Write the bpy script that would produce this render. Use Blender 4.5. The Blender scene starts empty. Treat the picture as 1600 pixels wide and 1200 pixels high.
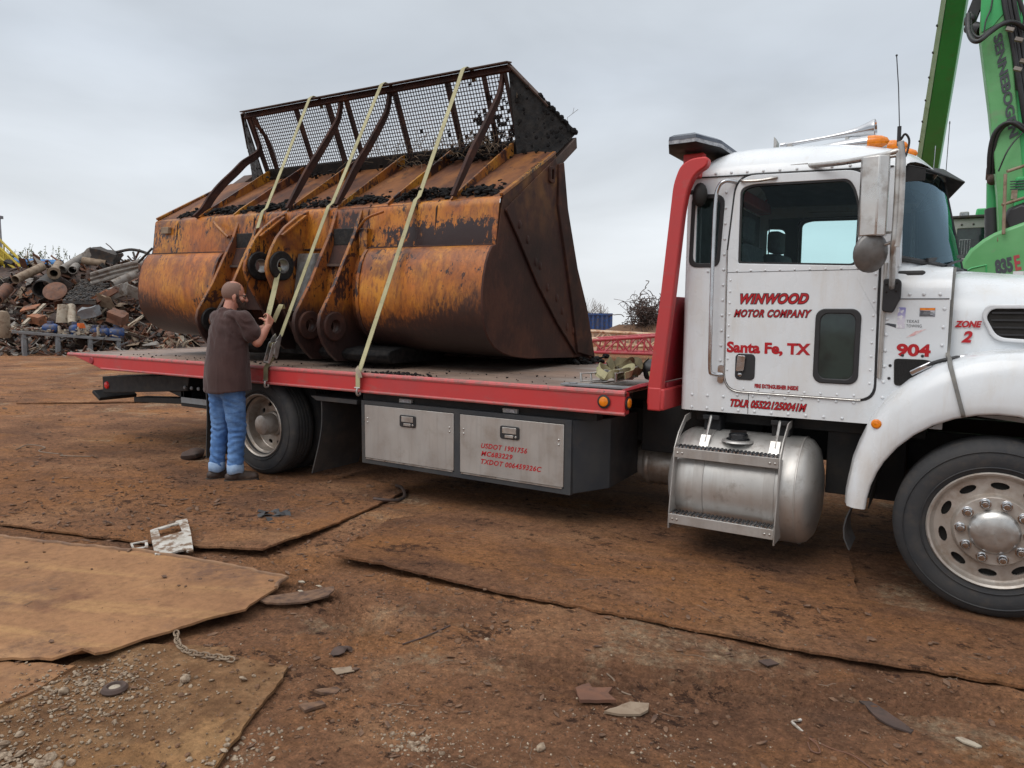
import bpy, bmesh, math, random
import numpy as np
from mathutils import Vector, Matrix, Euler
R = math.radians
scene = bpy.context.scene
col = scene.collection

# ------------------------------------------------------------------ camera
YAW, PITCH, ROLL = -0.5600673, 0.1001141, 0.0073186
cam_d = bpy.data.cameras.new("camera"); cam = bpy.data.objects.new("camera", cam_d); col.objects.link(cam)
fw = Vector((math.sin(YAW)*math.cos(PITCH), math.cos(YAW)*math.cos(PITCH), -math.sin(PITCH)))
rt0 = Vector((math.cos(YAW), -math.sin(YAW), 0)); up0 = rt0.cross(fw)
rt = rt0*math.cos(ROLL) + up0*math.sin(ROLL); up = -rt0*math.sin(ROLL) + up0*math.cos(ROLL)
CAM = Vector((5.74356, -4.45006, 1.60357))
mw = Matrix((rt, up, -fw)).transposed().to_4x4(); mw.translation = CAM
cam.matrix_world = mw
cam_d.sensor_width = 36; cam_d.lens = 1116.0875/1600*36
cam_d.clip_start = 0.05; cam_d.clip_end = 5000
scene.camera = cam

# ------------------------------------------------------------------ sky and light (overcast)
world = bpy.data.worlds.new("World"); scene.world = world; world.use_nodes = True
def build_world():
    nt = world.node_tree; N = nt.nodes; L = nt.links
    bg = N["Background"]
    sky = N.new("ShaderNodeTexSky"); sky.sky_type = 'NISHITA'; sky.sun_disc = False
    sky.sun_elevation = R(52); sky.sun_rotation = R(200); sky.air_density = 1.5; sky.dust_density = 4
    tc = N.new("ShaderNodeTexCoord")
    sep = N.new("ShaderNodeSeparateXYZ"); L.new(tc.outputs["Generated"], sep.inputs[0])
    # brightness of an overcast sky: pale at the horizon, greyer above it, bright towards the zenith
    ramp = N.new("ShaderNodeValToRGB"); cr = ramp.color_ramp
    L.new(sep.outputs["Z"], ramp.inputs[0])
    stops = [(0.0, (8.0, 8.25, 8.5)), (0.06, (7.6, 7.95, 8.3)), (0.16, (6.8, 7.22, 7.7)), (0.30, (5.7, 6.2, 6.85)),
             (0.48, (5.6, 6.0, 6.4)), (0.75, (11.5, 11.8, 12.2)), (1.0, (14, 14, 14))]
    while len(cr.elements) < len(stops): cr.elements.new(0.5)
    for e, (p, c) in zip(cr.elements, stops): e.position = p; e.color = (*c, 1)
    # cloud structure
    mp = N.new("ShaderNodeMapping"); mp.inputs["Scale"].default_value = (1, 1, 3.2); mp.inputs["Rotation"].default_value = (R(8), R(-6), 0)
    L.new(tc.outputs["Generated"], mp.inputs[0])
    nz = N.new("ShaderNodeTexNoise"); nz.inputs["Scale"].default_value = 2.1; nz.inputs["Detail"].default_value = 5
    nz.inputs["Roughness"].default_value = 0.5; nz.inputs["Distortion"].default_value = 0.4
    L.new(mp.outputs[0], nz.inputs[0])
    mr = N.new("ShaderNodeMapRange"); mr.inputs[1].default_value = 0.3; mr.inputs[2].default_value = 0.7
    mr.inputs[3].default_value = 0.86; mr.inputs[4].default_value = 1.14
    L.new(nz.outputs[0], mr.inputs[0])
    mul = N.new("ShaderNodeMix"); mul.data_type = 'RGBA'; mul.blend_type = 'MULTIPLY'; mul.inputs[0].default_value = 1
    L.new(ramp.outputs[0], mul.inputs[6]); L.new(mr.outputs[0], mul.inputs[7])
    mx = N.new("ShaderNodeMix"); mx.data_type = 'RGBA'; mx.inputs[0].default_value = 0.94     # cloud cover over the clear sky
    L.new(sky.outputs[0], mx.inputs[6]); L.new(mul.outputs[2], mx.inputs[7])
    L.new(mx.outputs[2], bg.inputs[0]); bg.inputs[1].default_value = 0.10
build_world()
sun_d = bpy.data.lights.new("sun", 'SUN'); sun_d.energy = 1.2; sun_d.angle = R(40); sun_d.color = (1, .97, .93)
sun = bpy.data.objects.new("sun", sun_d); col.objects.link(sun)
sd = Vector((math.sin(R(200))*math.cos(R(52)), math.cos(R(200))*math.cos(R(52)), math.sin(R(52))))
sun.rotation_euler = sd.to_track_quat('Z', 'Y').to_euler(); sun.location = (0, 0, 60)
vs = scene.view_settings
scene.display_settings.display_device = 'sRGB'
vs.view_transform = 'Standard'; vs.look = 'None'; vs.gamma = 1; vs.use_curve_mapping = False; vs.exposure = 0.14
scene.cycles.max_bounces = 8; scene.cycles.transparent_max_bounces = 12

# ------------------------------------------------------------------ materials
class NT:
    def __init__(s, name):
        s.m = bpy.data.materials.new(name); s.m.use_nodes = True
        s.t = s.m.node_tree; s.N = s.t.nodes; s.L = s.t.links
        s.b = s.N["Principled BSDF"]; s.tc = None
    def coord(s, scale=(1, 1, 1), rot=(0, 0, 0), loc=(0, 0, 0)):
        if s.tc is None: s.tc = s.N.new("ShaderNodeTexCoord")
        src = s.tc.outputs["Object"]
        if any(rot):      # turn first, then stretch
            m0 = s.N.new("ShaderNodeMapping"); m0.inputs["Rotation"].default_value = rot; s.L.new(src, m0.inputs[0]); src = m0.outputs[0]
        mp = s.N.new("ShaderNodeMapping"); mp.inputs["Scale"].default_value = scale; mp.inputs["Location"].default_value = loc
        s.L.new(src, mp.inputs[0]); return mp.outputs[0]
    def xyz(s):
        sp = s.N.new("ShaderNodeSeparateXYZ"); s.L.new(s.coord(), sp.inputs[0]); return sp.outputs
    def noise(s, scale, detail=5, rough=.55, stretch=(1, 1, 1), dist=0, loc=(0, 0, 0), rot=(0, 0, 0)):
        n = s.N.new("ShaderNodeTexNoise"); n.inputs["Scale"].default_value = scale; n.inputs["Detail"].default_value = detail
        n.inputs["Roughness"].default_value = rough; n.inputs["Distortion"].default_value = dist
        s.L.new(s.coord(stretch, rot, loc), n.inputs[0]); return n.outputs[0]
    def voronoi(s, scale, feature='F1', stretch=(1, 1, 1)):
        n = s.N.new("ShaderNodeTexVoronoi"); n.feature = feature; n.inputs["Scale"].default_value = scale
        s.L.new(s.coord(stretch), n.inputs[0]); return n.outputs[0]
    def math(s, op, a, b=None, clamp=False):
        n = s.N.new("ShaderNodeMath"); n.operation = op; n.use_clamp = clamp
        for i, v in enumerate((a, b)):
            if v is None: continue
            if isinstance(v, (int, float)): n.inputs[i].default_value = v
            else: s.L.new(v, n.inputs[i])
        return n.outputs[0]
    def rng(s, v, a, b, c=0., d=1.):
        n = s.N.new("ShaderNodeMapRange"); n.inputs[1].default_value = a; n.inputs[2].default_value = b
        n.inputs[3].default_value = c; n.inputs[4].default_value = d; s.L.new(v, n.inputs[0]); return n.outputs[0]
    def ramp(s, v, stops, interp='LINEAR'):
        n = s.N.new("ShaderNodeValToRGB"); cr = n.color_ramp; cr.interpolation = interp
        while len(cr.elements) < len(stops): cr.elements.new(.5)
        for e, (p, c) in zip(cr.elements, stops): e.position = p; e.color = (*c, 1)
        s.L.new(v, n.inputs[0]); return n.outputs[0]
    def mix(s, f, a, b, mode='MIX'):
        n = s.N.new("ShaderNodeMix"); n.data_type = 'RGBA'; n.blend_type = mode
        for i, v in ((0, f), (6, a), (7, b)):
            if isinstance(v, (int, float)): n.inputs[i].default_value = v
            elif isinstance(v, tuple): n.inputs[i].default_value = (*v, 1)
            else: s.L.new(v, n.inputs[i])
        return n.outputs[2]
    def set(s, k, v):
        i = s.b.inputs[k]
        if isinstance(v, (int, float)): i.default_value = v
        elif isinstance(v, tuple): i.default_value = (*v, 1) if len(v) == 3 and len(i.default_value) == 4 else v
        else: s.L.new(v, i)
    def bump(s, h, strength=.3, dist=.01):
        n = s.N.new("ShaderNodeBump"); n.inputs["Strength"].default_value = strength; n.inputs["Distance"].default_value = dist
        s.L.new(h, n.inputs["Height"])
        if s.b.inputs["Normal"].is_linked: s.L.new(s.b.inputs["Normal"].links[0].from_socket, n.inputs["Normal"])
        s.L.new(n.outputs[0], s.b.inputs["Normal"])

def simple(name, base, base2=None, rough=.5, metal=0., scale=6, lo=.4, hi=.65, bump=0., bscale=60, dirt=None, dscale=3, dlo=.55, dhi=.75, stretch=(1, 1, 1), rvar=.12, spec=.5, coat=0.):
    t = NT(name)
    b2 = base2 if base2 else tuple(c*.8 for c in base)
    c = t.mix(t.rng(t.noise(scale, stretch=stretch), lo, hi), base, b2)
    if dirt: c = t.mix(t.rng(t.noise(dscale, 8, .65, loc=(3, 7, 1)), dlo, dhi), c, dirt)
    t.set("Base Color", c); t.set("Metallic", metal); t.set("Specular IOR Level", spec); t.set("Coat Weight", coat)
    t.set("Roughness", t.rng(t.noise(scale*2.3, loc=(1, 2, 9)), .3, .7, max(.03, rough-rvar), min(1, rough+rvar)))
    if bump: t.bump(t.noise(bscale, 6), bump, .01)
    return t.m

MT = {}
def mats():
    M = MT
    # --- painted white cab, slightly dusty, grime near the bottom edges and seams
    t = NT("white_paint"); z = t.xyz()[2]
    c = t.mix(t.rng(t.noise(2.5, 4), .35, .7), (.69, .72, .745), (.63, .66, .685))
    g = t.math('MULTIPLY', t.rng(t.noise(5, 8, .65, (1, 1, .35)), .5, .78), .45)
    c = t.mix(g, c, (.52, .45, .36))
    c = t.mix(t.rng(t.noise(28, 6, .7, loc=(5, 1, 1)), .70, .78), c, (.42, .36, .29))
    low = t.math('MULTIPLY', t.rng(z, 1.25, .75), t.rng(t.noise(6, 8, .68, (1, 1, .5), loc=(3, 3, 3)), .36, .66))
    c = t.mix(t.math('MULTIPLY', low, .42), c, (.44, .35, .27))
    c = t.mix(t.math('MULTIPLY', t.rng(t.noise(14, 6, .65, (1, 1, .10), loc=(9, 1, 1)), .58, .74), .35), c, (.47, .40, .32))
    t.set("Base Color", c); t.set("Roughness", t.rng(t.noise(4), .3, .7, .18, .40)); t.set("Coat Weight", .3); t.set("Coat Roughness", .12)
    t.bump(t.noise(2.2, 2), .10, .03)
    M['white'] = t.m
    M['white_clean'] = simple("white_enamel", (.68, .70, .72), rough=.3, scale=3, dirt=(.5, .44, .36), dscale=9, dlo=.62, dhi=.85)
    # --- faded red
    t = NT("faded_red_paint")
    c = t.mix(t.rng(t.noise(1.7, 5), .35, .65), (.50, .034, .034), (.41, .045, .048))
    c = t.mix(t.rng(t.noise(9, 9, .7, (.4, 1, 1)), .55, .8), c, (.30, .10, .09))
    c = t.mix(t.rng(t.noise(60, 5, .7), .69, .73), c, (.10, .06, .05))
    t.set("Base Color", c); t.set("Roughness", t.rng(t.noise(6), .3, .7, .38, .6)); t.bump(t.noise(35), .05, .004)
    M['red'] = t.m
    M['red_edge'] = simple("worn_red_edge", (.50, .10, .10), (.30, .12, .11), rough=.5, scale=18, dirt=(.12, .09, .08), dscale=25, dlo=.58, dhi=.7)
    M['red_dark'] = simple("dull_red_panel", (.33, .018, .028), (.25, .02, .03), rough=.5, scale=3, dirt=(.12, .04, .04), dscale=6)
    # --- deck
    t = NT("worn_deck_steel")
    c = t.mix(t.rng(t.noise(1.6, 8, .6), .38, .64), (.30, .205, .155), (.19, .14, .115))
    c = t.mix(t.rng(t.noise(5, 9, .7, loc=(8, 0, 0)), .55, .75), c, (.075, .058, .048))
    c = t.mix(t.rng(t.noise(2.2, 6, .6, (.25, 1, 1), loc=(2, 5, 0)), .55, .72), c, (.32, .29, .26))
    t.set("Base Color", c); t.set("Roughness", t.rng(t.noise(7), .3, .7, .45, .75)); t.set("Metallic", .15)
    w = t.N.new("ShaderNodeTexWave"); w.inputs["Scale"].default_value = 9; w.bands_direction = 'DIAGONAL'
    t.L.new(t.coord((1, 1, 0)), w.inputs[0])
    w2 = t.N.new("ShaderNodeTexWave"); w2.inputs["Scale"].default_value = 9; w2.bands_direction = 'DIAGONAL'
    t.L.new(t.coord((-1, 1, 0)), w2.inputs[0])
    t.bump(t.math('MULTIPLY', w.outputs[1], w2.outputs[1]), .35, .004); t.bump(t.noise(60), .2, .004)
    M['deck'] = t.m
    M['black'] = simple("black_chassis_paint", (.020, .021, .023), (.026, .025, .024), rough=.55, scale=5, dirt=(.055, .042, .033), dscale=4, dlo=.55, dhi=.85, bump=.08, spec=.2)
    M['black_gloss'] = simple("black_gloss", (.012, .013, .015), rough=.18, scale=4)
    M['box_frame'] = simple("grey_box_paint", (.038, .042, .048), (.058, .058, .058), rough=.5, scale=3, dirt=(.085, .068, .055), dscale=3, dlo=.5, dhi=.8, spec=.25)
    # --- aluminium
    t = NT("dull_aluminium"); z = t.xyz()[2]
    c = t.mix(t.rng(t.noise(3, 6), .35, .65), (.46, .44, .415), (.39, .37, .35))
    c = t.mix(t.rng(t.noise(30, 4, .6, (1, 1, .06)), .5, .75), c, (.37, .35, .33))
    c = t.mix(t.math('MULTIPLY', t.rng(t.noise(6, 9, .7), .52, .74), .6), c, (.30, .25, .20))
    t.set("Base Color", c); t.set("Metallic", .55); t.set("Roughness", t.rng(t.noise(9, 4, .6, (1, 1, .2)), .3, .7, .34, .55))
    t.bump(t.noise(3.2, 2), .25, .02)
    M['alu'] = t.m
    t = NT("brushed_tank_aluminium")
    c = t.mix(t.rng(t.noise(2.2, 6), .35, .65), (.56, .545, .52), (.42, .405, .385))
    c = t.mix(t.rng(t.noise(22, 5, .65, (1, .12, .12)), .5, .74), c, (.44, .41, .38))
    c = t.mix(t.math('MULTIPLY', t.rng(t.noise(7, 9, .72, loc=(0, 4, 4)), .54, .70), .7), c, (.23, .19, .155))
    t.set("Base Color", c); t.set("Metallic", .7); t.set("Roughness", t.rng(t.noise(14, 5, .6, (1, .15, .15)), .3, .7, .34, .52))
    t.bump(t.noise(40, 3, .5, (1, .1, .1)), .06, .003)
    M['tank'] = t.m
    M['steel'] = simple("bare_steel", (.52, .51, .49), (.38, .36, .34), rough=.38, metal=.85, scale=12, dirt=(.20, .15, .11), dscale=9, dlo=.56, dhi=.76)
    M['chrome'] = simple("polished_chrome", (.52, .53, .55), (.44, .44, .45), rough=.16, metal=1, scale=6, rvar=.08, dirt=(.34, .30, .26), dscale=12, dlo=.58, dhi=.82)
    M['mirror_steel'] = simple("scuffed_stainless", (.60, .59, .57), (.48, .46, .44), rough=.33, metal=.8, scale=5, dirt=(.26, .21, .17), dscale=8, dlo=.5, dhi=.76, bump=.1, bscale=9)
    M['rim'] = simple("dusty_rim", (.48, .44, .40), (.38, .34, .30), rough=.45, metal=.55, scale=5, dirt=(.24, .17, .12), dscale=8, dlo=.46, dhi=.75)
    M['rim_dark'] = simple("dark_hole", (.02, .018, .016), rough=.9)
    # --- rubber
    t = NT("tyre_rubber")
    c = t.mix(t.rng(t.noise(4, 8, .65), .4, .68), (.024, .025, .028), (.042, .040, .039))
    c = t.mix(t.math('MULTIPLY', t.rng(t.noise(12, 9, .7), .5, .72), .35), c, (.095, .072, .054))
    t.set("Base Color", c); t.set("Roughness", .78); t.bump(t.noise(90), .15, .003)
    M['rubber'] = t.m
    M['flap'] = simple("mudflap_rubber", (.034, .035, .038), (.055, .053, .052), rough=.6, scale=3, dirt=(.10, .08, .065), dscale=4, dlo=.5, dhi=.8)
    M['seal'] = simple("window_seal", (.018, .018, .020), rough=.55)
    # --- glass
    t = NT("tinted_glass"); t.set("Base Color", (.80, .93, .93)); t.set("Transmission Weight", 1.0); t.set("IOR", 1.02); t.set("Roughness", .0)
    t.set("Specular IOR Level", .9)
    mixs = t.N.new("ShaderNodeMixShader"); tr = t.N.new("ShaderNodeBsdfTransparent"); tr.inputs[0].default_value = (.88, .965, .965, 1)
    gl = t.N.new("ShaderNodeBsdfGlossy"); gl.inputs["Roughness"].default_value = .02; gl.inputs[0].default_value = (.8, .93, 1, 1)
    lw = t.N.new("ShaderNodeFresnel"); lw.inputs[0].default_value = 1.2
    t.L.new(lw.outputs[0], mixs.inputs[0]); t.L.new(tr.outputs[0], mixs.inputs[1]); t.L.new(gl.outputs[0], mixs.inputs[2])
    t.L.new(mixs.outputs[0], t.N["Material Output"].inputs[0])
    M['glass'] = t.m
    w = t.m.copy(); w.name = "windshield_glass"; MT['windshield'] = w
    for n in w.node_tree.nodes:
        if n.type == 'FRESNEL': n.inputs[0].default_value = 1.62
        if n.type == 'BSDF_GLOSSY': n.inputs[0].default_value = (.50, .72, .86, 1); n.inputs['Roughness'].default_value = .03
        if n.type == 'BSDF_TRANSPARENT': n.inputs[0].default_value = (.62, .80, .84, 1)
    t = NT("dark_glass"); t.set("Base Color", t.mix(t.rng(t.noise(5, 3), .4, .6), (.010, .018, .020), (.022, .040, .038))); t.set("Roughness", .06); t.set("Specular IOR Level", .6)
    t.bump(t.noise(3, 2), .03, .02)
    M['dark_glass'] = t.m
    M['interior'] = simple("cab_interior", (.028, .028, .030), (.045, .044, .042), rough=.8)
    M['seat'] = simple("seat_cloth", (.075, .085, .09), (.05, .055, .06), rough=.9, scale=30)
    # --- lenses
    def lens(n, c, e=0):
        t = NT(n); t.set("Base Color", t.mix(t.rng(t.noise(60, 1), .4, .6), c, tuple(x*.8 for x in c))); t.set("Roughness", .2); t.set("Subsurface Weight", .25)
        t.set("Subsurface Radius", (.01, .006, .004)); return t.m
    M['amber'] = lens("amber_lens", (.80, .23, .01)); M['red_lens'] = lens("red_lens", (.55, .02, .02))
    t = NT("lightbar_dome"); t.set("Base Color", t.mix(t.rng(t.voronoi(14), .2, .5), (.02, .028, .05), (.05, .06, .085))); t.set("Roughness", .12)
    M['lightbar'] = t.m
    M['clear_lens'] = simple("clear_lens", (.45, .47, .5), (.2, .21, .24), rough=.12, scale=30)
    M['letter_red'] = simple("red_lettering", (.42, .012, .018), (.36, .02, .025), rough=.45, scale=20, spec=.3)
    M['letter_dark'] = simple("black_lettering", (.02, .015, .017), rough=.5, spec=.3)
    M['letter_grey'] = simple("grey_lettering", (.055, .062, .075), rough=.5)
    # --- straps
    t = NT("yellow_webbing")
    c = t.mix(t.rng(t.noise(6, 7, .6), .35, .68), (.40, .37, .215), (.29, .265, .15))
    c = t.mix(t.rng(t.noise(18, 6, .7), .56, .74), c, (.20, .17, .10))
    w = t.N.new("ShaderNodeTexWave"); w.inputs["Scale"].default_value = 90; t.L.new(t.coord((.3, .3, 1)), w.inputs[0])
    t.set("Base Color", c); t.set("Roughness", .85); t.bump(w.outputs[1], .3, .002); t.bump(t.noise(120), .3, .002)
    M['strap'] = t.m
    M['strap_dark'] = simple("worn_webbing", (.17, .14, .075), (.10, .085, .05), rough=.9, scale=9, bump=.3, bscale=150)
    # --- loader bucket paint: orange yellow, rust bleeding over it
    def bucket(n, lo, hi, xdark, chips=.60, big=.62, yel=(.50, .215, .022), org=(.42, .132, .026), patch=False, dash=.5):
        t = NT(n); X, Y, Z = t.xyz()
        n1 = t.noise(1.1, 7, .6); n2 = t.noise(4.5, 9, .72, dist=.4, loc=(3, 1, 2)); dr = t.noise(6, 7, .62, (1, 1, .22), loc=(0, 5, 0))
        base = t.mix(t.rng(t.noise(2.1, 6, .6, loc=(9, 2, 4)), .38, .60), yel, org)
        base = t.mix(t.math('MULTIPLY', t.rng(dr, .47, .66), .6), base, (.27, .075, .016))
        base = t.mix(t.math('MULTIPLY', t.rng(t.noise(3.3, 8, .66, (1, 1, .8), dist=.6, loc=(1, 8, 3)), .47, .64), .9), base, (.115, .043, .028))   # sooty bruises
        base = t.mix(t.math('MULTIPLY', t.rng(t.noise(36, 5, .65, (1, 1, .35), loc=(1, 1, 6)), .50, .62), .7), base, (.17, .052, .020))
        h = t.rng(Z, lo, hi)                                                  # rust climbs from the belly (barrels: shade painted in with it)
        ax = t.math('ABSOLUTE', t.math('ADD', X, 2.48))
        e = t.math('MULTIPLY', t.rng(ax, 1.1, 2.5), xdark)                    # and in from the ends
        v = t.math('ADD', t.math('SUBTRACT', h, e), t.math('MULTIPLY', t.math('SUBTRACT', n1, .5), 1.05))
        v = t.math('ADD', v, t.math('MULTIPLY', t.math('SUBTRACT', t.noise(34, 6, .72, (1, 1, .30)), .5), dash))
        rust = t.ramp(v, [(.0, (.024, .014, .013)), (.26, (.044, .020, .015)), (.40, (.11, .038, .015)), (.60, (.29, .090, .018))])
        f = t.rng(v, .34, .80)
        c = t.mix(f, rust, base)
        ch = t.math('ADD', n2, t.math('MULTIPLY', t.math('SUBTRACT', n1, .5), .55))
        c = t.mix(t.rng(ch, big, big+.025), c, (.052, .022, .018))
        fine = t.math('ADD', t.noise(30, 6, .68, (1, 1, .40), loc=(2, 2, 2)), t.math('MULTIPLY', t.math('SUBTRACT', t.noise(2.4, 3, loc=(7, 7, 7)), .5), .8))
        c = t.mix(t.rng(fine, chips, chips+.02), c, (.036, .018, .016))
        if patch:      # paint peeled off in one ragged field at the right of the back panel
            box = t.math('MULTIPLY', t.rng(X, -1.75, -.95), t.math('MULTIPLY', t.rng(Z, 1.40, 1.22), t.rng(X, .02, -.06)))
            q = t.math('ADD', t.math('MULTIPLY', box, .30), t.math('ADD', t.math('MULTIPLY', t.noise(3.2, 4, .6, loc=(4, 4, 4)), .5), t.math('MULTIPLY', t.noise(20, 8, .75, (1, 1, .55)), .8)))
            c = t.mix(t.rng(q, .83, .85), c, (.030, .016, .016))
        t.set("Base Color", c); t.set("Roughness", t.rng(f, 0, 1, .46, .36)); t.set("Specular IOR Level", .38)
        t.bump(t.noise(55, 7, .7, (1, 1, .5)), .3, .006); t.bump(t.noise(3, 3), .2, .04)
        return t.m
    M['bk_panel'] = bucket("orange_paint_over_rust", .50, .85, .10, .60, .62, patch=True, dash=.25)
    M['bk_barrel'] = bucket("orange_paint_rust_and_shade", .08, .80, .40, .66, .70, yel=(.53, .225, .022), org=(.44, .138, .026), dash=.85)
    M['bk_gusset'] = bucket("yellow_orange_paint", -.6, .0, 0, .565, .575, yel=(.46, .225, .026), org=(.29, .10, .020), dash=.2)
    M['bk_lug'] = bucket("orange_lug_paint", .20, .95, 0, .575, .595, yel=(.44, .195, .024), org=(.29, .090, .020), dash=.45)
    t = NT("brown_rust_plate"); X, Y, Z = t.xyz()
    v = t.math('ADD', t.noise(1.3, 8, .6), t.math('MULTIPLY', t.math('SUBTRACT', t.noise(30, 5, .7, (1, 1, .4)), .5), .25))
    c = t.ramp(v, [(.25, (.026, .016, .015)), (.47, (.050, .024, .020)), (.60, (.085, .036, .025)), (.76, (.17, .062, .026))])
    c = t.mix(t.rng(t.noise(11, 8, .7, (1, 1, .35), loc=(4, 4, 1)), .60, .72), c, (.035, .025, .025))
    c = t.mix(t.math('MULTIPLY', t.rng(Z, 1.15, 2.0), t.rng(t.noise(4, 7, .6), .42, .64)), c, (.22, .105, .035))
    t.set("Base Color", c); t.set("Roughness", .62); t.set("Specular IOR Level", .18); t.bump(t.noise(40, 7, .7), .25, .005)
    M['bk_side'] = t.m
    t = NT("dark_rusty_steel")
    c = t.ramp(t.noise(5, 8, .65), [(.3, (.022, .014, .013)), (.55, (.050, .023, .018)), (.75, (.11, .045, .024))])
    t.set("Base Color", c); t.set("Roughness", .72); t.set("Specular IOR Level", .2); t.bump(t.noise(50, 6, .7), .2, .005)
    M['bk_dark'] = t.m
    t = NT("rust_slope_plate")
    c = t.ramp(t.noise(2.2, 8, .65, (1, .5, .5)), [(.32, (.040, .020, .016)), (.46, (.105, .042, .023)), (.60, (.22, .088, .032)), (.7, (.30, .13, .04))])
    c = t.mix(t.rng(t.noise(7, 8, .7, loc=(2, 0, 3)), .56, .66), c, (.030, .017, .015))
    t.set("Base Color", c); t.set("Roughness", .65); t.set("Specular IOR Level", .25); t.bump(t.noise(40, 6, .7), .2, .005)
    M['bk_slope'] = t.m
    t = NT("greasy_black"); c = t.mix(t.rng(t.noise(14, 7, .7), .4, .7), (.010, .010, .011), (.030, .025, .022))
    t.set("Specular IOR Level", .25)
    t.set("Base Color", c); t.set("Roughness", t.rng(t.noise(20), .3, .7, .35, .8)); t.bump(t.noise(40, 6, .7), .5, .01)
    M['grease'] = t.m
    M['coal'] = simple("black_char", (.008, .008, .009), (.020, .018, .017), spec=.15, rough=.8, scale=20, bump=.6, bscale=60)
    M['scraped'] = simple("scraped_steel", (.30, .31, .31), (.12, .10, .09), rough=.4, metal=.6, scale=7)
    M['twig'] = simple("dry_twigs", (.16, .115, .075), (.09, .07, .05), rough=.9, scale=20)
    # --- green machine
    t = NT("green_machine_paint")
    c = t.mix(t.rng(t.noise(1.2, 4), .35, .65), (.040, .40, .115), (.030, .33, .095))
    c = t.mix(t.rng(t.noise(6, 8, .65), .55, .8), c, (.09, .24, .10))
    t.set("Base Color", c); t.set("Roughness", .4); M['green'] = t.m
    M['green_pale'] = simple("sunbleached_green_paint", (.14, .40, .16), (.095, .33, .115), rough=.5, scale=1.5, dirt=(.17, .27, .15), dscale=4)
    M['green_strip'] = simple("lit_green_edge", (.36, .54, .36), (.27, .46, .28), rough=.6, scale=2, dirt=(.20, .30, .17), dscale=5)  # paler green: light on the stick's edge put into the paint colour
    M['hose'] = simple("hydraulic_hose", (.02, .02, .022), rough=.45)
    M['grey_panel'] = simple("grey_panel_paint", (.36, .36, .35), (.28, .28, .27), rough=.5, scale=3, dirt=(.16, .13, .1), dscale=5)
    # --- people
    t = NT("skin")
    c = t.mix(t.rng(t.noise(9, 4), .35, .65), (.50, .235, .165), (.42, .175, .12))
    t.set("Base Color", c); t.set("Roughness", .5); t.set("Subsurface Weight", .12); t.set("Subsurface Radius", (.02, .008, .004))
    t.bump(t.noise(160), .08, .002); M['skin'] = t.m
    M['stubble'] = simple("shaved_hair", (.22, .125, .095), (.145, .085, .065), rough=.7, scale=300, bump=.2, bscale=500)
    M['beard'] = simple("dark_beard", (.035, .018, .012), (.06, .03, .02), rough=.85, scale=90, stretch=(1, 1, .2), bump=.9, bscale=170)
    t = NT("brown_cotton")
    c = t.mix(t.rng(t.noise(4, 5), .35, .65), (.055, .025, .022), (.042, .0195, .018))
    t.set("Base Color", c); t.set("Roughness", .95); t.set("Sheen Weight", .15); t.bump(t.noise(300, 2), .15, .001); t.bump(t.noise(9, 3, .55, (1, 1, .35), dist=.8), .5, .03)
    M['shirt'] = t.m
    t = NT("blue_denim")
    c = t.mix(t.rng(t.noise(7, 6, .6, (1, 1, .5)), .36, .64), (.062, .155, .37), (.145, .28, .53))
    c = t.mix(t.rng(t.noise(16, 5, .6, (.6, .6, 2)), .52, .70), c, (.055, .13, .31))
    t.set("Base Color", c); t.set("Roughness", .9); t.bump(t.noise(10, 4, .55, (.5, .5, 1.6)), .5, .025); t.bump(t.noise(400, 2), .15, .001)
    M['denim'] = t.m
    M['denim_cuff'] = simple("faded_denim_cuff", (.30, .41, .57), (.23, .34, .52), rough=.9, scale=30, bump=.3, bscale=90)
    M['boot'] = simple("brown_leather", (.052, .030, .021), (.035, .021, .016), rough=.6, scale=12, bump=.2, dirt=(.14, .09, .06), dscale=9, dlo=.55, dhi=.8)
    M['sole'] = simple("boot_sole", (.022, .017, .014), (.05, .036, .026), rough=.85, scale=14)
    # --- scrap colours
    def rusty(n, a, b, d): return simple(n, a, b, rough=.75, scale=3, dirt=d, dscale=5, dlo=.5, dhi=.66, bump=.2, bscale=30)
    M['sc_rust'] = rusty("scrap_rust", (.17, .075, .042), (.11, .052, .034), (.06, .035, .027))
    M['sc_brown'] = rusty("scrap_dark_brown", (.085, .05, .038), (.055, .036, .03), (.03, .023, .02))
    M['sc_grey'] = rusty("scrap_grey", (.26, .24, .215), (.19, .17, .155), (.12, .085, .06))
    M['sc_pale'] = rusty("scrap_pale", (.40, .35, .275), (.31, .25, .185), (.17, .11, .07))
    M['sc_tan'] = rusty("scrap_tan_pipe", (.27, .205, .145), (.21, .15, .10), (.12, .07, .04))
    M['sc_orange'] = rusty("scrap_orange", (.30, .115, .05), (.20, .08, .04), (.09, .05, .035))
    M['sc_dark'] = rusty("scrap_black", (.028, .026, .026), (.045, .04, .036), (.07, .045, .03))
    M['blue'] = simple("blue_paint", (.022, .080, .27), (.020, .055, .17), rough=.55, scale=3, dirt=(.085, .07, .06), dscale=6, dlo=.44, dhi=.66)
    M['pipe_blue'] = simple("bright_blue_pipe", (.025, .17, .42), (.02, .13, .34), rough=.5, scale=1)
    M['yellow'] = simple("yellow_paint", (.50, .38, .03), (.40, .29, .03), rough=.5, scale=2, dirt=(.18, .12, .05), dscale=4)
    M['grey_steel'] = simple("weathered_grey_steel", (.20, .21, .22), (.15, .15, .155), rough=.6, scale=3, dirt=(.11, .075, .05), dscale=5)
    M['lattice_red'] = simple("lattice_red_paint", (.40, .045, .06), (.33, .06, .065), rough=.5, scale=2, dirt=(.3, .18, .12), dscale=4, dlo=.56)
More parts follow.
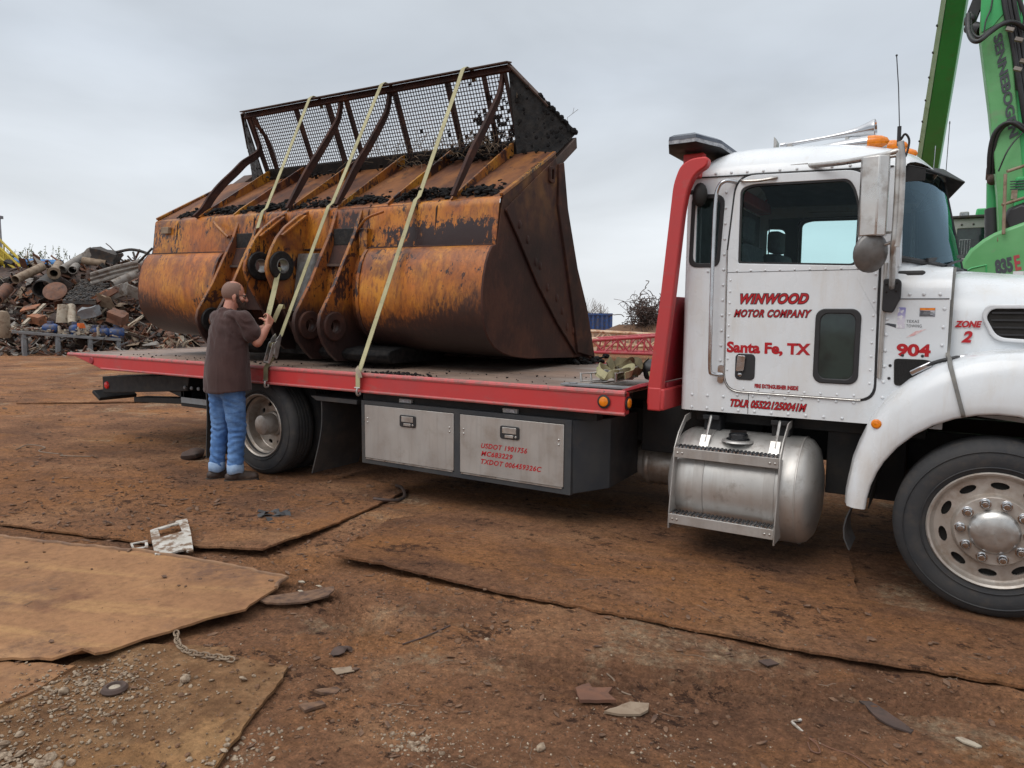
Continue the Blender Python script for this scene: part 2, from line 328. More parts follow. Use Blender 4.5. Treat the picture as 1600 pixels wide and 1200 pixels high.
    M['lattice_pale'] = simple("lattice_chipped_white", (.55, .40, .28), (.48, .28, .15), rough=.6, scale=3, dirt=(.30, .11, .05), dscale=4, dlo=.48, dhi=.6)
    M['orange_rag'] = simple("orange_plastic", (.65, .14, .02), rough=.7)
    M['leaf'] = simple("weed_leaf", (.09, .105, .03), (.15, .14, .04), rough=.8)
    M['lime'] = simple("lime_plastic", (.35, .62, .03), rough=.5)
    M['plastic_white'] = simple("muddy_white_plastic", (.52, .50, .46), (.40, .37, .32), rough=.5, scale=8, dirt=(.17, .105, .062), dscale=14, dlo=.47, dhi=.56, bump=.2)
    M['plaster'] = simple("pale_crumb", (.48, .44, .38), (.34, .29, .23), rough=.9, scale=20, bump=.3)
    # --- rusty plates lying on the ground
    t = NT("rusty_ground_plate")
    c = t.ramp(t.noise(1.1, 8, .62), [(.30, (.19, .098, .052)), (.47, (.265, .140, .072)), (.60, (.31, .165, .083)), (.74, (.36, .21, .11))])
    band = t.noise(2.6, 6, .6, (.10, 1.7, 1), rot=(0, 0, R(-21)))
    c = t.mix(t.math('MULTIPLY', t.rng(band, .52, .64), .6), c, (.40, .235, .105))
    c = t.mix(t.math('MULTIPLY', t.rng(t.noise(2.0, 8, .66, loc=(5, 3, 0)), .58, .68), .8), c, (.16, .078, .046))
    c = t.mix(t.rng(t.noise(9, 8, .72, (.5, 1, 1), loc=(2, 2, 0)), .66, .72), c, (.11, .055, .036))
    c = t.mix(t.rng(t.noise(60, 4, .65), .68, .73), c, (.10, .055, .035))
    c = t.mix(t.math('MULTIPLY', t.rng(t.noise(1.7, 8, .7, loc=(8, 8, 0)), .50, .64), t.rng(t.noise(19, 7, .7), .34, .56)), c, (.150, .084, .055))
    c = t.mix(.7, c, t.ramp(t.noise(22, 9, .78, loc=(0, 6, 0)), [(.32, (.62, .6, .58)), (.5, (1, 1, 1)), (.68, (1.28, 1.25, 1.2))]), 'MULTIPLY')
    t.set("Base Color", c); t.set("Roughness", .85); t.set("Specular IOR Level", .15); t.bump(t.noise(30, 7, .7), .4, .008); t.bump(t.noise(2.2, 4), .5, .06); M['plate'] = t.m
    M['plate_edge'] = simple("plate_edge_rust", (.25, .14, .075), (.14, .08, .05), rough=.8, scale=9)
    # --- ground
    def dirt(n, cover):
        t = NT(n); big = t.noise(.7, 9, .68, dist=.3); str_ = t.noise(2.6, 9, .7, (.35, 1.2, 1), loc=(4, 9, 0), rot=(0, 0, R(-12)))
        c = t.ramp(big, [(.28, (.125, .066, .043)), (.42, (.225, .117, .070)), (.55, (.325, .168, .094)), (.70, (.47, .265, .145))])
        c = t.mix(t.math('MULTIPLY', t.rng(str_, .50, .64), .75), c, (.160, .090, .060))
        c = t.mix(t.math('MULTIPLY', t.rng(t.noise(1.5, 8, .66, (.5, 1, 1), loc=(7, 1, 0), rot=(0, 0, R(-15))), .50, .66), .75), c, (.40, .185, .075))
        if cover: c = t.mix(t.math('MULTIPLY', t.rng(t.noise(2.2, 7, .65, (.4, 1, 1), loc=(3, 3, 1)), .48, .66), .65), c, (.40, .185, .078))
        crust = t.math('ADD', t.noise(16, 9, .76, (.7, 1, 1), loc=(1, 8, 0)), t.math('MULTIPLY', t.math('SUBTRACT', t.noise(1.8, 4, loc=(6, 6, 0)), .5), .45))
        c = t.mix(t.math('MULTIPLY', t.rng(crust, .585, .63), .85), c, (.058, .033, .025))
        if not cover: c = t.mix(t.math('MULTIPLY', t.rng(t.noise(1.3, 7, .66, loc=(2, 3, 5)), .57, .66), t.rng(t.noise(22, 7, .72), .40, .58)), c, (.40, .29, .19))
        c = t.mix(t.rng(t.noise(85, 4, .6), .66, .71), c, (.36, .25, .15))
        c = t.mix(t.rng(t.noise(130, 3, .6, loc=(3, 0, 0)), .62, .70), c, (.055, .035, .027))
        c = t.mix(.85, c, t.ramp(t.noise(26, 9, .8, loc=(0, 6, 0)), [(.32, (.42, .42, .42)), (.5, (1, 1, 1)), (.68, (1.6, 1.5, 1.4))]), 'MULTIPLY')
        c = t.mix(.6, c, t.ramp(t.voronoi(55), [(.05, (1.35, 1.3, 1.25)), (.5, (.8, .8, .8))]), 'MULTIPLY')
        t.set("Base Color", c); t.set("Roughness", .95); t.set("Specular IOR Level", .08)
        t.bump(t.noise(9, 10, .78), 1.0, .05); t.bump(t.noise(38, 8, .78), 1.0, .016); return t.m
    M['dirt'] = dirt("trampled_dirt", False); M['plate_dirt'] = dirt("dirt_covered_plate", True)
    M['clod'] = simple("dirt_clod", (.155, .082, .044), (.085, .048, .030), rough=.95, scale=25, bump=.5)
    M['chip_rust'] = simple("rust_flake", (.17, .095, .055), (.075, .042, .029), rough=.9, scale=25, bump=.3)
    M['pebble'] = simple("pebble_stone", (.34, .265, .19), (.15, .098, .062), rough=.9, scale=45, lo=.40, hi=.62, bump=.2)
    M['straw'] = simple("pale_wire", (.21, .15, .105), rough=.8)
mats()
# ------------------------------------------------------------------ building helpers
def basis(d, ref=None):
    d = Vector(d).normalized()
    ref = Vector(ref) if ref is not None else (Vector((0, 0, 1)) if abs(d.z) < .95 else Vector((1, 0, 0)))
    a = ref.cross(d).normalized(); return a, d.cross(a).normalized(), d
def frame(axis):
    return {'x': (Vector((0, 1, 0)), Vector((0, 0, 1)), Vector((1, 0, 0))), 'y': (Vector((1, 0, 0)), Vector((0, 0, 1)), Vector((0, 1, 0))),
            'z': (Vector((1, 0, 0)), Vector((0, 1, 0)), Vector((0, 0, 1)))}[axis]
class MB:
    def __init__(s): s.v = []; s.f = []; s.mi = []; s.cur = 0
    def add(s, vs, fs):
        o = len(s.v); s.v += [tuple(x) for x in vs]
        for f in fs: s.f.append([i+o for i in f]); s.mi.append(s.cur)
        return s
    def box(s, a, b, M=None):
        x0, y0, z0 = a; x1, y1, z1 = b
        vs = [(x, y, z) for x in (x0, x1) for y in (y0, y1) for z in (z0, z1)]
        if M is not None: vs = [M @ Vector(v) for v in vs]
        return s.add(vs, [(0, 1, 3, 2), (4, 6, 7, 5), (0, 4, 5, 1), (2, 3, 7, 6), (0, 2, 6, 4), (1, 5, 7, 3)])
    def cbox(s, c, d, rot=(0, 0, 0)):
        M = Matrix.Translation(c) @ Euler(rot).to_matrix().to_4x4(); h = [x/2 for x in d]
        return s.box([-x for x in h], h, M)
    def hexa(s, p):            # eight corners: four of one face, four of the opposite
        return s.add(p, [(0, 3, 2, 1), (4, 5, 6, 7), (0, 1, 5, 4), (1, 2, 6, 5), (2, 3, 7, 6), (3, 0, 4, 7)])
    def prism(s, pts, axis, a, b):
        u, w, n = frame(axis); k = len(pts)
        vs = [u*p[0]+w*p[1]+n*a for p in pts]+[u*p[0]+w*p[1]+n*b for p in pts]
        return s.add(vs, [list(range(k))[::-1], list(range(k, 2*k))]+[(i, (i+1) % k, k+(i+1) % k, k+i) for i in range(k)])
    def loft(s, rings, closed=True, caps=True):
        k = len(rings[0]); vs = [p for r in rings for p in r]; fs = []
        for j in range(len(rings)-1):
            for i in range(k if closed else k-1):
                i2 = (i+1) % k; fs.append((j*k+i, j*k+i2, (j+1)*k+i2, (j+1)*k+i))
        if caps and closed: fs += [list(range(k))[::-1], [(len(rings)-1)*k+i for i in range(k)]]
        return s.add(vs, fs)
    def tube(s, pts, r, n=8, caps=True, flat=None):
        pts = [Vector(p) for p in pts]; rings = []; a0 = None
        for i, p in enumerate(pts):
            d = (pts[min(i+1, len(pts)-1)]-pts[max(i-1, 0)])
            if d.length < 1e-9: d = Vector((0, 0, 1))
            d.normalize()
            if a0 is None: a0, b0, _ = basis(d)
            else:
                a0 = (a0-d*a0.dot(d))
                if a0.length < 1e-6: a0, _, _ = basis(d)
                a0.normalize()
            b0 = d.cross(a0); rr = r[i] if isinstance(r, (list, tuple)) else r
            rings.append([p+(a0*math.cos(2*math.pi*k/n)+b0*math.sin(2*math.pi*k/n))*rr for k in range(n)])
        return s.loft(rings, True, caps)
    def bar(s, p, q, w, h, ref=(0, 0, 1)):
        p, q = Vector(p), Vector(q); a, b, d = basis(q-p, ref)
        return s.loft([[c+a*(x*w/2)+b*(y*h/2) for x, y in ((-1, -1), (1, -1), (1, 1), (-1, 1))] for c in (p, q)])
    def ribbon(s, pts, wdir, w, th):         # a flat strap
        pts = [Vector(p) for p in pts]; rings = []
        for i, p in enumerate(pts):
            d = (pts[min(i+1, len(pts)-1)]-pts[max(i-1, 0)]).normalized()
            a = Vector(wdir[i] if isinstance(wdir, list) else wdir); a = (a-d*a.dot(d)).normalized(); n = d.cross(a)
            rings.append([p-a*w/2-n*th/2, p+a*w/2-n*th/2, p+a*w/2+n*th/2, p-a*w/2+n*th/2])
        return s.loft(rings)
    def lathe(s, prof, axis='z', c=(0, 0, 0), n=32, closed=False):   # prof: (radius, height)
        u, w, d = frame(axis); c = Vector(c); rings = []
        for r, h in prof: rings.append([c+d*h+(u*math.cos(2*math.pi*k/n)+w*math.sin(2*math.pi*k/n))*r for k in range(n)])
        k = len(rings); fs = []
        for j in range(k if closed else k-1):
            for i in range(n):
                j2 = (j+1) % k; fs.append((j*n+i, j*n+(i+1) % n, j2*n+(i+1) % n, j2*n+i))
        return s.add([p for r in rings for p in r], fs)
    def ball(s, c, r, n=12, m=8, sc=(1, 1, 1), rot=None):
        c = Vector(c); rings = []
        for j in range(m+1):
            t = math.pi*j/m
            ring = []
            for k in range(n):
                p = Vector((max(math.sin(t), 1e-4)*math.cos(2*math.pi*k/n)*sc[0], max(math.sin(t), 1e-4)*math.sin(2*math.pi*k/n)*sc[1], math.cos(t)*sc[2]))*r
                if rot is not None: p = rot @ p
                ring.append(c+p)
            rings.append(ring)
        return s.loft(rings)
    def capsule(s, p, q, r0, r1, n=14):
        p, q = Vector(p), Vector(q); a, b, d = basis(q-p); rings = []
        L = (q-p).length; prof = [(r0*math.sin(t), -r0*math.cos(t)) for t in np.linspace(.02, math.pi/2, 5)]+[(r1*math.cos(t), L+r1*math.sin(t)) for t in np.linspace(0, math.pi/2-.02, 5)]
        for rr, h in prof: rings.append([p+d*h+(a*math.cos(2*math.pi*k/n)+b*math.sin(2*math.pi*k/n))*rr for k in range(n)])
        return s.loft(rings)
    def plate(s, outer, holes, axis, a, b):  # a flat plate with holes, cut in the plane across 'axis'
        u, w, n = frame(axis); bm = bmesh.new(); loops = []
        for lp in [outer]+holes:
            vs = [bm.verts.new(u*p[0]+w*p[1]+n*a) for p in lp]
            for i in range(len(vs)): bm.edges.new((vs[i], vs[(i+1) % len(vs)]))
            loops.append(vs)
        bmesh.ops.triangle_fill(bm, use_beauty=True, use_dissolve=False, edges=bm.edges[:], normal=n)
        bm.verts.index_update(); front = [[v.index for v in f.verts] for f in bm.faces]
        vs = [v.co.copy() for v in bm.verts]; k = len(vs); idx = [[v.index for v in l] for l in loops]; bm.free()
        fs = front+[[i+k for i in f][::-1] for f in front]
        for l in idx:
            for i in range(len(l)): p, q = l[i], l[(i+1) % len(l)]; fs.append((p, q, q+k, p+k))
        return s.add(vs+[v+n*(b-a) for v in vs], fs)
    def build(s, name, mat, parent=None, bevel=0, seg=2, smooth=35, loc=None, sub=0, weld=False):
        me = bpy.data.meshes.new(name); o = Vector(loc) if loc is not None else Vector((0, 0, 0))
        me.from_pydata([Vector(v)-o for v in s.v], [], s.f)
        ml = [mat] if not isinstance(mat, (list, tuple)) else mat
        for m in ml: me.materials.append(MT[m] if isinstance(m, str) else m)
        me.polygons.foreach_set("material_index", s.mi)
        bm = bmesh.new(); bm.from_mesh(me)
        if weld: bmesh.ops.remove_doubles(bm, verts=bm.verts[:], dist=1e-5)
        bmesh.ops.recalc_face_normals(bm, faces=bm.faces[:]); bm.to_mesh(me); bm.free()
        if smooth:
            me.polygons.foreach_set("use_smooth", [True]*len(me.polygons)); me.set_sharp_from_angle(angle=R(smooth))
        me.update(); ob = bpy.data.objects.new(name, me); col.objects.link(ob)
        if loc is not None: ob.location = loc
        while parent is not None and parent.parent is not None and parent.parent.parent is not None: parent = parent.parent      # thing > part > sub-part, no deeper
        if parent is not None: ob.parent = parent
        if bevel:
            b = ob.modifiers.new("bevel", 'BEVEL'); b.width = bevel; b.segments = seg; b.limit_method = 'ANGLE'; b.angle_limit = R(35)
            b.harden_normals = False
        if sub: m = ob.modifiers.new("sub", 'SUBSURF'); m.levels = sub; m.render_levels = sub
        return ob
def tag(o, label=None, cat=None, group=None, kind=None):
    for k, v in (('label', label), ('category', cat), ('group', group), ('kind', kind)):
        if v: o[k] = v
    return o
def empty(name, loc=(0, 0, 0), rot=(0, 0, 0), **kw):
    o = bpy.data.objects.new(name, None); o.location = loc; o.rotation_euler = rot; o.empty_display_size = .1; col.objects.link(o)
    return tag(o, **kw)
def arc(cx, cy, r, a0, a1, n, ry=None):
    return [(cx+r*math.cos(R(a0+(a1-a0)*i/n)), cy+(ry or r)*math.sin(R(a0+(a1-a0)*i/n))) for i in range(n+1)]
def rrect(x0, y0, x1, y1, r, n=5):
    rs = r if isinstance(r, (list, tuple)) else [r]*4     # bottom-left, bottom-right, top-right, top-left
    p = []
    for (cx, cy, a), q in zip(((x0, y0, 180), (x1, y0, 270), (x1, y1, 0), (x0, y1, 90)), rs):
        ox = cx+q if cx == x0 else cx-q; oy = cy+q if cy == y0 else cy-q
        p += arc(ox, oy, q, a, a+90, n) if q > 0 else [(cx, cy)]
    return p
def roundpoly(pts, r, n=4):
    out = []; k = len(pts)
    for i in range(k):
        p = Vector((*pts[i][:2], 0)); rr = pts[i][2] if len(pts[i]) > 2 else r
        a = Vector((*pts[i-1][:2], 0)); b = Vector((*pts[(i+1) % k][:2], 0))
        if rr <= 0: out.append((p.x, p.y)); continue
        da, db = (a-p), (b-p); t = min(rr, da.length*.48, db.length*.48)
        s, e = p+da.normalized()*t, p+db.normalized()*t
        for j in range(n+1):
            u = j/n; q = s*(1-u)**2+p*2*u*(1-u)+e*u*u; out.append((q.x, q.y))
    return out
def smooth_path(pts, n=8):
    P = [Vector(p) for p in pts]; P = [P[0]*2-P[1]]+P+[P[-1]*2-P[-2]]; out = []
    for i in range(1, len(P)-2):
        for j in range(n):
            t = j/n; a, b, c, d = P[i-1:i+3]
            out.append(.5*((2*b)+(c-a)*t+(2*a-5*b+4*c-d)*t*t+(3*b-a-3*c+d)*t**3))
    return out+[P[-2]]
def lettering(name, text, parent, p, xd, zd, height, width, mat, shear=0, bold=0, outline=None, olw=.004, spacing=1.0):
    """text laid on a surface: p = lower left corner, xd along the line, zd up"""
    xd = Vector(xd).normalized(); zd = Vector(zd); zd = (zd-xd*zd.dot(xd)).normalized(); nd = xd.cross(zd)
    parts = []
    for off, lift, m in ([(bold+olw, 0.0, outline)] if outline else [])+[(bold, .0015 if outline else 0, mat)]:
        cu = bpy.data.curves.new(name, 'FONT'); cu.body = text; cu.size = 1; cu.shear = shear; cu.space_character = spacing
        cu.offset = off/height*.72; cu.extrude = 0; cu.resolution_u = 4
        ob = bpy.data.objects.new(name, cu); col.objects.link(ob)
        bpy.context.view_layer.update()
        me = bpy.data.meshes.new_from_object(ob.evaluated_get(bpy.context.evaluated_depsgraph_get()))
        bpy.data.objects.remove(ob); parts.append((me, lift, m))
    me0 = parts[-1][0]; xs = [v.co.x for v in me0.vertices]; ys = [v.co.y for v in me0.vertices]
    x0, x1, y0, y1 = min(xs), max(xs), min(ys), max(ys); mb = MB()
    base = -0.0 if (',' in text) else y0
    top = y1; sx = width/(x1-x0); sy = height/(top-base)
    for i, (me, lift, m) in enumerate(parts):
        mb.cur = i; s_o = len(mb.v)
        vs = [Vector(p)+xd*((v.co.x-x0)*sx)+zd*((v.co.y-base)*sy)+nd*(lift+.0012) for v in me.vertices]
        mb.add(vs, [list(q.vertices) for q in me.polygons]); bpy.data.meshes.remove(me)
    ob = mb.build(name, [q[2] for q in parts], parent, smooth=0)
    for q in ob.data.polygons:
        pass
    return ob
rng = random.Random(7)
nrng = np.random.RandomState(11)
def vnoise(x, y, seed=0):                # smooth value noise on arrays
    def h(i, j):
        n = (i.astype(np.int64)*374761393+j.astype(np.int64)*668265263+seed*974711) & 0x7fffffff
        n = (n ^ (n >> 13))*1274126177 & 0x7fffffff
        return ((n ^ (n >> 16)) & 0xffff)/65535.0
    xi, yi = np.floor(x), np.floor(y); xf, yf = x-xi, y-yi
    u, v = xf*xf*(3-2*xf), yf*yf*(3-2*yf)
    return (h(xi, yi)*(1-u)+h(xi+1, yi)*u)*(1-v)+(h(xi, yi+1)*(1-u)+h(xi+1, yi+1)*u)*v
def fbm(x, y, f, o, seed=0, g=.5):
    t = 0; a = 1; s = 0
    for i in range(o): t = t+a*vnoise(x*f, y*f, seed+i*17); s += a; a *= g; f *= 2.03
    return t/s-.5
# ------------------------------------------------------------------ the tow truck (x along the truck, y away from the camera side)
truck = empty("tow_truck", (0, 0, 0), label="white and red rollback tow truck carrying the rusty loader bucket on its flat deck", cat="tow truck")
def rivets(mb, pts, r=.0065, n=(0, -1, 0)):
    n = Vector(n); a, b, _ = basis(n)
    for p in pts:
        p = Vector(p); rings = []
        for q, h in ((1, 0), (.85, .45), (.4, .75)):
            rings.append([p+n*(r*h)+(a*math.cos(k*math.pi/4)+b*math.sin(k*math.pi/4))*r*q for k in range(8)])
        mb.loft(rings)
def line(p, q, n): return [(p[0]+(q[0]-p[0])*i/(n-1), p[1]+(q[1]-p[1])*i/(n-1)) for i in range(n)]

def build_bed():
    ZD, ZB, XT, XF, W = 1.074, .915, -3.384, 3.85, 2.506
    m = MB(); m.box((-3.36, .05, 1.055), (XF-.01, W-.05, ZD-.004)); m.box((-3.42, .04, 1.045), (-3.30, W-.04, ZD+.002))
    deck = m.build("deck", 'deck', truck, bevel=.006)
    m = MB()
    for y in (.35, .7, 1.8, 2.15): m.box((-2.6, y-.03, .95), (3.75, y+.03, 1.055))
    for x in np.arange(-2.2, 3.7, .6): m.box((x-.03, .06, .96), (x+.03, W-.06, 1.05))
    m.build("deck_frame", 'black', truck)
    for y0, y1, yo in ((0, .085, 0), (W-.085, W, W)):
        m = MB(); s = 1 if yo == 0 else -1
        m.prism([(XT+.03, ZD-.004), (XF, ZD-.004), (XF, ZB), (-2.66, ZB)], 'y', y0, y1)
        rail = m.build("side_rail", 'red', truck, bevel=.008)
        m = MB(); m.tube([(XT, yo+s*.012, ZD-.012), (XF, yo+s*.012, ZD-.012)], .022, 10); m.tube([(-2.66, yo+s*.006, ZB+.008), (XF, yo+s*.006, ZB+.008)], .014, 8)
        m.build("rail_lip", 'red_edge', rail)
        m = MB()
        for x in (-2.85,): m.lathe([(.0, -.012), (.035, -.012), (.045, -.004), (.045, .02)], 'y', (x, yo, 1.005), 16)
        m.build("key_slot", 'red_dark', rail)
    # amber marker on the side and on the front end of the rail
    for axis, c in (('y', (3.70, -.004, 1.0)), ('x', (3.855, .045, .995))):
        sg = -1 if axis == 'y' else 1
        m = MB(); m.lathe([(.0, .0), (.046, 0), (.048, sg*.006), (.034, sg*.010)], axis, c, 20); g = m.build("marker_light", 'seal', truck)
        m = MB(); m.lathe([(.035, sg*.008), (.031, sg*.015), (.018, sg*.020), (.0005, sg*.021)], axis, c, 20); m.build("lens", 'amber', g)
    m = MB(); m.hexa([(3.80, .05, 1.08), (3.80, .45, 1.08), (3.93, .45, 1.13), (3.93, .05, 1.13), (3.80, .05, 1.06), (3.80, .45, 1.06), (3.95, .45, 1.11), (3.95, .05, 1.11)])
    m.build("deck_lip", 'red_dark', truck, bevel=.004)
    # headboard: two leaning posts, a low foot beam, a panel between them and a top bar
    hb = empty("headboard", (0, 0, 0)); hb.parent = truck
    side = [(3.965, .955), (4.060, .955), (4.065, 1.10), (4.130, 1.707), (4.180, 2.25), (4.205, 2.40), (4.25, 2.49), (4.33, 2.53), (4.33, 2.59), (4.22, 2.588), (4.15, 2.55), (4.108, 2.44), (4.040, 1.707), (3.968, 1.09)]
    for y in (.10, 2.30):
        MB().prism(roundpoly([(*p, .05) for p in side], .05, 3), 'y', y, y+.075).build("post", 'red', hb, bevel=.010)
    m = MB(); m.box((4.0, .10, .955), (4.09, 2.40, 1.10)); m.box((3.972, .095, .95), (4.068, .185, 1.108)); m.build("foot_beam", 'red', hb, bevel=.010)
    m = MB(); m.hexa([(4.025, .21, 1.14), (4.055, .21, 1.14), (4.115, .21, 1.715), (4.085, .21, 1.715), (4.025, 2.3, 1.14), (4.055, 2.3, 1.14), (4.115, 2.3, 1.715), (4.085, 2.3, 1.715)])
    m.box((4.03, .2, 1.10), (4.075, 2.3, 1.135)); m.build("panel", 'red_dark', hb, bevel=.006)
    m = MB(); m.box((4.15, .16, 2.48), (4.25, 2.36, 2.57)); m.box((4.10, .3, 2.57), (4.24, .36, 2.66)); m.box((4.10, 2.1, 2.57), (4.24, 2.16, 2.66)); m.build("top_bar", 'red', hb, bevel=.01)
    m = MB(); m.ball((4.255, .20, 2.37), .062, 14, 8, (.8, .7, 1.25)); m.tube([(4.18, .17, 2.39), (4.25, .20, 2.38)], .015); m.build("work_light", 'black', hb)
    # roof light bar, chamfered at both ends
    lb = empty("light_bar", (0, 0, 0)); lb.parent = truck
    def ring(z, g, lo=.10, hi=2.40):
        return [Vector((x, y, z)) for x, y in ((3.98+g, .42), (3.98+g, .36), (4.07+g*.6, lo+g), (4.25-g*.6, lo+g), (4.34-g, .36), (4.34-g, 2.14), (4.25-g*.6, hi-g), (4.07+g*.6, hi-g), (3.98+g, 2.14))]
    MB().loft([ring(2.668, .07), ring(2.678, .02), ring(2.688, 0)]).build("base", 'black', lb)
    MB().loft([ring(2.688, .004), ring(2.712, .002)]).build("lens_band", 'clear_lens', lb)
    MB().loft([ring(2.712, 0), ring(2.735, .004), ring(2.752, .035), ring(2.757, .08)]).build("dome", 'lightbar', lb)
    # chassis under the bed
    m = MB()
    for y in (.83, 1.63): m.box((-2.7, y, .60), (6.9, y+.08, .86))
    for x in (-2.4, -1.2, 1.2, 2.4, 3.6, 4.4): m.box((x-.05, .85, .66), (x+.05, 1.7, .82))
    m.box((-2.4, .55, .86), (3.6, .75, .95)); m.box((-2.4, 1.75, .86), (3.6, 1.95, .95))
    m.box((3.7, .7, .55), (4.6, 1.9, .94)); m.box((4.2, .45, .86), (5.6, 2.05, .95)); m.box((5.05, .5, .45), (5.5, 2.0, .9))
    m.build("chassis_frame", 'black', truck, bevel=.006)
    m = MB(); m.tube([(0, .35, .49), (0, 2.15, .49)], .075, 12); m.ball((0, 1.25, .49), .2, 16, 10, (1.1, .8, 1)); m.tube([(.15, 1.25, .5), (3.3, 1.2, .40)], .05, 12)
    m.tube([(5.95, .3, .47), (5.95, 2.2, .47)], .05, 8); m.build("axle", 'black', truck)
    m = MB(); m.lathe([(.001, 3.15), (.075, 3.15), (.075, 3.45), (.11, 3.46), (.11, 3.55), (.15, 3.58), (.16, 3.64), (.16, 3.86), (.14, 3.92), (.001, 3.93)], 'x', (0, .98, .40), 24)
    m.lathe([(.165, 3.66), (.172, 3.67), (.172, 3.70), (.165, 3.71)], 'x', (0, .98, .40), 24); m.build("driveline_housing", 'rim', truck)
    # tail: black channel with lamp, wheel lift bar
    t = MB(); t.hexa([(-2.98, .18, .60), (-2.98, .50, .60), (-2.98, .50, .80), (-2.98, .18, .80), (-1.30, .18, .73), (-1.30, .50, .73), (-1.25, .50, .91), (-1.25, .18, .91)])
    t.cbox((-3.05, .36, .57), (.18, .46, .045), (0, R(28), 0)); t.box((-2.3, .5, .70), (-1.2, 2.0, .88)); tb = t.build("tail_channel", 'black', truck, bevel=.008)
    m = MB(); m.lathe([(.001, -.022), (.038, -.016), (.046, 0)], 'y', (-2.88, .178, .70), 16); m.build("tail_lamp", 'red_lens', tb)
    m = MB(); m.hexa([(-2.45, .25, .52), (-2.45, .42, .52), (-2.45, .42, .58), (-2.45, .25, .58), (-1.2, .25, .58), (-1.2, .42, .58), (-1.2, .42, .645), (-1.2, .25, .645)])
    m.box((-1.42, .18, .56), (-.78, .9, .60)); m.box((-1.45, .2, .56), (-1.40, .9, .88)); m.box((-.86, .16, .56), (-.45, .95, .90)); m.hexa([(-1.95, .2, .76), (-1.95, .3, .76), (-1.95, .3, .80), (-1.95, .2, .80), (-1.4, .2, .64), (-1.4, .3, .64), (-1.4, .3, .78), (-1.4, .2, .78)])
    m.build("wheel_lift", 'black', truck, bevel=.006)
    m = MB(); rivets(m, [(x, .17, .77) for x in (-1.32, -1.2, -1.08, -.96)], .022); m.box((-1.4, .17, .60), (-.86, .178, .66)); m.build("lift_bolts", 'grey_steel', truck)
    # mud flaps before and behind the rear wheels
    def flap(x, y0, y1, z0, z1, bend):
        r0, r1 = [], []
        m = MB(); rings = []
        for i in range(9):
            z = z1+(z0-z1)*i/8; t = i/8
            rings.append([(x+dx+bend*t*t+.012*math.sin(5*t), y, z) for dx, y in ((-.006, y0), (.006, y0), (.006, (y0+y1)/2+.02), (.006, y1), (-.006, y1), (-.006, (y0+y1)/2))])
        return m.loft(rings).build("mud_flap", 'flap', truck)
    flap(.84, .10, .70, .10, .80, -.13); flap(-.86, .10, .70, .06, .83, -.02)
    flap(.84, 1.80, 2.40, .10, .80, -.13); flap(-.86, 1.80, 2.40, .06, .83, -.02)
    m = MB(); m.hexa([(.72, .08, .83), (1.3, .08, .83), (1.3, .75, .83), (.72, .75, .83), (.80, .08, .79), (1.3, .08, .79), (1.3, .75, .79), (.80, .75, .79)]); m.build("flap_bracket", 'flap', truck, bevel=.004)
build_bed()

def build_toolbox(y0, y1, near):
    b = empty("toolbox", (0, 0, 0)); b.parent = truck; s = 1 if near else -1; yf = y0 if near else y1
    m = MB(); m.box((1.39, y0+.006 if near else y0, .292), (3.432, y1 if near else y1-.006, .842))
    if near: m.hexa([(3.432, .06, .30), (3.432, .62, .30), (3.432, .50, .84), (3.432, .06, .84), (3.62, .3, .32), (3.62, .85, .34), (3.62, .80, .84), (3.62, .3, .84)])
    m.build("case", 'box_frame', b, bevel=.006)
    f = MB(); ya, yb = (yf-.008, yf+.01)
    f.plate([(1.392, .293), (3.43, .293), (3.43, .84), (1.392, .84)], [[(1.43, .335), (2.39, .335), (2.39, .808), (1.43, .808)], [(2.445, .335), (3.375, .335), (3.375, .808), (2.445, .808)]], 'y', ya, yb)
    f.build("face_frame", 'box_frame', b, bevel=.003)
    for i, (x0, x1) in enumerate(((1.434, 2.386), (2.449, 3.371))):
        m = MB(); m.box((x0, yf-.012, .345), (x1, yf+.002, .804)); d = m.build("box_door", 'alu', b, bevel=.003)
        if not near: continue
        m = MB(); m.box((x0+.01, yf-.014, .333), (x1-.01, yf-.002, .343)); m.build("hinge", 'steel', d)
        cx = x0+.485 if i == 0 else x0+.465
        m = MB(); m.prism(rrect(cx-.085, .652, cx+.085, .752, .018), 'y', yf-.022, yf-.012); l = m.build("latch", 'seal', d, bevel=.004)
        m = MB(); m.prism(rrect(cx-.062, .695, cx+.062, .742, .004), 'y', yf-.026, yf-.0215); m.lathe([(.001, -.028), (.009, -.027), (.009, -.02)], 'y', (cx+.058, yf, .674), 12)
        m.cbox((cx, yf-.024, .674), (.075, .008, .022)); m.build("latch_paddle", 'steel', d, bevel=.002)
        m = MB(); rivets(m, [(x, yf-.012, z) for x in (x0+.035, x1-.04) for z in (.69, .655)], .009); m.build("rivets", 'steel', d)
        if i == 1:
            X = (1, 0, 0); Zv = (0, 0, 1)
            lettering("lettering", "USDOT 1901756", d, (2.652, yf-.0122, .558), X, Zv, .041, .415, 'letter_red', shear=.28, bold=.0015, spacing=1.12)
            lettering("lettering", "MC683229", d, (2.652, yf-.0122, .497), X, Zv, .041, .288, 'letter_red', shear=.28, bold=.0015, spacing=1.12)
            lettering("lettering", "TXDOT 006459326C", d, (2.652, yf-.0122, .434), X, Zv, .041, .54, 'letter_red', shear=.28, bold=.0015, spacing=1.12)
    if near:
        for x in (1.86, 2.89):
            m = MB(); m.box((x-.065, .070, .845), (x+.065, .10, .88)); m.build("box_lamp", 'grey_panel', b, bevel=.004)
            m = MB(); m.box((x-.03, .064, .852), (x+.045, .072, .874)); m.build("lamp_lens", 'clear_lens', b)
    m = MB(); m.box((1.36, .10 if near else 2.3, .842), (3.6, .2 if near else 2.4, .912)); m.build("box_top_rail", 'black', b)
build_toolbox(.05, .66, True); build_toolbox(1.85, 2.456, False)

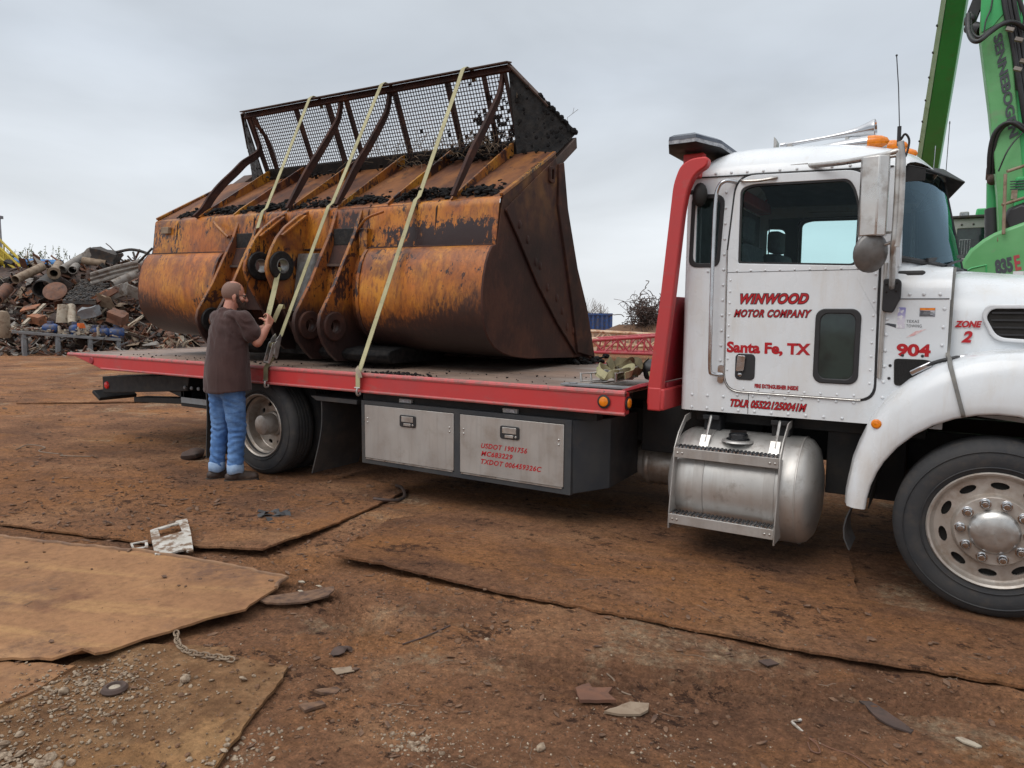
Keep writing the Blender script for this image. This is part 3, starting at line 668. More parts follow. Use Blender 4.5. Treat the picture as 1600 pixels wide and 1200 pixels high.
# ------------------------------------------------------------------ wheels
def tyre_mesh(Ro, Rr, w, lugs=True):          # axis y, outer face at y = 0, body towards +y
    p = [(Rr, .022), (Rr+.012, .006), (Rr+.03, 0.0), (Rr+.06, -.010), (Ro-.085, -.014), (Ro-.05, -.008), (Ro-.026, .006), (Ro-.010, .022), (Ro-.002, .042)]
    g = []
    n = 5; tw = w-.084
    for i in range(n):
        a = .042+tw*i/n; b = .042+tw*(i+1)/n
        g += [(Ro, a+.004), (Ro+.002, (a+b)/2), (Ro, b-.010)]
        if i < n-1: g += [(Ro-.012, b-.007), (Ro-.012, b-.003)]
    q = [(r, w-y) for r, y in p[::-1]]
    m = MB(); m.lathe(p+g+q+[(Rr-.01, w-.03), (Rr-.01, .03)], 'y', (0, 0, 0), 72, closed=True)
    for r in (Ro-.055, Rr+.045):      # moulded rings on the sidewall
        m.lathe([(r-.004, -.010), (r, -.0165), (r+.004, -.010)], 'y', (0, 0, 0), 72)
    if lugs:
        for k in range(72):
            a = 2*math.pi*k/72; u = Vector((math.cos(a), 0, math.sin(a))); tv = Vector((-math.sin(a), 0, math.cos(a)))
            rings = [[u*(Ro-.034+d)+tv*x*.011+Vector((0, y, 0)) for x in (-1, 1)] for d, y in ((0, .002), (.016, .012), (.027, .024), (.033, .040))]
            m.loft(rings, False, False)
    return m
def rim_disc(mb, y, Ro, Rc, nh, rh, size, rot=0, th=.012):
    holes = []
    for k in range(nh):
        a = 2*math.pi*(k+.5)/nh+rot; c, s = math.cos(a), math.sin(a); h = []
        for j in range(14):
            b = 2*math.pi*j/14; ex, ey = size[0]*math.cos(b), size[1]*math.sin(b)
            h.append((c*(rh+ey)-s*ex, s*(rh+ey)+c*ex))
        holes.append(h)
    mb.plate(arc(0, 0, Ro, 0, 360-5, 71), holes+([[p for p in arc(0, 0, Rc, 0, 350, 35)]] if Rc else []), 'y', y, y+th)
def wheel_front(y, s, x=5.95, z=.478):
    w = empty("front_wheel", (x, y, z)); w.parent = truck
    if s < 0: w.rotation_euler = (0, 0, math.pi)
    else: w.rotation_euler = (0, R(9), 0)
    tyre_mesh(.476, .292, .27).build("tyre", 'rubber', w, smooth=50)
    m = MB(); m.lathe([(.300, .012), (.312, -.002), (.305, -.010), (.294, -.004), (.290, .012), (.280, .022), (.272, .030)], 'y', (0, 0, 0), 64)
    m.lathe([(.292, .012), (.285, .05), (.26, .075), (.26, .2), (.29, .25)], 'y', (0, 0, 0), 48)
    rim_disc(m, .028, .282, .178, 10, .236, (.043, .0195), .1)
    m.lathe([(.282, .028), (.262, .020), (.215, .014), (.19, .004), (.168, -.012), (.150, -.016), (.143, -.012), (.143, .02)], 'y', (0, 0, 0), 64) if False else None
    m.lathe([(.196, .029), (.190, .012), (.184, -.006), (.178, -.012), (.12, -.014), (.11, -.014)], 'y', (0, 0, 0), 64)
    m.build("rim", 'rim', w, smooth=40)
    MB().lathe([(.255, .062), (.001, .062)], 'y', (0, 0, 0), 40).build("brake_drum", 'rim_dark', w)
    m = MB(); m.lathe([(.118, -.013), (.116, -.032), (.104, -.048), (.075, -.060), (.036, -.066), (.001, -.067)], 'y', (0, 0, 0), 40); m.build("hub_cap", 'steel', w, smooth=60)
    for k in range(10):
        a = 2*math.pi*(k+.25)/10; c = (math.cos(a)*.150, 0, math.sin(a)*.150)
        nuts = MB(); nuts.lathe([(.029, -.0115), (.027, -.013), (.027, -.021), (.0215, -.022), (.0205, -.044), (.015, -.050), (.001, -.051)], 'y', c, 10); nuts.build("lug_nut", 'chrome', w, smooth=40)
wheel_front(.0, 1); wheel_front(2.5, -1)
def wheel_rear(y, s, z=.487):
    w = empty("rear_wheel", (0, y, z)); w.parent = truck
    if s < 0: w.rotation_euler = (0, 0, math.pi)
    for dy in (0, .33):
        m = tyre_mesh(.487, .292, .27); m.v = [(a, b+dy, c) for a, b, c in m.v]; m.build("tyre", 'rubber', w, smooth=50)
    m = MB(); m.lathe([(.300, .012), (.312, -.002), (.305, -.010), (.294, -.002), (.289, .012), (.283, .05), (.262, .070), (.258, .17), (.235, .19)], 'y', (0, 0, 0), 64)
    m.lathe([(.296, .345), (.289, .38), (.262, .40), (.258, .5)], 'y', (0, 0, 0), 48)
    rim_disc(m, .175, .258, .10, 10, .195, (.030, .020), .3); m.build("rim", 'rim', w, smooth=40)
    m = MB(); m.lathe([(.125, .178), (.12, .15), (.105, .14), (.10, .03), (.094, .015), (.08, .008), (.001, .004)], 'y', (0, 0, 0), 40); m.build("hub", 'rim', w, smooth=40)
    MB().lathe([(.25, .23), (.001, .23)], 'y', (0, 0, 0), 40).build("brake_drum", 'rim_dark', w)
wheel_rear(.085, 1); wheel_rear(2.42, -1)

# ------------------------------------------------------------------ fuel tank with step frame
def build_tank(near=True):
    t = empty("fuel_tank", (0, 0, 0)); t.parent = truck
    if not near: t.scale = (1, -1, 1); t.location = (0, 2.506, 0)
    cy, cz, rr = .35, .485, .342
    m = MB(); m.lathe([(.001, 4.10), (.12, 4.105), (.24, 4.13), (.31, 4.165), (rr-.006, 4.205), (rr, 4.225), (rr, 4.935), (rr-.004, 4.955), (.325, 4.985), (.28, 5.02), (.18, 5.045), (.08, 5.053), (.001, 5.055)], 'x', (0, cy, cz), 64)
    m.build("tank_shell", 'tank', t, smooth=50)
    for x in (4.36, 4.80): m = MB(); m.lathe([(rr+.001, x-.032), (rr+.005, x-.032), (rr+.005, x+.032), (rr+.001, x+.032)], 'x', (0, cy, cz), 64); m.build("tank_strap", 'alu', t, smooth=40)
    m = MB(); m.lathe([(rr+.001, 4.944), (rr+.003, 4.946), (rr+.003, 4.952), (rr+.001, 4.954)], 'x', (0, cy, cz), 64)
    m.build("weld_seam", 'alu', t, smooth=40)
    prof = [(.30, .935), (.19, .925), (.06, .83), (-.015, .735), (-.02, .66), (-.085, .33), (-.09, .222), (-.06, .215), (-.03, .32), (.02, .66), (.03, .72), (.09, .80), (.20, .88), (.30, .89)]
    for x in (4.205, 4.86):
        m = MB(); m.prism(prof, 'x', x, x+.008); m.prism([(-.005, .70), (-.02, .66), (-.085, .33), (-.09, .222), (.10, .222), (.06, .4), (.05, .68)], 'x', x+.001, x+.007); m.build("step_bracket", 'alu', t, bevel=.002)
    for y, z in ((-.022, .74), (-.088, .318)):
        m = MB(); m.box((4.213, y, z-.062), (4.86, y+.012, z)); m.box((4.213, y+.012, z-.012), (4.86, y+.11, z-.004)); s = m.build("step", 'alu', t, bevel=.002)
        g = MB()
        for i in range(26):
            x = 4.225+i*.0245
            for j in range(4):
                yy = y+.016+j*.025+(i % 2)*.006
                g.lathe([(.0095, -.004), (.0085, .010), (.0045, .011), (.004, -.002)], 'z', (x, yy, z), 6)
        g.build("tread_grip", 'chrome', s)
        g = MB(); rivets(g, [(x, y, z-.032) for x in (4.235, 4.265, 4.81, 4.84)], .008); g.build("rivets", 'steel', s)
    m = MB(); m.lathe([(.075, -.012), (.075, .0), (.062, .006), (.060, .028), (.050, .036), (.02, .038), (.001, .038)], 'z', (4.56, .20, .80), 24); m.cbox((4.56, .20, .845), (.10, .022, .022), (0, 0, .6)); m.build("filler_cap", 'black_gloss', t, smooth=40)
    m = MB(); m.lathe([(.105, -.01), (.10, .0), (.078, .004)], 'z', (4.56, .20, .792), 28); m.build("filler_collar", 'tank', t)
    for x in (4.36, 4.80):
        m = MB(); m.box((x-.055, .30, .80), (x+.055, .42, .93)); m.box((x-.055, .26, .90), (x+.055, .30, .93)); m.build("hanger", 'black', t, bevel=.004)
        m = MB(); m.tube([(x, .27, .925), (x+.004, .14, .765)], .010, 8); m.cbox((x, .135, .765), (.06, .11, .008), (R(52), 0, 0)); m.build("strap_bolt", 'steel', t)
build_tank()
# ------------------------------------------------------------------ cab, hood and fenders
YN, YF, YC = .25, 2.256, 1.253
DWIN = roundpoly([(4.505, 1.925, .015), (5.195, 1.892, .03), (5.198, 2.24, .12), (5.168, 2.345, .05), (5.13, 2.400, .06), (4.58, 2.416, .08), (4.503, 2.395, .09)], .05, 5)
DOOR = roundpoly([(4.450, 1.106, .11), (5.325, 1.100, .10), (5.318, 1.60, .01), (5.312, 2.10, .2), (5.285, 2.33, .15), (5.185, 2.447, .10), (4.48, 2.476, .12), (4.438, 2.0, .01)], .08, 7)
SWIN = roundpoly([(4.200, 1.930, .05), (4.365, 1.926, .05), (4.385, 2.349, .06), (4.208, 2.363, .05)], .05, 5)
PEEP = rrect(4.985, 1.187, 5.238, 1.639, .055, 6)
def scale_loop(l, d):
    cx = (min(p[0] for p in l)+max(p[0] for p in l))/2; cy = (min(p[1] for p in l)+max(p[1] for p in l))/2
    hx = (max(p[0] for p in l)-min(p[0] for p in l))/2; hy = (max(p[1] for p in l)-min(p[1] for p in l))/2
    return [(cx+(p[0]-cx)*(hx+d)/hx, cy+(p[1]-cy)*(hy+d)/hy) for p in l]
SW2 = [(min(max(p[0], 4.222), 4.40), p[1]) for p in SWIN]
def seam_z(x): return 2.491-.035*(x-4.2)
WALL = [(4.185, .957), (5.30, .957), (5.683, .957), (5.680, 1.698), (5.42, 1.700), (5.405, 1.93), (5.385, 2.452), (5.0, seam_z(5.0)), (4.185, 2.491)]

cab = empty("cab", (0, 0, 0)); cab.parent = truck
def build_cab():
    for y0, y1 in ((YN, YN+.02), (YF-.02, YF)):
        MB().plate(WALL, [scale_loop(DWIN, .006), SW2], 'y', y0, y1).build("side_wall", 'white', cab, smooth=20)
        s = 1 if y0 == YN else -1; yo = y0 if s > 0 else y1
        lin = [(4.24, .99), (5.66, .99), (5.66, 1.68), (5.36, 1.75), (5.34, 2.42), (4.24, 2.44)]
        a = yo+s*.028; MB().plate(lin, [scale_loop(DWIN, .012), scale_loop([(max(p[0], 4.25), p[1]) for p in SW2], .002)], 'y', min(a, a+s*.012), max(a, a+s*.012)).build("inner_lining", 'interior', cab)
        # side window behind the door
        b = yo-s*.006; g = MB().plate(scale_loop(SWIN, .022), [scale_loop(SWIN, -.006)], 'y', min(b, b+s*.012), max(b, b+s*.012)).build("quarter_window", 'seal', cab, bevel=.003)
        c = yo+s*.006; MB().prism(SW2, 'y', min(c, c+s*.004), max(c, c+s*.004)).build("pane", 'glass', g)
    # rear wall with a narrow window strip, rounded rear corners, floor, firewall
    m = MB()
    for s, y in ((1, YN), (-1, YF)): m.loft([[(4.185-.045*math.sin(a), y+s*.075*(1-math.cos(a)), z) for a in np.linspace(0, math.pi/2, 7)] for z in (.957, 1.94, 2.36, 2.49)], False, False)
    m.box((4.138, YN+.07, .957), (4.146, YF-.07, 2.49)); m.build("rear_wall", 'white', cab)
    MB().box((4.15, YN+.05, .99), (4.165, YF-.05, 2.46)).build("rear_lining", 'interior', cab)
    m = MB(); m.box((4.17, YN+.04, .955), (5.66, YF-.04, .985)); m.box((5.55, YN+.05, .99), (5.60, YF-.05, 1.82)); m.box((5.22, YN+.05, 1.50), (5.55, YF-.05, 1.86)); m.build("floor_and_dash", 'interior', cab, bevel=.02)
    # roof
    m = MB(); rings = []
    ys = [0, .004, .05, .14, .26, .40, .60, .85, 1.0]
    cr = [0, .035, .098, .165, .208, .232, .248, .262, .268]
    half = [(YN+q if q < .9 else YC, c) for q, c in zip(ys, cr)]; half[-2] = (1.0, .262)
    prof = half+[(2*YC-y, c) for y, c in half[::-1][1:]]
    for x, k, dx in ((4.185, 0, 0), (4.187, .22, 0), (4.205, .45, 0), (4.24, .66, 0), (4.30, .84, 0), (4.38, .95, 0), (4.5, 1.0, 0), (4.75, 1.0, 0), (5.0, .96, 0), (5.18, .86, 0), (5.30, .70, 0), (5.385, .50, 0), (5.42, .30, 0), (5.425, .24, 0)):
        bow = (.13*(1-((0)**2)) if x > 5.2 else 0)*max(0, (x-5.2)/.22)
        rings.append([(x-(.045 if x < 4.2 else 0)*(1 if YN+.07 < y < YF-.07 else 0)+bow*(1-((y-YC)/(YC-YN))**2), y, seam_z(x)+c*k) for y, c in prof])
    m.loft(rings, False, False)
    rf = m.build("roof", 'white', cab, smooth=50)
    MB().loft([[(x, y, seam_z(x)+c*.82-.03) for y, c in prof if YN+.03 < y < YF-.03] for x in (4.22, 4.6, 5.1, 5.38)], False, False).build("headliner", 'interior', cab)
    for y in (YN-.003, YF+.003): m = MB(); m.tube([(4.185, y, 2.489), (5.0, y, seam_z(5.0)-.002), (5.36, y, seam_z(5.36))], .005, 6); m.build("drip_seam", 'seal', cab)
    # shoulders of the cowl, from the side wall up to the windshield
    m = MB()
    for s, yb in ((1, YN), (-1, YF)):
        def Yp(q): return yb+s*q
        rr = []
        for x, top, ins in ((5.405, 1.945, .075), (5.47, 1.935, .20), (5.55, 1.915, .33), (5.62, 1.895, .40), (5.683, 1.872, .42)):
            rr.append([(x, Yp(0), 1.69), (x, Yp(.003), 1.735), (x, Yp(.018), 1.785), (x, Yp(.055 if ins > .1 else .04), 1.84), (x, Yp(min(ins, .13)), 1.88 if ins > .1 else 1.90), (x, Yp(ins), top)])
        m.loft(rr, False, False)
    m.loft([[(x, YN+.40, 1.880), (x, YC, 1.895), (x, YF-.40, 1.880)] for x in (5.50, 5.683)], False, False)
    m.build("cowl", 'white', cab, smooth=60)
    # windshield, gasket, pillars
    def ws(v, u):      # u across 0..1, v up 0..1
        y = YN+.065+u*(YF-YN-.13); q = 1-(2*u-1)**2
        return (5.412+.315*q-v*(.025+.12*q), y, 1.935-.045*q+v*(.505+.11*q))
    m = MB(); m.loft([[ws(v, u) for u in np.linspace(0, 1, 17)] for v in np.linspace(0, 1, 6)], False, False); w = m.build("windshield", 'windshield', cab, smooth=80)
    loop = [ws(0, u) for u in np.linspace(0, 1, 13)]+[ws(v, 1) for v in np.linspace(.2, 1, 5)]+[ws(1, u) for u in np.linspace(1, 0, 13)]+[ws(v, 0) for v in np.linspace(.8, 0, 5)]
    MB().tube(loop, .016, 8).build("gasket", 'seal', w)
    MB().tube([ws(0, .5), ws(1, .5)], .010, 6).build("centre_bar", 'seal', w)
    m = MB()
    for y, s in ((YN, 1), (YF, -1)): m.loft([[(x-.03, y+s*.002, z), (x+.014, y+s*.002, z), (x+.022, y+s*.06, z), (x-.02, y+s*.06, z)] for x, z in ((5.405, 1.88), (5.398, 2.1), (5.378, 2.46))])
    m.build("pillar", 'white', cab, bevel=.004)
    for u in (.20, .62):
        m = MB(); p = Vector(ws(.03, u))+Vector((.03, 0, -.02)); q = Vector(ws(.10, u+.16))+Vector((.03, -.0, 0)); m.tube([p, p*.6+q*.4+Vector((.012, 0, .01)), q], .008, 6); m.bar(Vector(ws(.02, u-.10))+Vector((.022, 0, .0)), Vector(ws(.17, u+.27))+Vector((.018, 0, 0)), .014, .022)
        m.build("wiper", 'seal', cab)
    # sun visor: two dark wings meeting in a point ahead of the windshield
    for s in (1, -1):
        def V(x, y, z): return Vector((x, YC+s*(y-YC), z))
        a, b, c, d = V(5.388, YN+.03, 2.462), V(5.575, YC, 2.575), V(5.705, YC, 2.480), V(5.52, YN+.02, 2.42)
        th = Vector((0, 0, .008)); MB().hexa([a, b, c, d, a+th, b+th, c+th, d+th]).build("sun_visor", 'black', cab, bevel=.003)
        e = V(5.43, YN+.012, 2.405); MB().hexa([a, d, d+Vector((0, 0, -.06)), a+Vector((0, 0, -.1)), a+Vector((0, s*.006, 0)), d+Vector((0, s*.006, 0)), d+Vector((0, s*.006, -.06)), a+Vector((0, s*.006, -.1))]).build("visor_end", 'black', cab)
        MB().bar(V(5.55, .8, 2.455), V(5.48, .8, 2.50), .02, .06).build("visor_stay", 'alu', cab)
    # seats
    for y in (.48, 1.50):
        s = MB(); s.loft([[(x+px, y+py, z) for px, py in rrect(-.07, 0, .07, .50, .05, 3)] for x, z in ((4.52, 1.45), (4.50, 1.62), (4.46, 1.85), (4.43, 2.02), (4.425, 2.08))])
        s.loft([[(x+px, y+.12+py, z) for px, py in rrect(-.05, 0, .05, .27, .04, 3)] for x, z in ((4.415, 2.10), (4.41, 2.14), (4.41, 2.24), (4.415, 2.27))])
        s.box((4.5, y, 1.36), (5.0, y+.5, 1.50)); s.build("seat", 'seat', cab, bevel=.02)
    m = MB(); m.lathe([(.19, -.012), (.215, 0), (.19, .012)], 'z', (0, 0, 0), 28); Mx = Matrix.Translation((5.10, .72, 1.86)) @ Euler((0, R(-38), 0)).to_matrix().to_4x4(); m.v = [tuple(Mx @ Vector(v)) for v in m.v]
    m.tube([(5.10, .72, 1.86), (5.32, .72, 1.70)], .02); m.build("steering_wheel", 'seal', cab)
    # rivet rows on the panels
    m = MB(); P = []
    P += [(x, seam_z(x)+.018) for x in np.linspace(4.24, 5.33, 12)]
    P += [(x, .978) for x in np.linspace(4.23, 5.16, 10)]+[(x, 1.062) for x in np.linspace(4.23, 4.44, 3)]+[(x, 1.078) for x in np.linspace(4.53, 5.22, 8)]
    P += [(4.412, z) for z in np.linspace(1.20, 2.38, 13)]+[(5.372, z) for z in np.linspace(1.12, 1.58, 6)]+[(5.655, z) for z in np.linspace(1.13, 1.64, 6)]
    P += [(x, 1.722) for x in (5.48, 5.55, 5.63)]+[(4.26, 2.42), (4.31, 1.88)]
    rivets(m, [(x, YN-.0005 if z < seam_z(x) else YN+.002, z) for x, z in P], .0095); m.build("rivets", 'white_clean', cab)
    # rubber line between cowl and hood, panel line, grille, stickers
    m = MB(); m.box((5.42, YN-.003, 1.694), (5.675, YN+.001, 1.699)); m.box((4.60, YN-.002, .96), (4.603, YN+.001, 1.10)); m.build("panel_line", 'seal', cab)
    m = MB().prism(roundpoly([(5.428, 1.195), (5.47, 1.195), (5.62, 1.34), (5.58, 1.352), (5.42, 1.352)], .02, 3), 'y', YN-.006, YN+.002).build("cowl_grille", 'rim_dark', cab)
    g = MB()
    for i in range(22): g.box((5.43+i*.0075, YN-.008, 1.21+max(0, i-7)*.008), (5.4315+i*.0075, YN-.0062, 1.345))
    for i in range(18): g.box((5.43, YN-.008, 1.21+i*.0078), (5.47+min(.12, i*.009), YN-.0062, 1.2115+i*.0078))
    g.build("grille_mesh", 'seal', m)
    m = MB(); rivets(m, [(5.462, YN, 1.372), (5.563, YN, 1.372), (5.402, YN, 1.31), (5.40, YN, 1.235)], .009); m.build("grille_bolts", 'seal', cab)
    X, Zv = (1, 0, 0), (0, 0, 1)
    lettering("lettering", "904", cab, (5.430, YN-.001, 1.366), X, Zv, .074, .172, 'letter_red', bold=.0045)
    lettering("lettering", "TDLR 055221250041M", cab, (4.489, YN-.001, 1.000), X, (.0, 0, 1), .050, .468, 'letter_red', shear=.32, bold=.002, outline='letter_dark', olw=.0025)
    d = cab
    m = MB(); m.box((5.425, YN-.002, 1.528), (5.465, YN-.001, 1.648)); m.build("decal_star_panel", MDECAL, d)
    m = MB(); m.add([(5.36, YN-.0015, 1.55), (5.42, YN-.0015, 1.53), (5.42, YN-.0015, 1.55), (5.375, YN-.0015, 1.557)], [(0, 1, 2, 3)]); m.build("decal_swoosh", 'letter_grey', d)
    m = MB(); m.add([(5.475, YN-.0015, 1.475), (5.515, YN-.0015, 1.487), (5.575, YN-.0015, 1.527), (5.52, YN-.0015, 1.512)], [(0, 1, 2, 3)]); m.build("decal_red_swoosh", MDECAL_RED, d)
    lettering("lettering", "TEXAS", d, (5.472, YN-.001, 1.560), X, Zv, .017, .063, 'letter_grey', spacing=1.1)
    lettering("lettering", "TOWING", d, (5.472, YN-.001, 1.534), X, Zv, .017, .077, 'letter_grey', spacing=1.1)
    w = MB().box((5.534, YN-.002, 1.595), (5.612, YN-.001, 1.646)).build("warning_label", 'clear_lens', cab)
    MB().box((5.536, YN-.003, 1.632), (5.610, YN-.002, 1.645)).build("label_header", 'amber', w)
    m = MB()
    for i in range(4): m.box((5.538, YN-.003, 1.600+i*.0075), (5.600-.012*(i % 2), YN-.002, 1.604+i*.0075))
    m.build("label_print", 'letter_dark', w)
def decal_mats():
    t = NT("faded_flag_decal"); X, Y, Z = t.xyz()
    c = t.ramp(t.rng(Z, 1.52, 1.65), [(0, (.55, .52, .60)), (.45, (.62, .60, .68)), (.62, (.40, .38, .58)), (1, (.20, .20, .48))])
    t.set("Base Color", t.mix(t.rng(t.noise(60), .5, .6), c, (.72, .72, .74))); t.set("Roughness", .5)
    u = NT("faded_red_decal"); u.set("Base Color", u.mix(u.rng(u.noise(40), .4, .65), (.62, .36, .36), (.76, .70, .70))); u.set("Roughness", .5)
    return t.m, u.m
MDECAL, MDECAL_RED = decal_mats()
build_cab()

def build_door(near):
    d = empty("cab_door", (0, 0, 0)); d.parent = truck
    s = 1 if near else -1; yo = YN if near else YF
    def yy(a, b): p, q = yo-s*a, yo-s*b; return min(p, q), max(p, q)
    MB().plate(scale_loop(DOOR, .013), [scale_loop(DWIN, .03)], 'y', *yy(.003, -.004)).build("door_seal", 'seal', d, bevel=.002)
    MB().plate(DOOR, [DWIN], 'y', *yy(.012, -.002)).build("door_panel", 'white', d, bevel=.004)
    MB().plate(scale_loop(DWIN, .004), [scale_loop(DWIN, -.012)], 'y', *yy(.006, -.03)).build("window_seal", 'seal', d)
    MB().prism(scale_loop(DWIN, -.004), 'y', *yy(-.012, -.016)).build("window_pane", 'glass', d)
    if not near: return
    # bright edge trim along the rear and bottom
    lo = scale_loop(DOOR, .006); m = MB(); m.tube([(p[0], YN-.010, p[1]) for p in lo[-14:]+lo[:10] if p[1] < 2.36], .004, 6); m.build("edge_trim", 'steel', d)
    f = MB().plate(scale_loop(PEEP, .0), [scale_loop(PEEP, -.030)], 'y', *yy(.022, .010)).build("lower_window", 'seal', d, bevel=.006)
    MB().prism(scale_loop(PEEP, -.026), 'y', *yy(.014, .011)).build("pane", 'dark_glass', f)
    h = MB().prism(rrect(4.513, 1.180, 4.638, 1.349, .028), 'y', *yy(.018, .011)).build("door_handle", 'seal', d, bevel=.004)
    m = MB(); m.prism(roundpoly([(4.523, 1.235), (4.572, 1.24), (4.580, 1.336), (4.530, 1.338)], .008, 3), 'y', *yy(.034, .018)); m.lathe([(.001, -.026), (.013, -.024), (.014, -.017)], 'y', (4.546, YN, 1.213), 12); m.build("paddle", 'chrome', h, bevel=.003)
    m = MB(); m.box((5.338, YN-.012, 1.233), (5.362, YN-.002, 1.905)); g = m.build("piano_hinge", 'steel', d, bevel=.002)
    m = MB(); m.tube([(5.350, YN-.013, 1.235), (5.350, YN-.013, 1.903)], .006, 8); m.build("hinge_pin", 'alu', g)
    m = MB(); m.box((4.44, YN-.0135, 1.868), (5.316, YN-.0118, 1.871)); m.build("belt_line", 'letter_grey', d)
    m = MB(); P = [(x, 1.878) for x in np.linspace(4.50, 5.29, 10)]+[(4.462, z) for z in np.linspace(1.24, 1.82, 9)]+[(5.300, z) for z in np.linspace(1.20, 1.84, 9)]+[(x, 1.122) for x in np.linspace(4.57, 5.22, 8)]
    for x, z in P: m = MB(); rivets(m, [(x, YN-.012, z)], .0075); m.build("rivet", 'white_clean', d)
    m = MB(); m.tube(smooth_path([(4.505, YN-.014, 2.444), (4.53, YN-.03, 2.436), (4.61, YN-.036, 2.430), (4.69, YN-.03, 2.436), (4.725, YN-.014, 2.444)], 5), .010, 8); m.build("rain_deflector", 'steel', d)
    X, Zv = (1, 0, 0), (0, 0, 1); y = YN-.0125
    lettering("lettering", "WINWOOD", d, (4.530, y, 1.668), X, Zv, .064, .410, 'letter_red', shear=.34, bold=.0035, outline='letter_dark', olw=.004, spacing=1.12)
    lettering("lettering", "MOTOR COMPANY", d, (4.494, y, 1.585), X, Zv, .045, .464, 'letter_red', shear=.34, bold=.001, outline='letter_dark', olw=.0035, spacing=1.14)
    lettering("lettering", "Santa Fe, TX", d, (4.454, y, 1.358), X, Zv, .068, .512, 'letter_red', bold=.0042)
    lettering("lettering", "FIRE EXTINGUISHER INSIDE", d, (4.641, y, 1.133), X, Zv, .026, .264, 'letter_red', bold=.0012, outline='letter_dark', olw=.0008)
build_door(True); build_door(False)

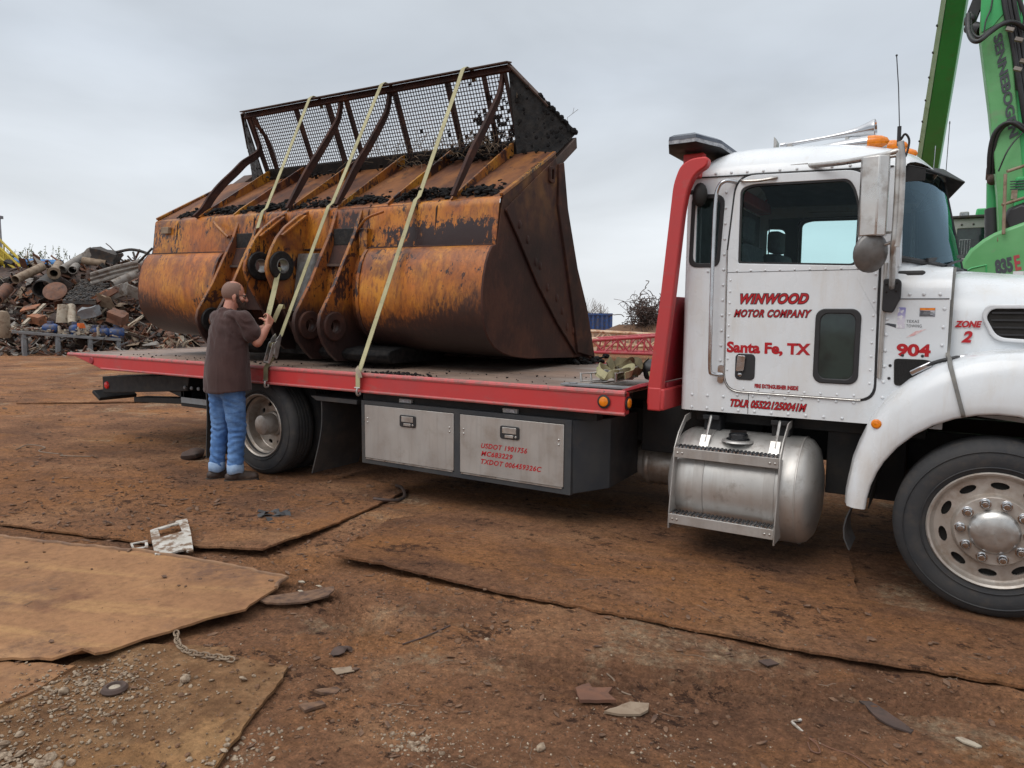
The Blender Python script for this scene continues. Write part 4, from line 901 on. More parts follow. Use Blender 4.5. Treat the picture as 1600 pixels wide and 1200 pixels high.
MCONV = simple("dull_mirror_back", (.20, .195, .19), (.13, .125, .12), rough=.45, metal=.5, scale=9, dirt=(.09, .07, .055), dscale=14)
def build_cab_fittings():
    m = MB(); m.tube(smooth_path([(4.475, .238, 2.437), (4.42, .19, 2.44), (4.379, .185, 2.405), (4.362, .185, 2.30), (4.358, .185, 1.9), (4.360, .185, 1.5), (4.363, .19, 1.25), (4.38, .20, 1.21), (4.43, .238, 1.205)], 5), .013, 10)
    m.prism(rrect(4.40, 1.15, 4.44, 1.27, .018), 'y', .238, .249); m.build("grab_handle", 'chrome', truck, smooth=60)
    mr = empty("side_mirror", (0, 0, 0)); mr.parent = truck
    m = MB(); m.loft([[(5.236+px, -.05+py, z) for px, py in ((-.012, .0), (.0, -.035), (.055, -.055), (.085, -.055), (.130, -.02), (.130, .035), (-.012, .035))] for z in (2.03, 2.452)]); m.build("mirror_box", 'mirror_steel', mr, bevel=.006)
    m = MB(); m.box((5.232, .036, 2.05), (5.36, .040, 2.435)); m.build("mirror_glass", 'chrome', mr)
    m = MB(); c = Vector((5.300, -.055, 1.940)); d = Vector((.55, -.82, -.15)); rings = []
    a, b, dd = basis(d)
    for r, h in ((.001, .026), (.05, .022), (.084, .010), (.094, .0), (.094, -.016), (.001, -.018)): rings.append([c+dd*h+(a*math.cos(k*math.pi/12)*1+b*math.sin(k*math.pi/12)*1.15)*r for k in range(24)])
    m.loft(rings); m.build("convex_mirror", MCONV, mr, smooth=60)
    m = MB()
    for dx in (0,): m.tube(smooth_path([(4.86, .30, 2.505), (5.1, .13, 2.475), (5.33, -.03, 2.462), (5.392+dx, -.05, 2.47), (5.405+dx, -.05, 2.44), (5.408+dx, -.05, 2.1), (5.405+dx, -.05, 1.98), (5.40, .02, 1.90), (5.39, .21, 1.76)] if dx == 0 else [], 5), .016, 10)
    m.tube(smooth_path([(5.410, -.052, 2.52), (5.425, -.052, 2.40), (5.428, -.052, 2.1), (5.420, -.05, 1.97)], 5), .017, 10)
    m.tube([(5.24, -.05, 2.44), (5.40, -.05, 2.45)], .010, 8); m.tube(smooth_path([(5.30, -.05, 2.03), (5.31, -.02, 1.99), (5.36, -.03, 1.985), (5.405, -.05, 2.0)], 5), .010, 8); m.tube([(5.36, .0, 2.05), (5.40, -.05, 2.05)], .008)
    m.cbox((4.845, .285, 2.508), (.10, .05, .018)); m.build("mirror_arm", 'steel', mr, smooth=60)
    fm = empty("far_mirror", (0, 0, 0)); fm.parent = truck; fm.name = "side_mirror"
    m = MB(); m.tube(smooth_path([(5.36, 2.22, 2.46), (5.42, 2.50, 2.46), (5.46, 2.56, 2.42), (5.47, 2.57, 2.1), (5.45, 2.54, 1.97), (5.40, 2.27, 1.80)], 5), .017, 10); m.tube([(5.46, 2.56, 2.44), (5.46, 2.56, 2.56)], .010, 6); m.tube([(5.46, 2.56, 2.56), (5.47, 2.56, 3.0)], .003, 5); m.build("mirror_arm", 'chrome', fm, smooth=60)
    m = MB(); m.loft([[(5.25+px, 2.57+py, z) for px, py in ((0, 0), (0, .07), (.11, .07), (.13, .03), (.13, 0))] for z in (2.03, 2.44)]); m.build("mirror_box", 'mirror_steel', fm, bevel=.006)
    m = MB(); m.prism(roundpoly([(5.345, 1.625), (5.40, 1.615), (5.437, 1.70), (5.437, 1.79), (5.425, 1.81), (5.345, 1.812)], .015, 3), 'y', .205, .252); r = m.build("mirror_mount", 'seal', mr, bevel=.006)
    m = MB(); rivets(m, [(5.362, .205, 1.78), (5.415, .205, 1.785), (5.362, .205, 1.735), (5.412, .205, 1.74)], .007); m.build("mount_bolts", 'rim_dark', r)
    # antenna on the mirror bracket with its dangling lead
    m = MB(); m.tube([(5.402, -.05, 2.50), (5.40, -.05, 2.60)], .010, 8); m.tube([(5.40, -.05, 2.60), (5.385, -.05, 2.80), (5.367, -.05, 2.966)], .0028, 6); m.ball((5.367, -.05, 2.968), .006, 6, 4)
    m.tube(smooth_path([(5.41, -.05, 2.53), (5.43, -.06, 2.555), (5.45, -.05, 2.52), (5.44, -.05, 2.45), (5.425, -.05, 2.43)], 5), .006, 6); m.build("whip_antenna", 'seal', truck)
    # roof horn
    h = empty("air_horn", (0, 0, 0)); h.parent = truck
    m = MB(); m.lathe([(.001, 0), (.02, .005), (.021, .04), (.014, .05), (.014, .30), (.022, .42), (.034, .50), (.050, .555), (.062, .585), (.064, .60), (.058, .604), (.045, .58), (.001, .45)], 'x', (0, 0, 0), 32)
    Mx = Matrix.Translation((4.59, .9, 2.775)) @ Euler((0, R(-3.5), R(-2))).to_matrix().to_4x4(); m.v = [tuple(Mx @ Vector(v)) for v in m.v]; m.build("trumpet", 'chrome', h, smooth=60)
    m = MB(); m.cbox((4.66, .9, 2.755), (.03, .05, .05)); m.cbox((5.02, .9, 2.755), (.02, .05, .07)); m.prism([(4.555, 2.74), (4.575, 2.74), (4.575, 2.80), (4.555, 2.835)], 'y', .86, .94); m.build("bracket", 'steel', h)
    # five bullet marker lamps along the front of the roof
    for y, z, x in ((.60, 2.668, 5.02), (.95, 2.70, 5.10), (1.253, 2.702, 5.14), (1.56, 2.70, 5.10), (1.90, 2.668, 5.02)):
        l = empty("roof_marker", (0, 0, 0)); l.parent = truck
        m = MB(); m.lathe([(.001, -.20), (.012, -.16), (.032, 0), (.043, .12), (.045, .16), (.040, .163)], 'x', (x, y, z), 20); m.build("lamp_base", 'chrome', l, smooth=60)
        m = MB(); m.lathe([(.0445, .160), (.044, .195), (.037, .235), (.022, .268), (.001, .280)], 'x', (x, y, z), 20); m.build("lens", 'amber', l, smooth=60)
build_cab_fittings()

def build_hood():
    hd = empty("hood", (0, 0, 0)); hd.parent = truck
    half = [(1.253, 1.888), (1.0, 1.886), (.78, 1.872), (.60, 1.842), (.47, 1.79), (.39, 1.72), (.345, 1.62), (.325, 1.5), (.315, 1.36), (.31, 1.2), (.32, 1.05)]
    rings = []
    for x, dz, dy in ((5.69, 0, 0), (5.75, -.001, .0), (6.03, -.028, .012), (6.4, -.08, .045), (6.8, -.15, .10), (7.05, -.21, .15), (7.14, -.27, .20)):
        k = 1 if x < 7.1 else .97
        pr = [(y+(dy*min(1, (1.253-y)/.5)), 1.0+(z+dz-1.0)*k) for y, z in half]
        rings.append([(x, y, z) for y, z in pr[::-1]]+[(x, 2*YC-y, z) for y, z in pr[1:]])
    m = MB(); m.loft(rings, False, False); m.build("hood_shell", 'white', hd, smooth=60)
    m = MB(); m.loft([[(p[0]+dx, p[1], p[2]) for p in rings[-1]] for dx in (0, .01)], True, True); m.build("nose_panel", 'white_clean', hd)
    m = MB(); m.box((7.145, .78, .72), (7.20, 1.73, 1.55)); g = m.build("radiator_grille", 'rim_dark', hd, bevel=.03)
    m = MB()
    for i in range(9): m.box((7.198, .80, .78+i*.085), (7.212, 1.71, .80+i*.085))
    m.build("grille_bars", 'chrome', g)
    # rubber bead between cowl and hood
    pts = [(5.686, YN+.43, 1.884)]+[(5.686, YN+q, z) for q, z in ((.30, 1.866), (.17, 1.835), (.095, 1.79), (.05, 1.73), (.035, 1.62), (.02, 1.45), (.0, 1.38))]+[(5.95+(r+.006)*math.cos(R(106)), y-.006, .478+(r+.006)*math.sin(R(106))) for r, y in ((.912, .19), (.906, .10), (.892, .048), (.862, .016), (.79, -.008), (.67, -.018), (.628, -.014), (.615, .0))]
    m = MB(); m.ribbon(smooth_path(pts, 4), (1, 0, 0), .020, .018); m.build("hood_seam", MSEAM, hd, smooth=60)
    # side vent and zone lettering
    out = roundpoly([(5.905, 1.478), (6.30, 1.455), (6.42, 1.50), (6.42, 1.62), (6.30, 1.652), (5.87, 1.650), (5.845, 1.60)], .05, 5)
    v = MB().plate(scale_loop(out, .016), [scale_loop(out, -.008)], 'y', .305, .345).build("side_vent", 'white_clean', hd, bevel=.006)
    MB().prism(out, 'y', .328, .36).build("vent_opening", 'rim_dark', v)
    m = MB()
    for i in range(4): m.box((5.88, .318, 1.495+i*.04), (6.40, .326, 1.505+i*.04))
    m.build("vent_slats", 'seal', v)
    X, Zv = (1, -.0, 0), (0, .08, 1)
    lettering("lettering", "ZONE", hd, (5.707, .3235, 1.537), (1, 0, 0), Zv, .038, .130, 'letter_red', shear=.22, bold=.003)
    lettering("lettering", "2", hd, (5.745, .3165, 1.452), (1, 0, 0), Zv, .066, .052, 'letter_red', shear=.25, bold=.004)
    # fenders
    cz, cx = .478, 5.95
    TH = [178, 172, 165, 157, 150, 140, 130, 120, 110, 100, 92, 84, 72, 60, 45, 30, 15, 4]
    RO = np.interp(TH, [4, 45, 84, 102, 115, 130, 150, 165, 178], [.74, .90, .945, .915, .885, .845, .775, .74, .728])
    for s in (1, -1):
        m = MB(); rings = []
        for th, ro in zip(TH, RO):
            a = R(th); w = np.interp(th, [84, 130, 178], [.42, .40, .30])
            sec = [(.640, .14), (.622, .05), (.612, .012), (.616, -.006), (.628, -.014), (.67, -.018), (.62+(ro-.62)*.62, -.008), (.62+(ro-.62)*.86, .016), (ro-.010, .048), (ro+.004, .10), (ro+.010, .19), (ro+.012, w)]
            ring = []
            for r, y in sec: ring.append((cx+r*math.cos(a), y if s > 0 else 2.506-y, cz+r*math.sin(a)))
            rings.append(ring)
        m.loft(rings, False, False)
        m.f.append(list(range(len(rings[0])))); m.mi.append(0)
        f = m.build("fender", 'white', truck, smooth=60)
        def fy(y): return y if s > 0 else 2.506-y
        c = (5.369, fy(-.008), .995)
        m = MB(); m.lathe([(.026, 0), (.027, -s*.006), (.020, -s*.012), (.001, -s*.014)], 'y', (c[0], c[1]+s*.01, c[2]), 16); m.build("marker_lens", 'amber', f)
        m = MB(); m.loft([[(5.265-.02*t-.01*math.sin(3*t)+dx+bx, fy(y), .50-.26*t) for dx, y in ((-.004, .02), (.004, .02), (.004, .30), (-.004, .30))] for t, bx in ((0, 0), (.25, -.012), (.5, -.016), (.75, -.008), (1, .02))]); m.build("splash_flap", 'flap', f)
    MB().loft([[(cx+.605*math.cos(R(a)), y, cz+.605*math.sin(R(a))) for a in range(0, 181, 9)] for y in (.06, .75)], False, False).build("wheel_arch_liner", 'rim_dark', truck)
    for yb, s in ((YN, 1), (YF, -1)):
        def q(x, z, o=.0): return (x, yb-s*(.022+o), z)
        l = empty("hood_latch", (0, 0, 0)); l.parent = truck
        m = MB(); m.tube(smooth_path([q(5.58, 1.315), q(5.64, 1.345, .012), q(5.71, 1.366, .014), q(5.745, 1.372, .01)], 4), .011, 8); m.build("latch_strap", 'seal', l)
        m = MB(); m.bar(q(5.508, 1.270), q(5.612, 1.332), .024, .034); m.bar(q(5.718, 1.366, .006), q(5.792, 1.376), .02, .030); m.build("latch_grip", 'chrome', l, bevel=.008)
    # bumper and headlamps, past the edge of the photograph
    m = MB(); m.loft([[(x, y, z) for z in (.42, .75)]+[(x-.05, y, z) for z in (.75, .42)] for x, y in ((6.75, .02), (7.1, .05), (7.35, .3), (7.38, 1.253), (7.35, 2.2), (7.1, 2.45), (6.75, 2.486))]); m.build("front_bumper", 'chrome', truck, bevel=.01)
    for y in (.35, 2.15):
        m = MB(); m.ball((6.98, y, 1.02), .15, 16, 10, (.8, 1.1, .7)); m.build("headlight", 'clear_lens', truck)
MSEAM = simple("grey_seam_rubber", (.13, .13, .125), (.2, .19, .17), rough=.7, scale=15)
build_hood()
# ------------------------------------------------------------------ the loader bucket lying on the deck, its back to the camera
BO = Vector((2.38, 1.5, 1.09))
bucket = empty("loader_bucket", BO, (0, .02, 0), label="huge rusty orange wheel loader bucket with a mesh spill guard strapped on the truck deck", cat="loader bucket")
XL, XR = -2.58, 2.385
def BB(m, name, mat, parent=None, **k):
    m.v = [tuple(Vector(v)-BO) for v in m.v]; return m.build(name, mat, parent or bucket, **k)
def build_bucket():
    barrel = [(.600, 2.165), (.555, 2.150), (.510, 2.095), (.470, 2.01), (.440, 1.90), (.424, 1.78), (.424, 1.66), (.442, 1.55), (.480, 1.45), (.54, 1.37), (.62, 1.305), (.75, 1.25), (.93, 1.21), (1.2, 1.18), (2.30, 1.14)]
    bi = [(y+.03, z+.02) for y, z in barrel[::-1]]; bi[0] = (2.30, 1.17)
    for x0, x1 in ((XL+.02, -1.16), (.98, XR-.02)):
        n = 9; m = MB(); rings = []
        for i in range(n):
            x = x0+(x1-x0)*i/(n-1)
            rings.append([(x, y, z) for y, z in barrel])
        m.loft(rings, False, False)
        e = x1 if x0 < 0 else x0                      # inner end closed by a plate whose rim stands proud
        ends = [(y, z) for y, z in barrel[:13]]+[(.95, 2.165)]
        m.prism(ends, 'x', e-.012, e+.012)
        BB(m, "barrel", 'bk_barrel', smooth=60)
        f = [(y-.014, z) for y, z in barrel[1:12]]+[(y+.05, z) for y, z in barrel[1:12]][::-1]
        BB(MB().prism(f, 'x', e-.018, e+.018), "barrel_rim", 'bk_lug', smooth=50, bevel=.004)
    rec = [(y+.09, z) for y, z in barrel]; m = MB(); m.loft([[(x, y, z) for y, z in rec] for x in (-1.16, -.5, .4, .98)], False, False); BB(m, "centre_barrel", 'bk_lug', smooth=60)
    panel = [(.612, 2.13), (.605, 2.165), (.628, 2.34), (.648, 2.50), (.655, 2.545), (.675, 2.566), (.70, 2.578)]
    m = MB(); m.loft([[(x, y+.010*math.sin(x*1.7)*min(1, (XR-x)*2), z) for y, z in panel] for x in np.linspace(XL+.01, XR-.004, 24)], False, False); BB(m, "back_panel", 'bk_panel', smooth=50)
    m = MB()
    for x in (-2.10, 1.72, -.72, .90): m.tube([(x, .622+.012*math.sin(x*1.7), 2.17), (x, .645+.012*math.sin(x*1.7), 2.50), (x, .69, 2.58)], .009, 6)
    m.tube([(XL+.02, .605, 2.166), (XR-.03, .605, 2.166)], .012, 6); BB(m, "weld_bead", 'bk_dark')
    BB(MB().box((-2.36, .60, 2.40), (-2.22, .645, 2.475)), "maker_plate", 'sc_tan', bevel=.004)
    # slope plate above the back edge, inner shell, floor lip
    m = MB(); m.loft([[(x, .665, 2.55), (x, .70, 2.572), (x, 1.2, 2.865), (x, 1.72, 3.16)] for x in np.linspace(XL+.02, XR-.005, 12)], False, False); BB(m, "slope_plate", 'bk_slope')
    m = MB(); m.loft([[(x, y, z) for y, z in ((.74, 2.53), (.70, 2.2), (.55, 1.9), (.53, 1.65), (.62, 1.42), (.8, 1.28), (1.2, 1.21), (2.3, 1.17))] for x in (XL+.03, XR-.03)], False, False); BB(m, "inner_shell", 'bk_dark', smooth=60)
    m = MB(); m.hexa([(XL, 2.25, .985), (XL, 2.60, .985), (XL, 2.40, 1.17), (XL, 2.25, 1.17), (XR, 2.25, 1.082), (XR, 2.60, 1.082), (XR, 2.40, 1.17), (XR, 2.25, 1.17)]); BB(m, "cutting_edge", 'bk_dark')
    # side plates with the diagonal doubler and the thick front strip
    side = [(.700, 2.580), (.612, 2.17)]+barrel[1:14]+[(2.12, 1.145), (2.40, 1.15), (2.36, 1.30), (2.29, 1.55), (1.98, 2.20), (1.74, 2.70), (1.64, 3.02), (1.58, 3.085)]
    for s, x0 in ((1, XR-.025), (-1, XL)):
        sp = BB(MB().prism(side, 'x', x0, x0+.025), "side_plate", 'bk_side', bevel=.004)
        o = x0+.025 if s > 0 else x0
        def sx(a, b): return (o+a, o+b) if s > 0 else (o-b, o-a)
        BB(MB().prism([(.72, 2.47), (.95, 2.235), (1.29, 1.865), (1.69, 1.51), (2.14, 1.17), (2.12, 1.28), (1.97, 1.66), (1.79, 2.15), (1.61, 2.60), (1.60, 2.99), (1.56, 3.04)], 'x', *sx(0, .014)), "doubler_plate", 'bk_side', bevel=.004)
        BB(MB().prism([(1.60, 2.99), (1.605, 2.61), (1.785, 2.15), (1.965, 1.66), (2.115, 1.20), (2.52, 1.13), (2.44, 1.32), (2.29, 1.66), (2.05, 2.04), (1.80, 2.60), (1.69, 3.02)], 'x', *sx(.0, .038)), "front_strip", 'bk_dark', bevel=.006)
        m = MB(); m.tube([(o+s*.016, .72, 2.465), (o+s*.016, .95, 2.23), (o+s*.016, 1.29, 1.86), (o+s*.016, 1.69, 1.505), (o+s*.016, 2.12, 1.18)], .010, 6); BB(m, "diagonal_weld", 'bk_dark')
        BB(MB().prism([(.69, 2.575), (1.57, 3.075), (1.59, 3.09), (1.57, 3.105), (.68, 2.60)], 'x', *((o-.03, o+.006) if s > 0 else (o-.006, o+.03))), "top_flange", 'bk_gusset', bevel=.003)
        BB(MB().hexa([(o+s*.0, 1.56, 3.02), (o+s*.0, 1.66, 2.97), (o+s*.02, 1.98, 3.21), (o+s*.02, 1.96, 3.31), (o-s*.22, 1.56, 3.02), (o-s*.22, 1.66, 2.97), (o-s*.22, 1.98, 3.21), (o-s*.22, 1.96, 3.31)]), "corner_block", 'sc_brown', bevel=.006)
        if s > 0:
            m = MB(); m.plate(rrect(1.43, 2.80, 1.52, 2.945, .02), [rrect(1.455, 2.83, 1.50, 2.92, .01)], 'x', o+.014, o+.04); BB(m, "lifting_eye", 'bk_dark', bevel=.003)
            r2 = random.Random(3)
            for k in range(9):
                t = k/8; c = (o+.016, .95+t*1.05+r2.uniform(-.02, .06), 2.30-t*.98+r2.uniform(0, .12)); m = MB(); m.ball(c, .028, 8, 5, (.3, 1, 1.4)); BB(m, "weld_blob", 'bk_side')
    # gussets
    for x in (-1.72, -1.10, -.25, .47, 1.12, 1.86):
        BB(MB().prism([(.66, 2.575), (.74, 2.64), (1.62, 3.235), (1.66, 3.25), (1.66, 3.13), (.70, 2.57)], 'x', x-.011, x+.011), "gusset", 'bk_gusset', bevel=.002)
    # spill guard: mesh between bars, leaning towards the back, with wings to the corners
    sg = empty("spill_guard", (0, 0, 0)); sg.parent = bucket
    def G(m, n, mat, **k): return BB(m, n, mat, sg, **k)
    def gp(u, x): return Vector((x, 1.665+(1.405-1.665)*u, 3.27+(3.84-3.27)*u))        # u: 0 bottom .. 1 top of the mesh
    X0, X1 = -1.80, 1.90
    m = MB(); m.bar((X0-.03, 1.40, 3.865), (X1+.08, 1.40, 3.865), .03, .075, (0, .42, 1)); G(m, "top_rail", 'bk_dark', bevel=.004)
    m = MB(); m.bar((X0-.03, 1.36, 3.905), (X1+.09, 1.36, 3.905), .09, .014, (0, -.2, 1)); G(m, "rail_flange", 'sc_brown', bevel=.004)
    m = MB(); m.bar((X0, 1.69, 3.205), (X1, 1.69, 3.205), .03, .13, (0, -.42, 1)); G(m, "bottom_rail", 'grease', bevel=.004)
    m = MB(); px, r3 = .0345, random.Random(5)
    nx = int((X1-X0)/px); nz = 17
    for i in range(nx+1):
        x = X0+px*i; m.bar(gp(0, x), gp(1, x), .0068, .006, (1, 0, 0))
    for j in range(nz+1):
        m.bar(gp(j/nz, X0)+Vector((0, .005, .002)), gp(j/nz, X1)+Vector((0, .005, .002)), .006, .0072, (0, 0, 1))
    G(m, "wire_mesh", 'bk_dark')
    m = MB()
    for k in range(100):        # mud clogging the holes, most near the right end
        i = nx-int(abs(r3.gauss(0, 1))*9)-1 if k < 100 else r3.randrange(nx); j = min(nz-1, int(abs(r3.gauss(0, 5)))) if k < 100 else r3.randrange(nz)
        if i < 0: continue
        c = gp((j+.5)/nz, X0+px*(i+.5)); m.ball(c, r3.uniform(.013, .022), 7, 5, (1, .35, 1))
    tag(G(m, "mud_clots", 'coal'), kind="stuff")
    for x in (-.96, -.45, -.16, .54, 1.22, 1.66, X0, X1): m = MB(); m.bar(gp(-.08, x)+Vector((0, .02, 0)), gp(1.02, x)+Vector((0, .02, 0)), .075 if abs(x) < 1.75 else .06, .012, (1, 0, 0)); G(m, "upright_bar", 'bk_dark')
    for s, xe, xc in ((1, X1, XR), (-1, X0, XL)):
        a, b, c, d = (Vector((xe+s*.06, 1.385, 3.90)), Vector((xc, 1.985, 3.35)), Vector((xc, 1.60, 3.09)), Vector((xe-s*.01, 1.69, 3.13))) if s > 0 else (Vector((-1.86, 1.385, 3.90)), Vector((-2.44, 1.985, 3.36)), Vector((-2.22, 1.80, 3.17)), Vector((-1.81, 1.66, 3.12)))
        t = Vector((-s*.012, .012, 0)); G(MB().hexa([a, b, c, d, a+t, b+t, c+t, d+t]), "wing_plate", 'grease', bevel=.002)
        m = MB(); m.bar(a, a*.42+b*.58, .06, .014, (s*.5, -.4, .7)); G(m, "wing_flange", 'sc_brown'); m = MB(); m.bar(a*.42+b*.58, b, .035, .02, (s*.5, -.4, .7)); G(m, "wing_edge", 'coal')
        m = MB(); r4 = random.Random(9)
        for k in range(60):
            u, v = r4.random(), r4.random(); p = (a*(1-u)+b*u)*(1-v)+(d*(1-u)+c*u)*v; m.ball(p+Vector((s*.006, -.006, 0)), r4.uniform(.008, .026), 6, 4, (1, .6, 1))
        for k in range(26):
            u = .45+.55*r4.random(); p = a*(1-u)+b*u; m.ball(p+Vector((0, 0, .008)), r4.uniform(.012, .03), 6, 4)
        tag(G(m, "caked_mud", 'coal'), kind="stuff")
    # S-bent braces from the back edge to the top rail
    bl = [(.655, 2.60), (.80, 2.84), (.94, 3.06), (1.07, 3.23), (1.27, 3.51), (1.37, 3.67), (1.42, 3.90)]
    br = [(.70, 2.60), (.85, 2.805), (1.00, 3.025), (1.135, 3.205), (1.33, 3.49), (1.42, 3.665), (1.46, 3.88)]
    LB = [(.62, 2.58), (.72, 2.68), (.83, 2.84), (.97, 3.00), (1.15, 3.17), (1.28, 3.30), (1.40, 3.385), (1.50, 3.46), (1.525, 3.54), (1.49, 3.63), (1.43, 3.77), (1.40, 3.86)]
    for x in (-1.75, -.24, .47, 1.88):
        L = smooth_path([(x, *p) for p in (LB if x < -1 else bl)], 4); Rr = smooth_path([(x, *p) for p in ([(y+.055+(.02 if z < 3.4 else 0), z-.035) for y, z in LB] if x < -1 else br)], 4)
        m = MB(); rings = [[l+Vector((-.008, 0, 0)), l+Vector((.008, 0, 0)), r+Vector((.008, 0, 0)), r+Vector((-.008, 0, 0))] for l, r in zip(L, Rr)]; m.loft(rings)
        m.ribbon([l+Vector((.0, -.004, .003)) for l in L], (1, 0, 0), .034, .010); G(m, "brace", 'bk_dark', smooth=40)
    L = smooth_path([(-1.62, y, z) for y, z in ((1.36, 3.82), (1.43, 3.72), (1.53, 3.62), (1.59, 3.51), (1.64, 3.39), (1.69, 3.24), (1.70, 3.10))], 4); m = MB(); m.ribbon(L, (1, 0, 0), .05, .02); m.loft([[l+Vector((-.006, 0, 0)), l+Vector((.006, 0, 0)), l+Vector((.006, .05, -.02)), l+Vector((-.006, .05, -.02))] for l in L]); G(m, "bent_bar", 'bk_dark', smooth=40)
    # hinge lugs
    def circ(c, r, n=20): return arc(c[0], c[1], r, 0, 360-360/n, n-1)
    top_l = [(.72, 2.585), (.52, 2.49), (.36, 2.37), (.26, 2.26), (.19, 2.14), (.145, 2.03), (.130, 1.95), (.155, 1.87), (.20, 1.78), (.27, 1.67), (.36, 1.53), (.44, 1.40), (.50, 1.25), (.62, 1.15), (.80, 1.15), (.75, 2.2)]
    for x in (-.275, .045):
        lg = BB(MB().plate(top_l, [circ((.30, 1.99), .072)], 'x', x, x+.04), "upper_lug", 'bk_lug', bevel=.006)
        m = MB(); m.lathe([(.072, -.03), (.135, -.028), (.142, -.02), (.142, .06), (.135, .068), (.072, .07)], 'x', (x, .30, 1.99), 36, closed=True); BB(m, "boss_ring", 'grease', lg, bevel=.004)
        m = MB(); m.lathe([(.0715, -.035), (.064, -.035), (.064, .075), (.0715, .075)], 'x', (x, .30, 1.99), 32, closed=True); BB(m, "bushing", 'scraped', lg)
        m = MB(); m.bar((x+.055, .30, 2.28), (x+.055, .60, 2.50), .05, .02, (0, 0, 1)); BB(m, "rib", 'bk_lug', lg, bevel=.003)
    low_l = [(.66, 2.545), (.565, 2.31), (.44, 2.08), (.305, 1.82), (.19, 1.64), (.125, 1.54), (.105, 1.45), (.12, 1.36), (.165, 1.27), (.24, 1.18), (.33, 1.105), (1.10, 1.10), (1.10, 1.3), (.70, 2.0)]
    for x in (-1.02, -.69, .45, .78):
        lg = BB(MB().plate(low_l, [circ((.285, 1.43), .062)], 'x', x, x+.04), "lower_lug", 'bk_lug', bevel=.006)
        m = MB(); m.lathe([(.062, -.03), (.128, -.028), (.135, -.02), (.135, .06), (.128, .068), (.062, .07)], 'x', (x, .285, 1.43), 36, closed=True); BB(m, "boss_ring", 'bk_dark' if x > 0 else 'grease', lg, bevel=.004)
    for x0 in (-.98, .49):
        b = BB(MB().box((x0, .600, 2.20), (x0+.29, .68, 2.36)), "stop_block", 'grease', bevel=.006)
        BB(MB().hexa([(x0, .53, 2.02), (x0+.29, .53, 2.02), (x0+.29, .595, 2.20), (x0, .595, 2.20), (x0, .62, 2.02), (x0+.29, .62, 2.02), (x0+.29, .66, 2.20), (x0, .66, 2.20)]), "wear_pad", 'bk_dark', b, bevel=.006)
        m = MB(); m.box((x0, .51, 1.995), (x0+.29, .62, 2.02)); BB(m, "pad_ledge", 'sc_brown', b)
    BB(MB().hexa([(.10, .50, 2.12), (.44, .50, 2.12), (.44, .36, 1.62), (.10, .42, 1.55), (.10, .53, 2.12), (.44, .53, 2.12), (.44, .39, 1.62), (.10, .45, 1.55)]), "torque_plate", 'scraped', bevel=.004)
    BB(MB().hexa([(-.64, .52, 2.12), (-.28, .52, 2.12), (-.28, .46, 1.55), (-.64, .42, 1.55), (-.64, .56, 2.12), (-.28, .56, 2.12), (-.28, .5, 1.55), (-.64, .46, 1.55)]), "torque_plate", 'bk_dark', bevel=.004)
    for xs in ((-1.34, -1.2, -.9, -.62, -.5), (.34, .5, .9, 1.15, 1.32)):
        m = MB(); m.loft([[(x, .62+(y-.62)*k, z) for y, z in ((.42, 1.22), (.37, 1.18), (.40, 1.13), (.48, 1.10), (.8, 1.10), (1.6, 1.10), (1.6, 1.2), (.7, 1.25))] for x, k in zip(xs, (.55, .92, 1, .92, .6))]); BB(m, "bottom_wrapper", 'coal', bevel=.01, smooth=50)
    m = MB(); m.box((-.5, .75, 1.10), (.4, 1.6, 1.5)); BB(m, "belly_plate", 'coal')
    m = MB(); m.tube(smooth_path([(.84, .56, 2.32), (.98, .54, 2.43), (1.14, .60, 2.495)], 5), .012, 6); BB(m, "curved_rib", 'bk_lug'); m = MB(); m.tube(smooth_path([(-1.06, .56, 2.32), (-1.2, .54, 2.43), (-1.34, .59, 2.495)], 5), .018, 6); BB(m, "curved_rib", 'bk_lug')
    for x in (.88, -1.12): BB(MB().box((x-.03, .575, 2.05), (x+.07, .64, 2.35)), "lug_doubler", 'bk_lug', bevel=.006)
build_bucket()
def tilt(p): return Vector((p[0], p[1], p[2]+.02*(2.38-p[0])))

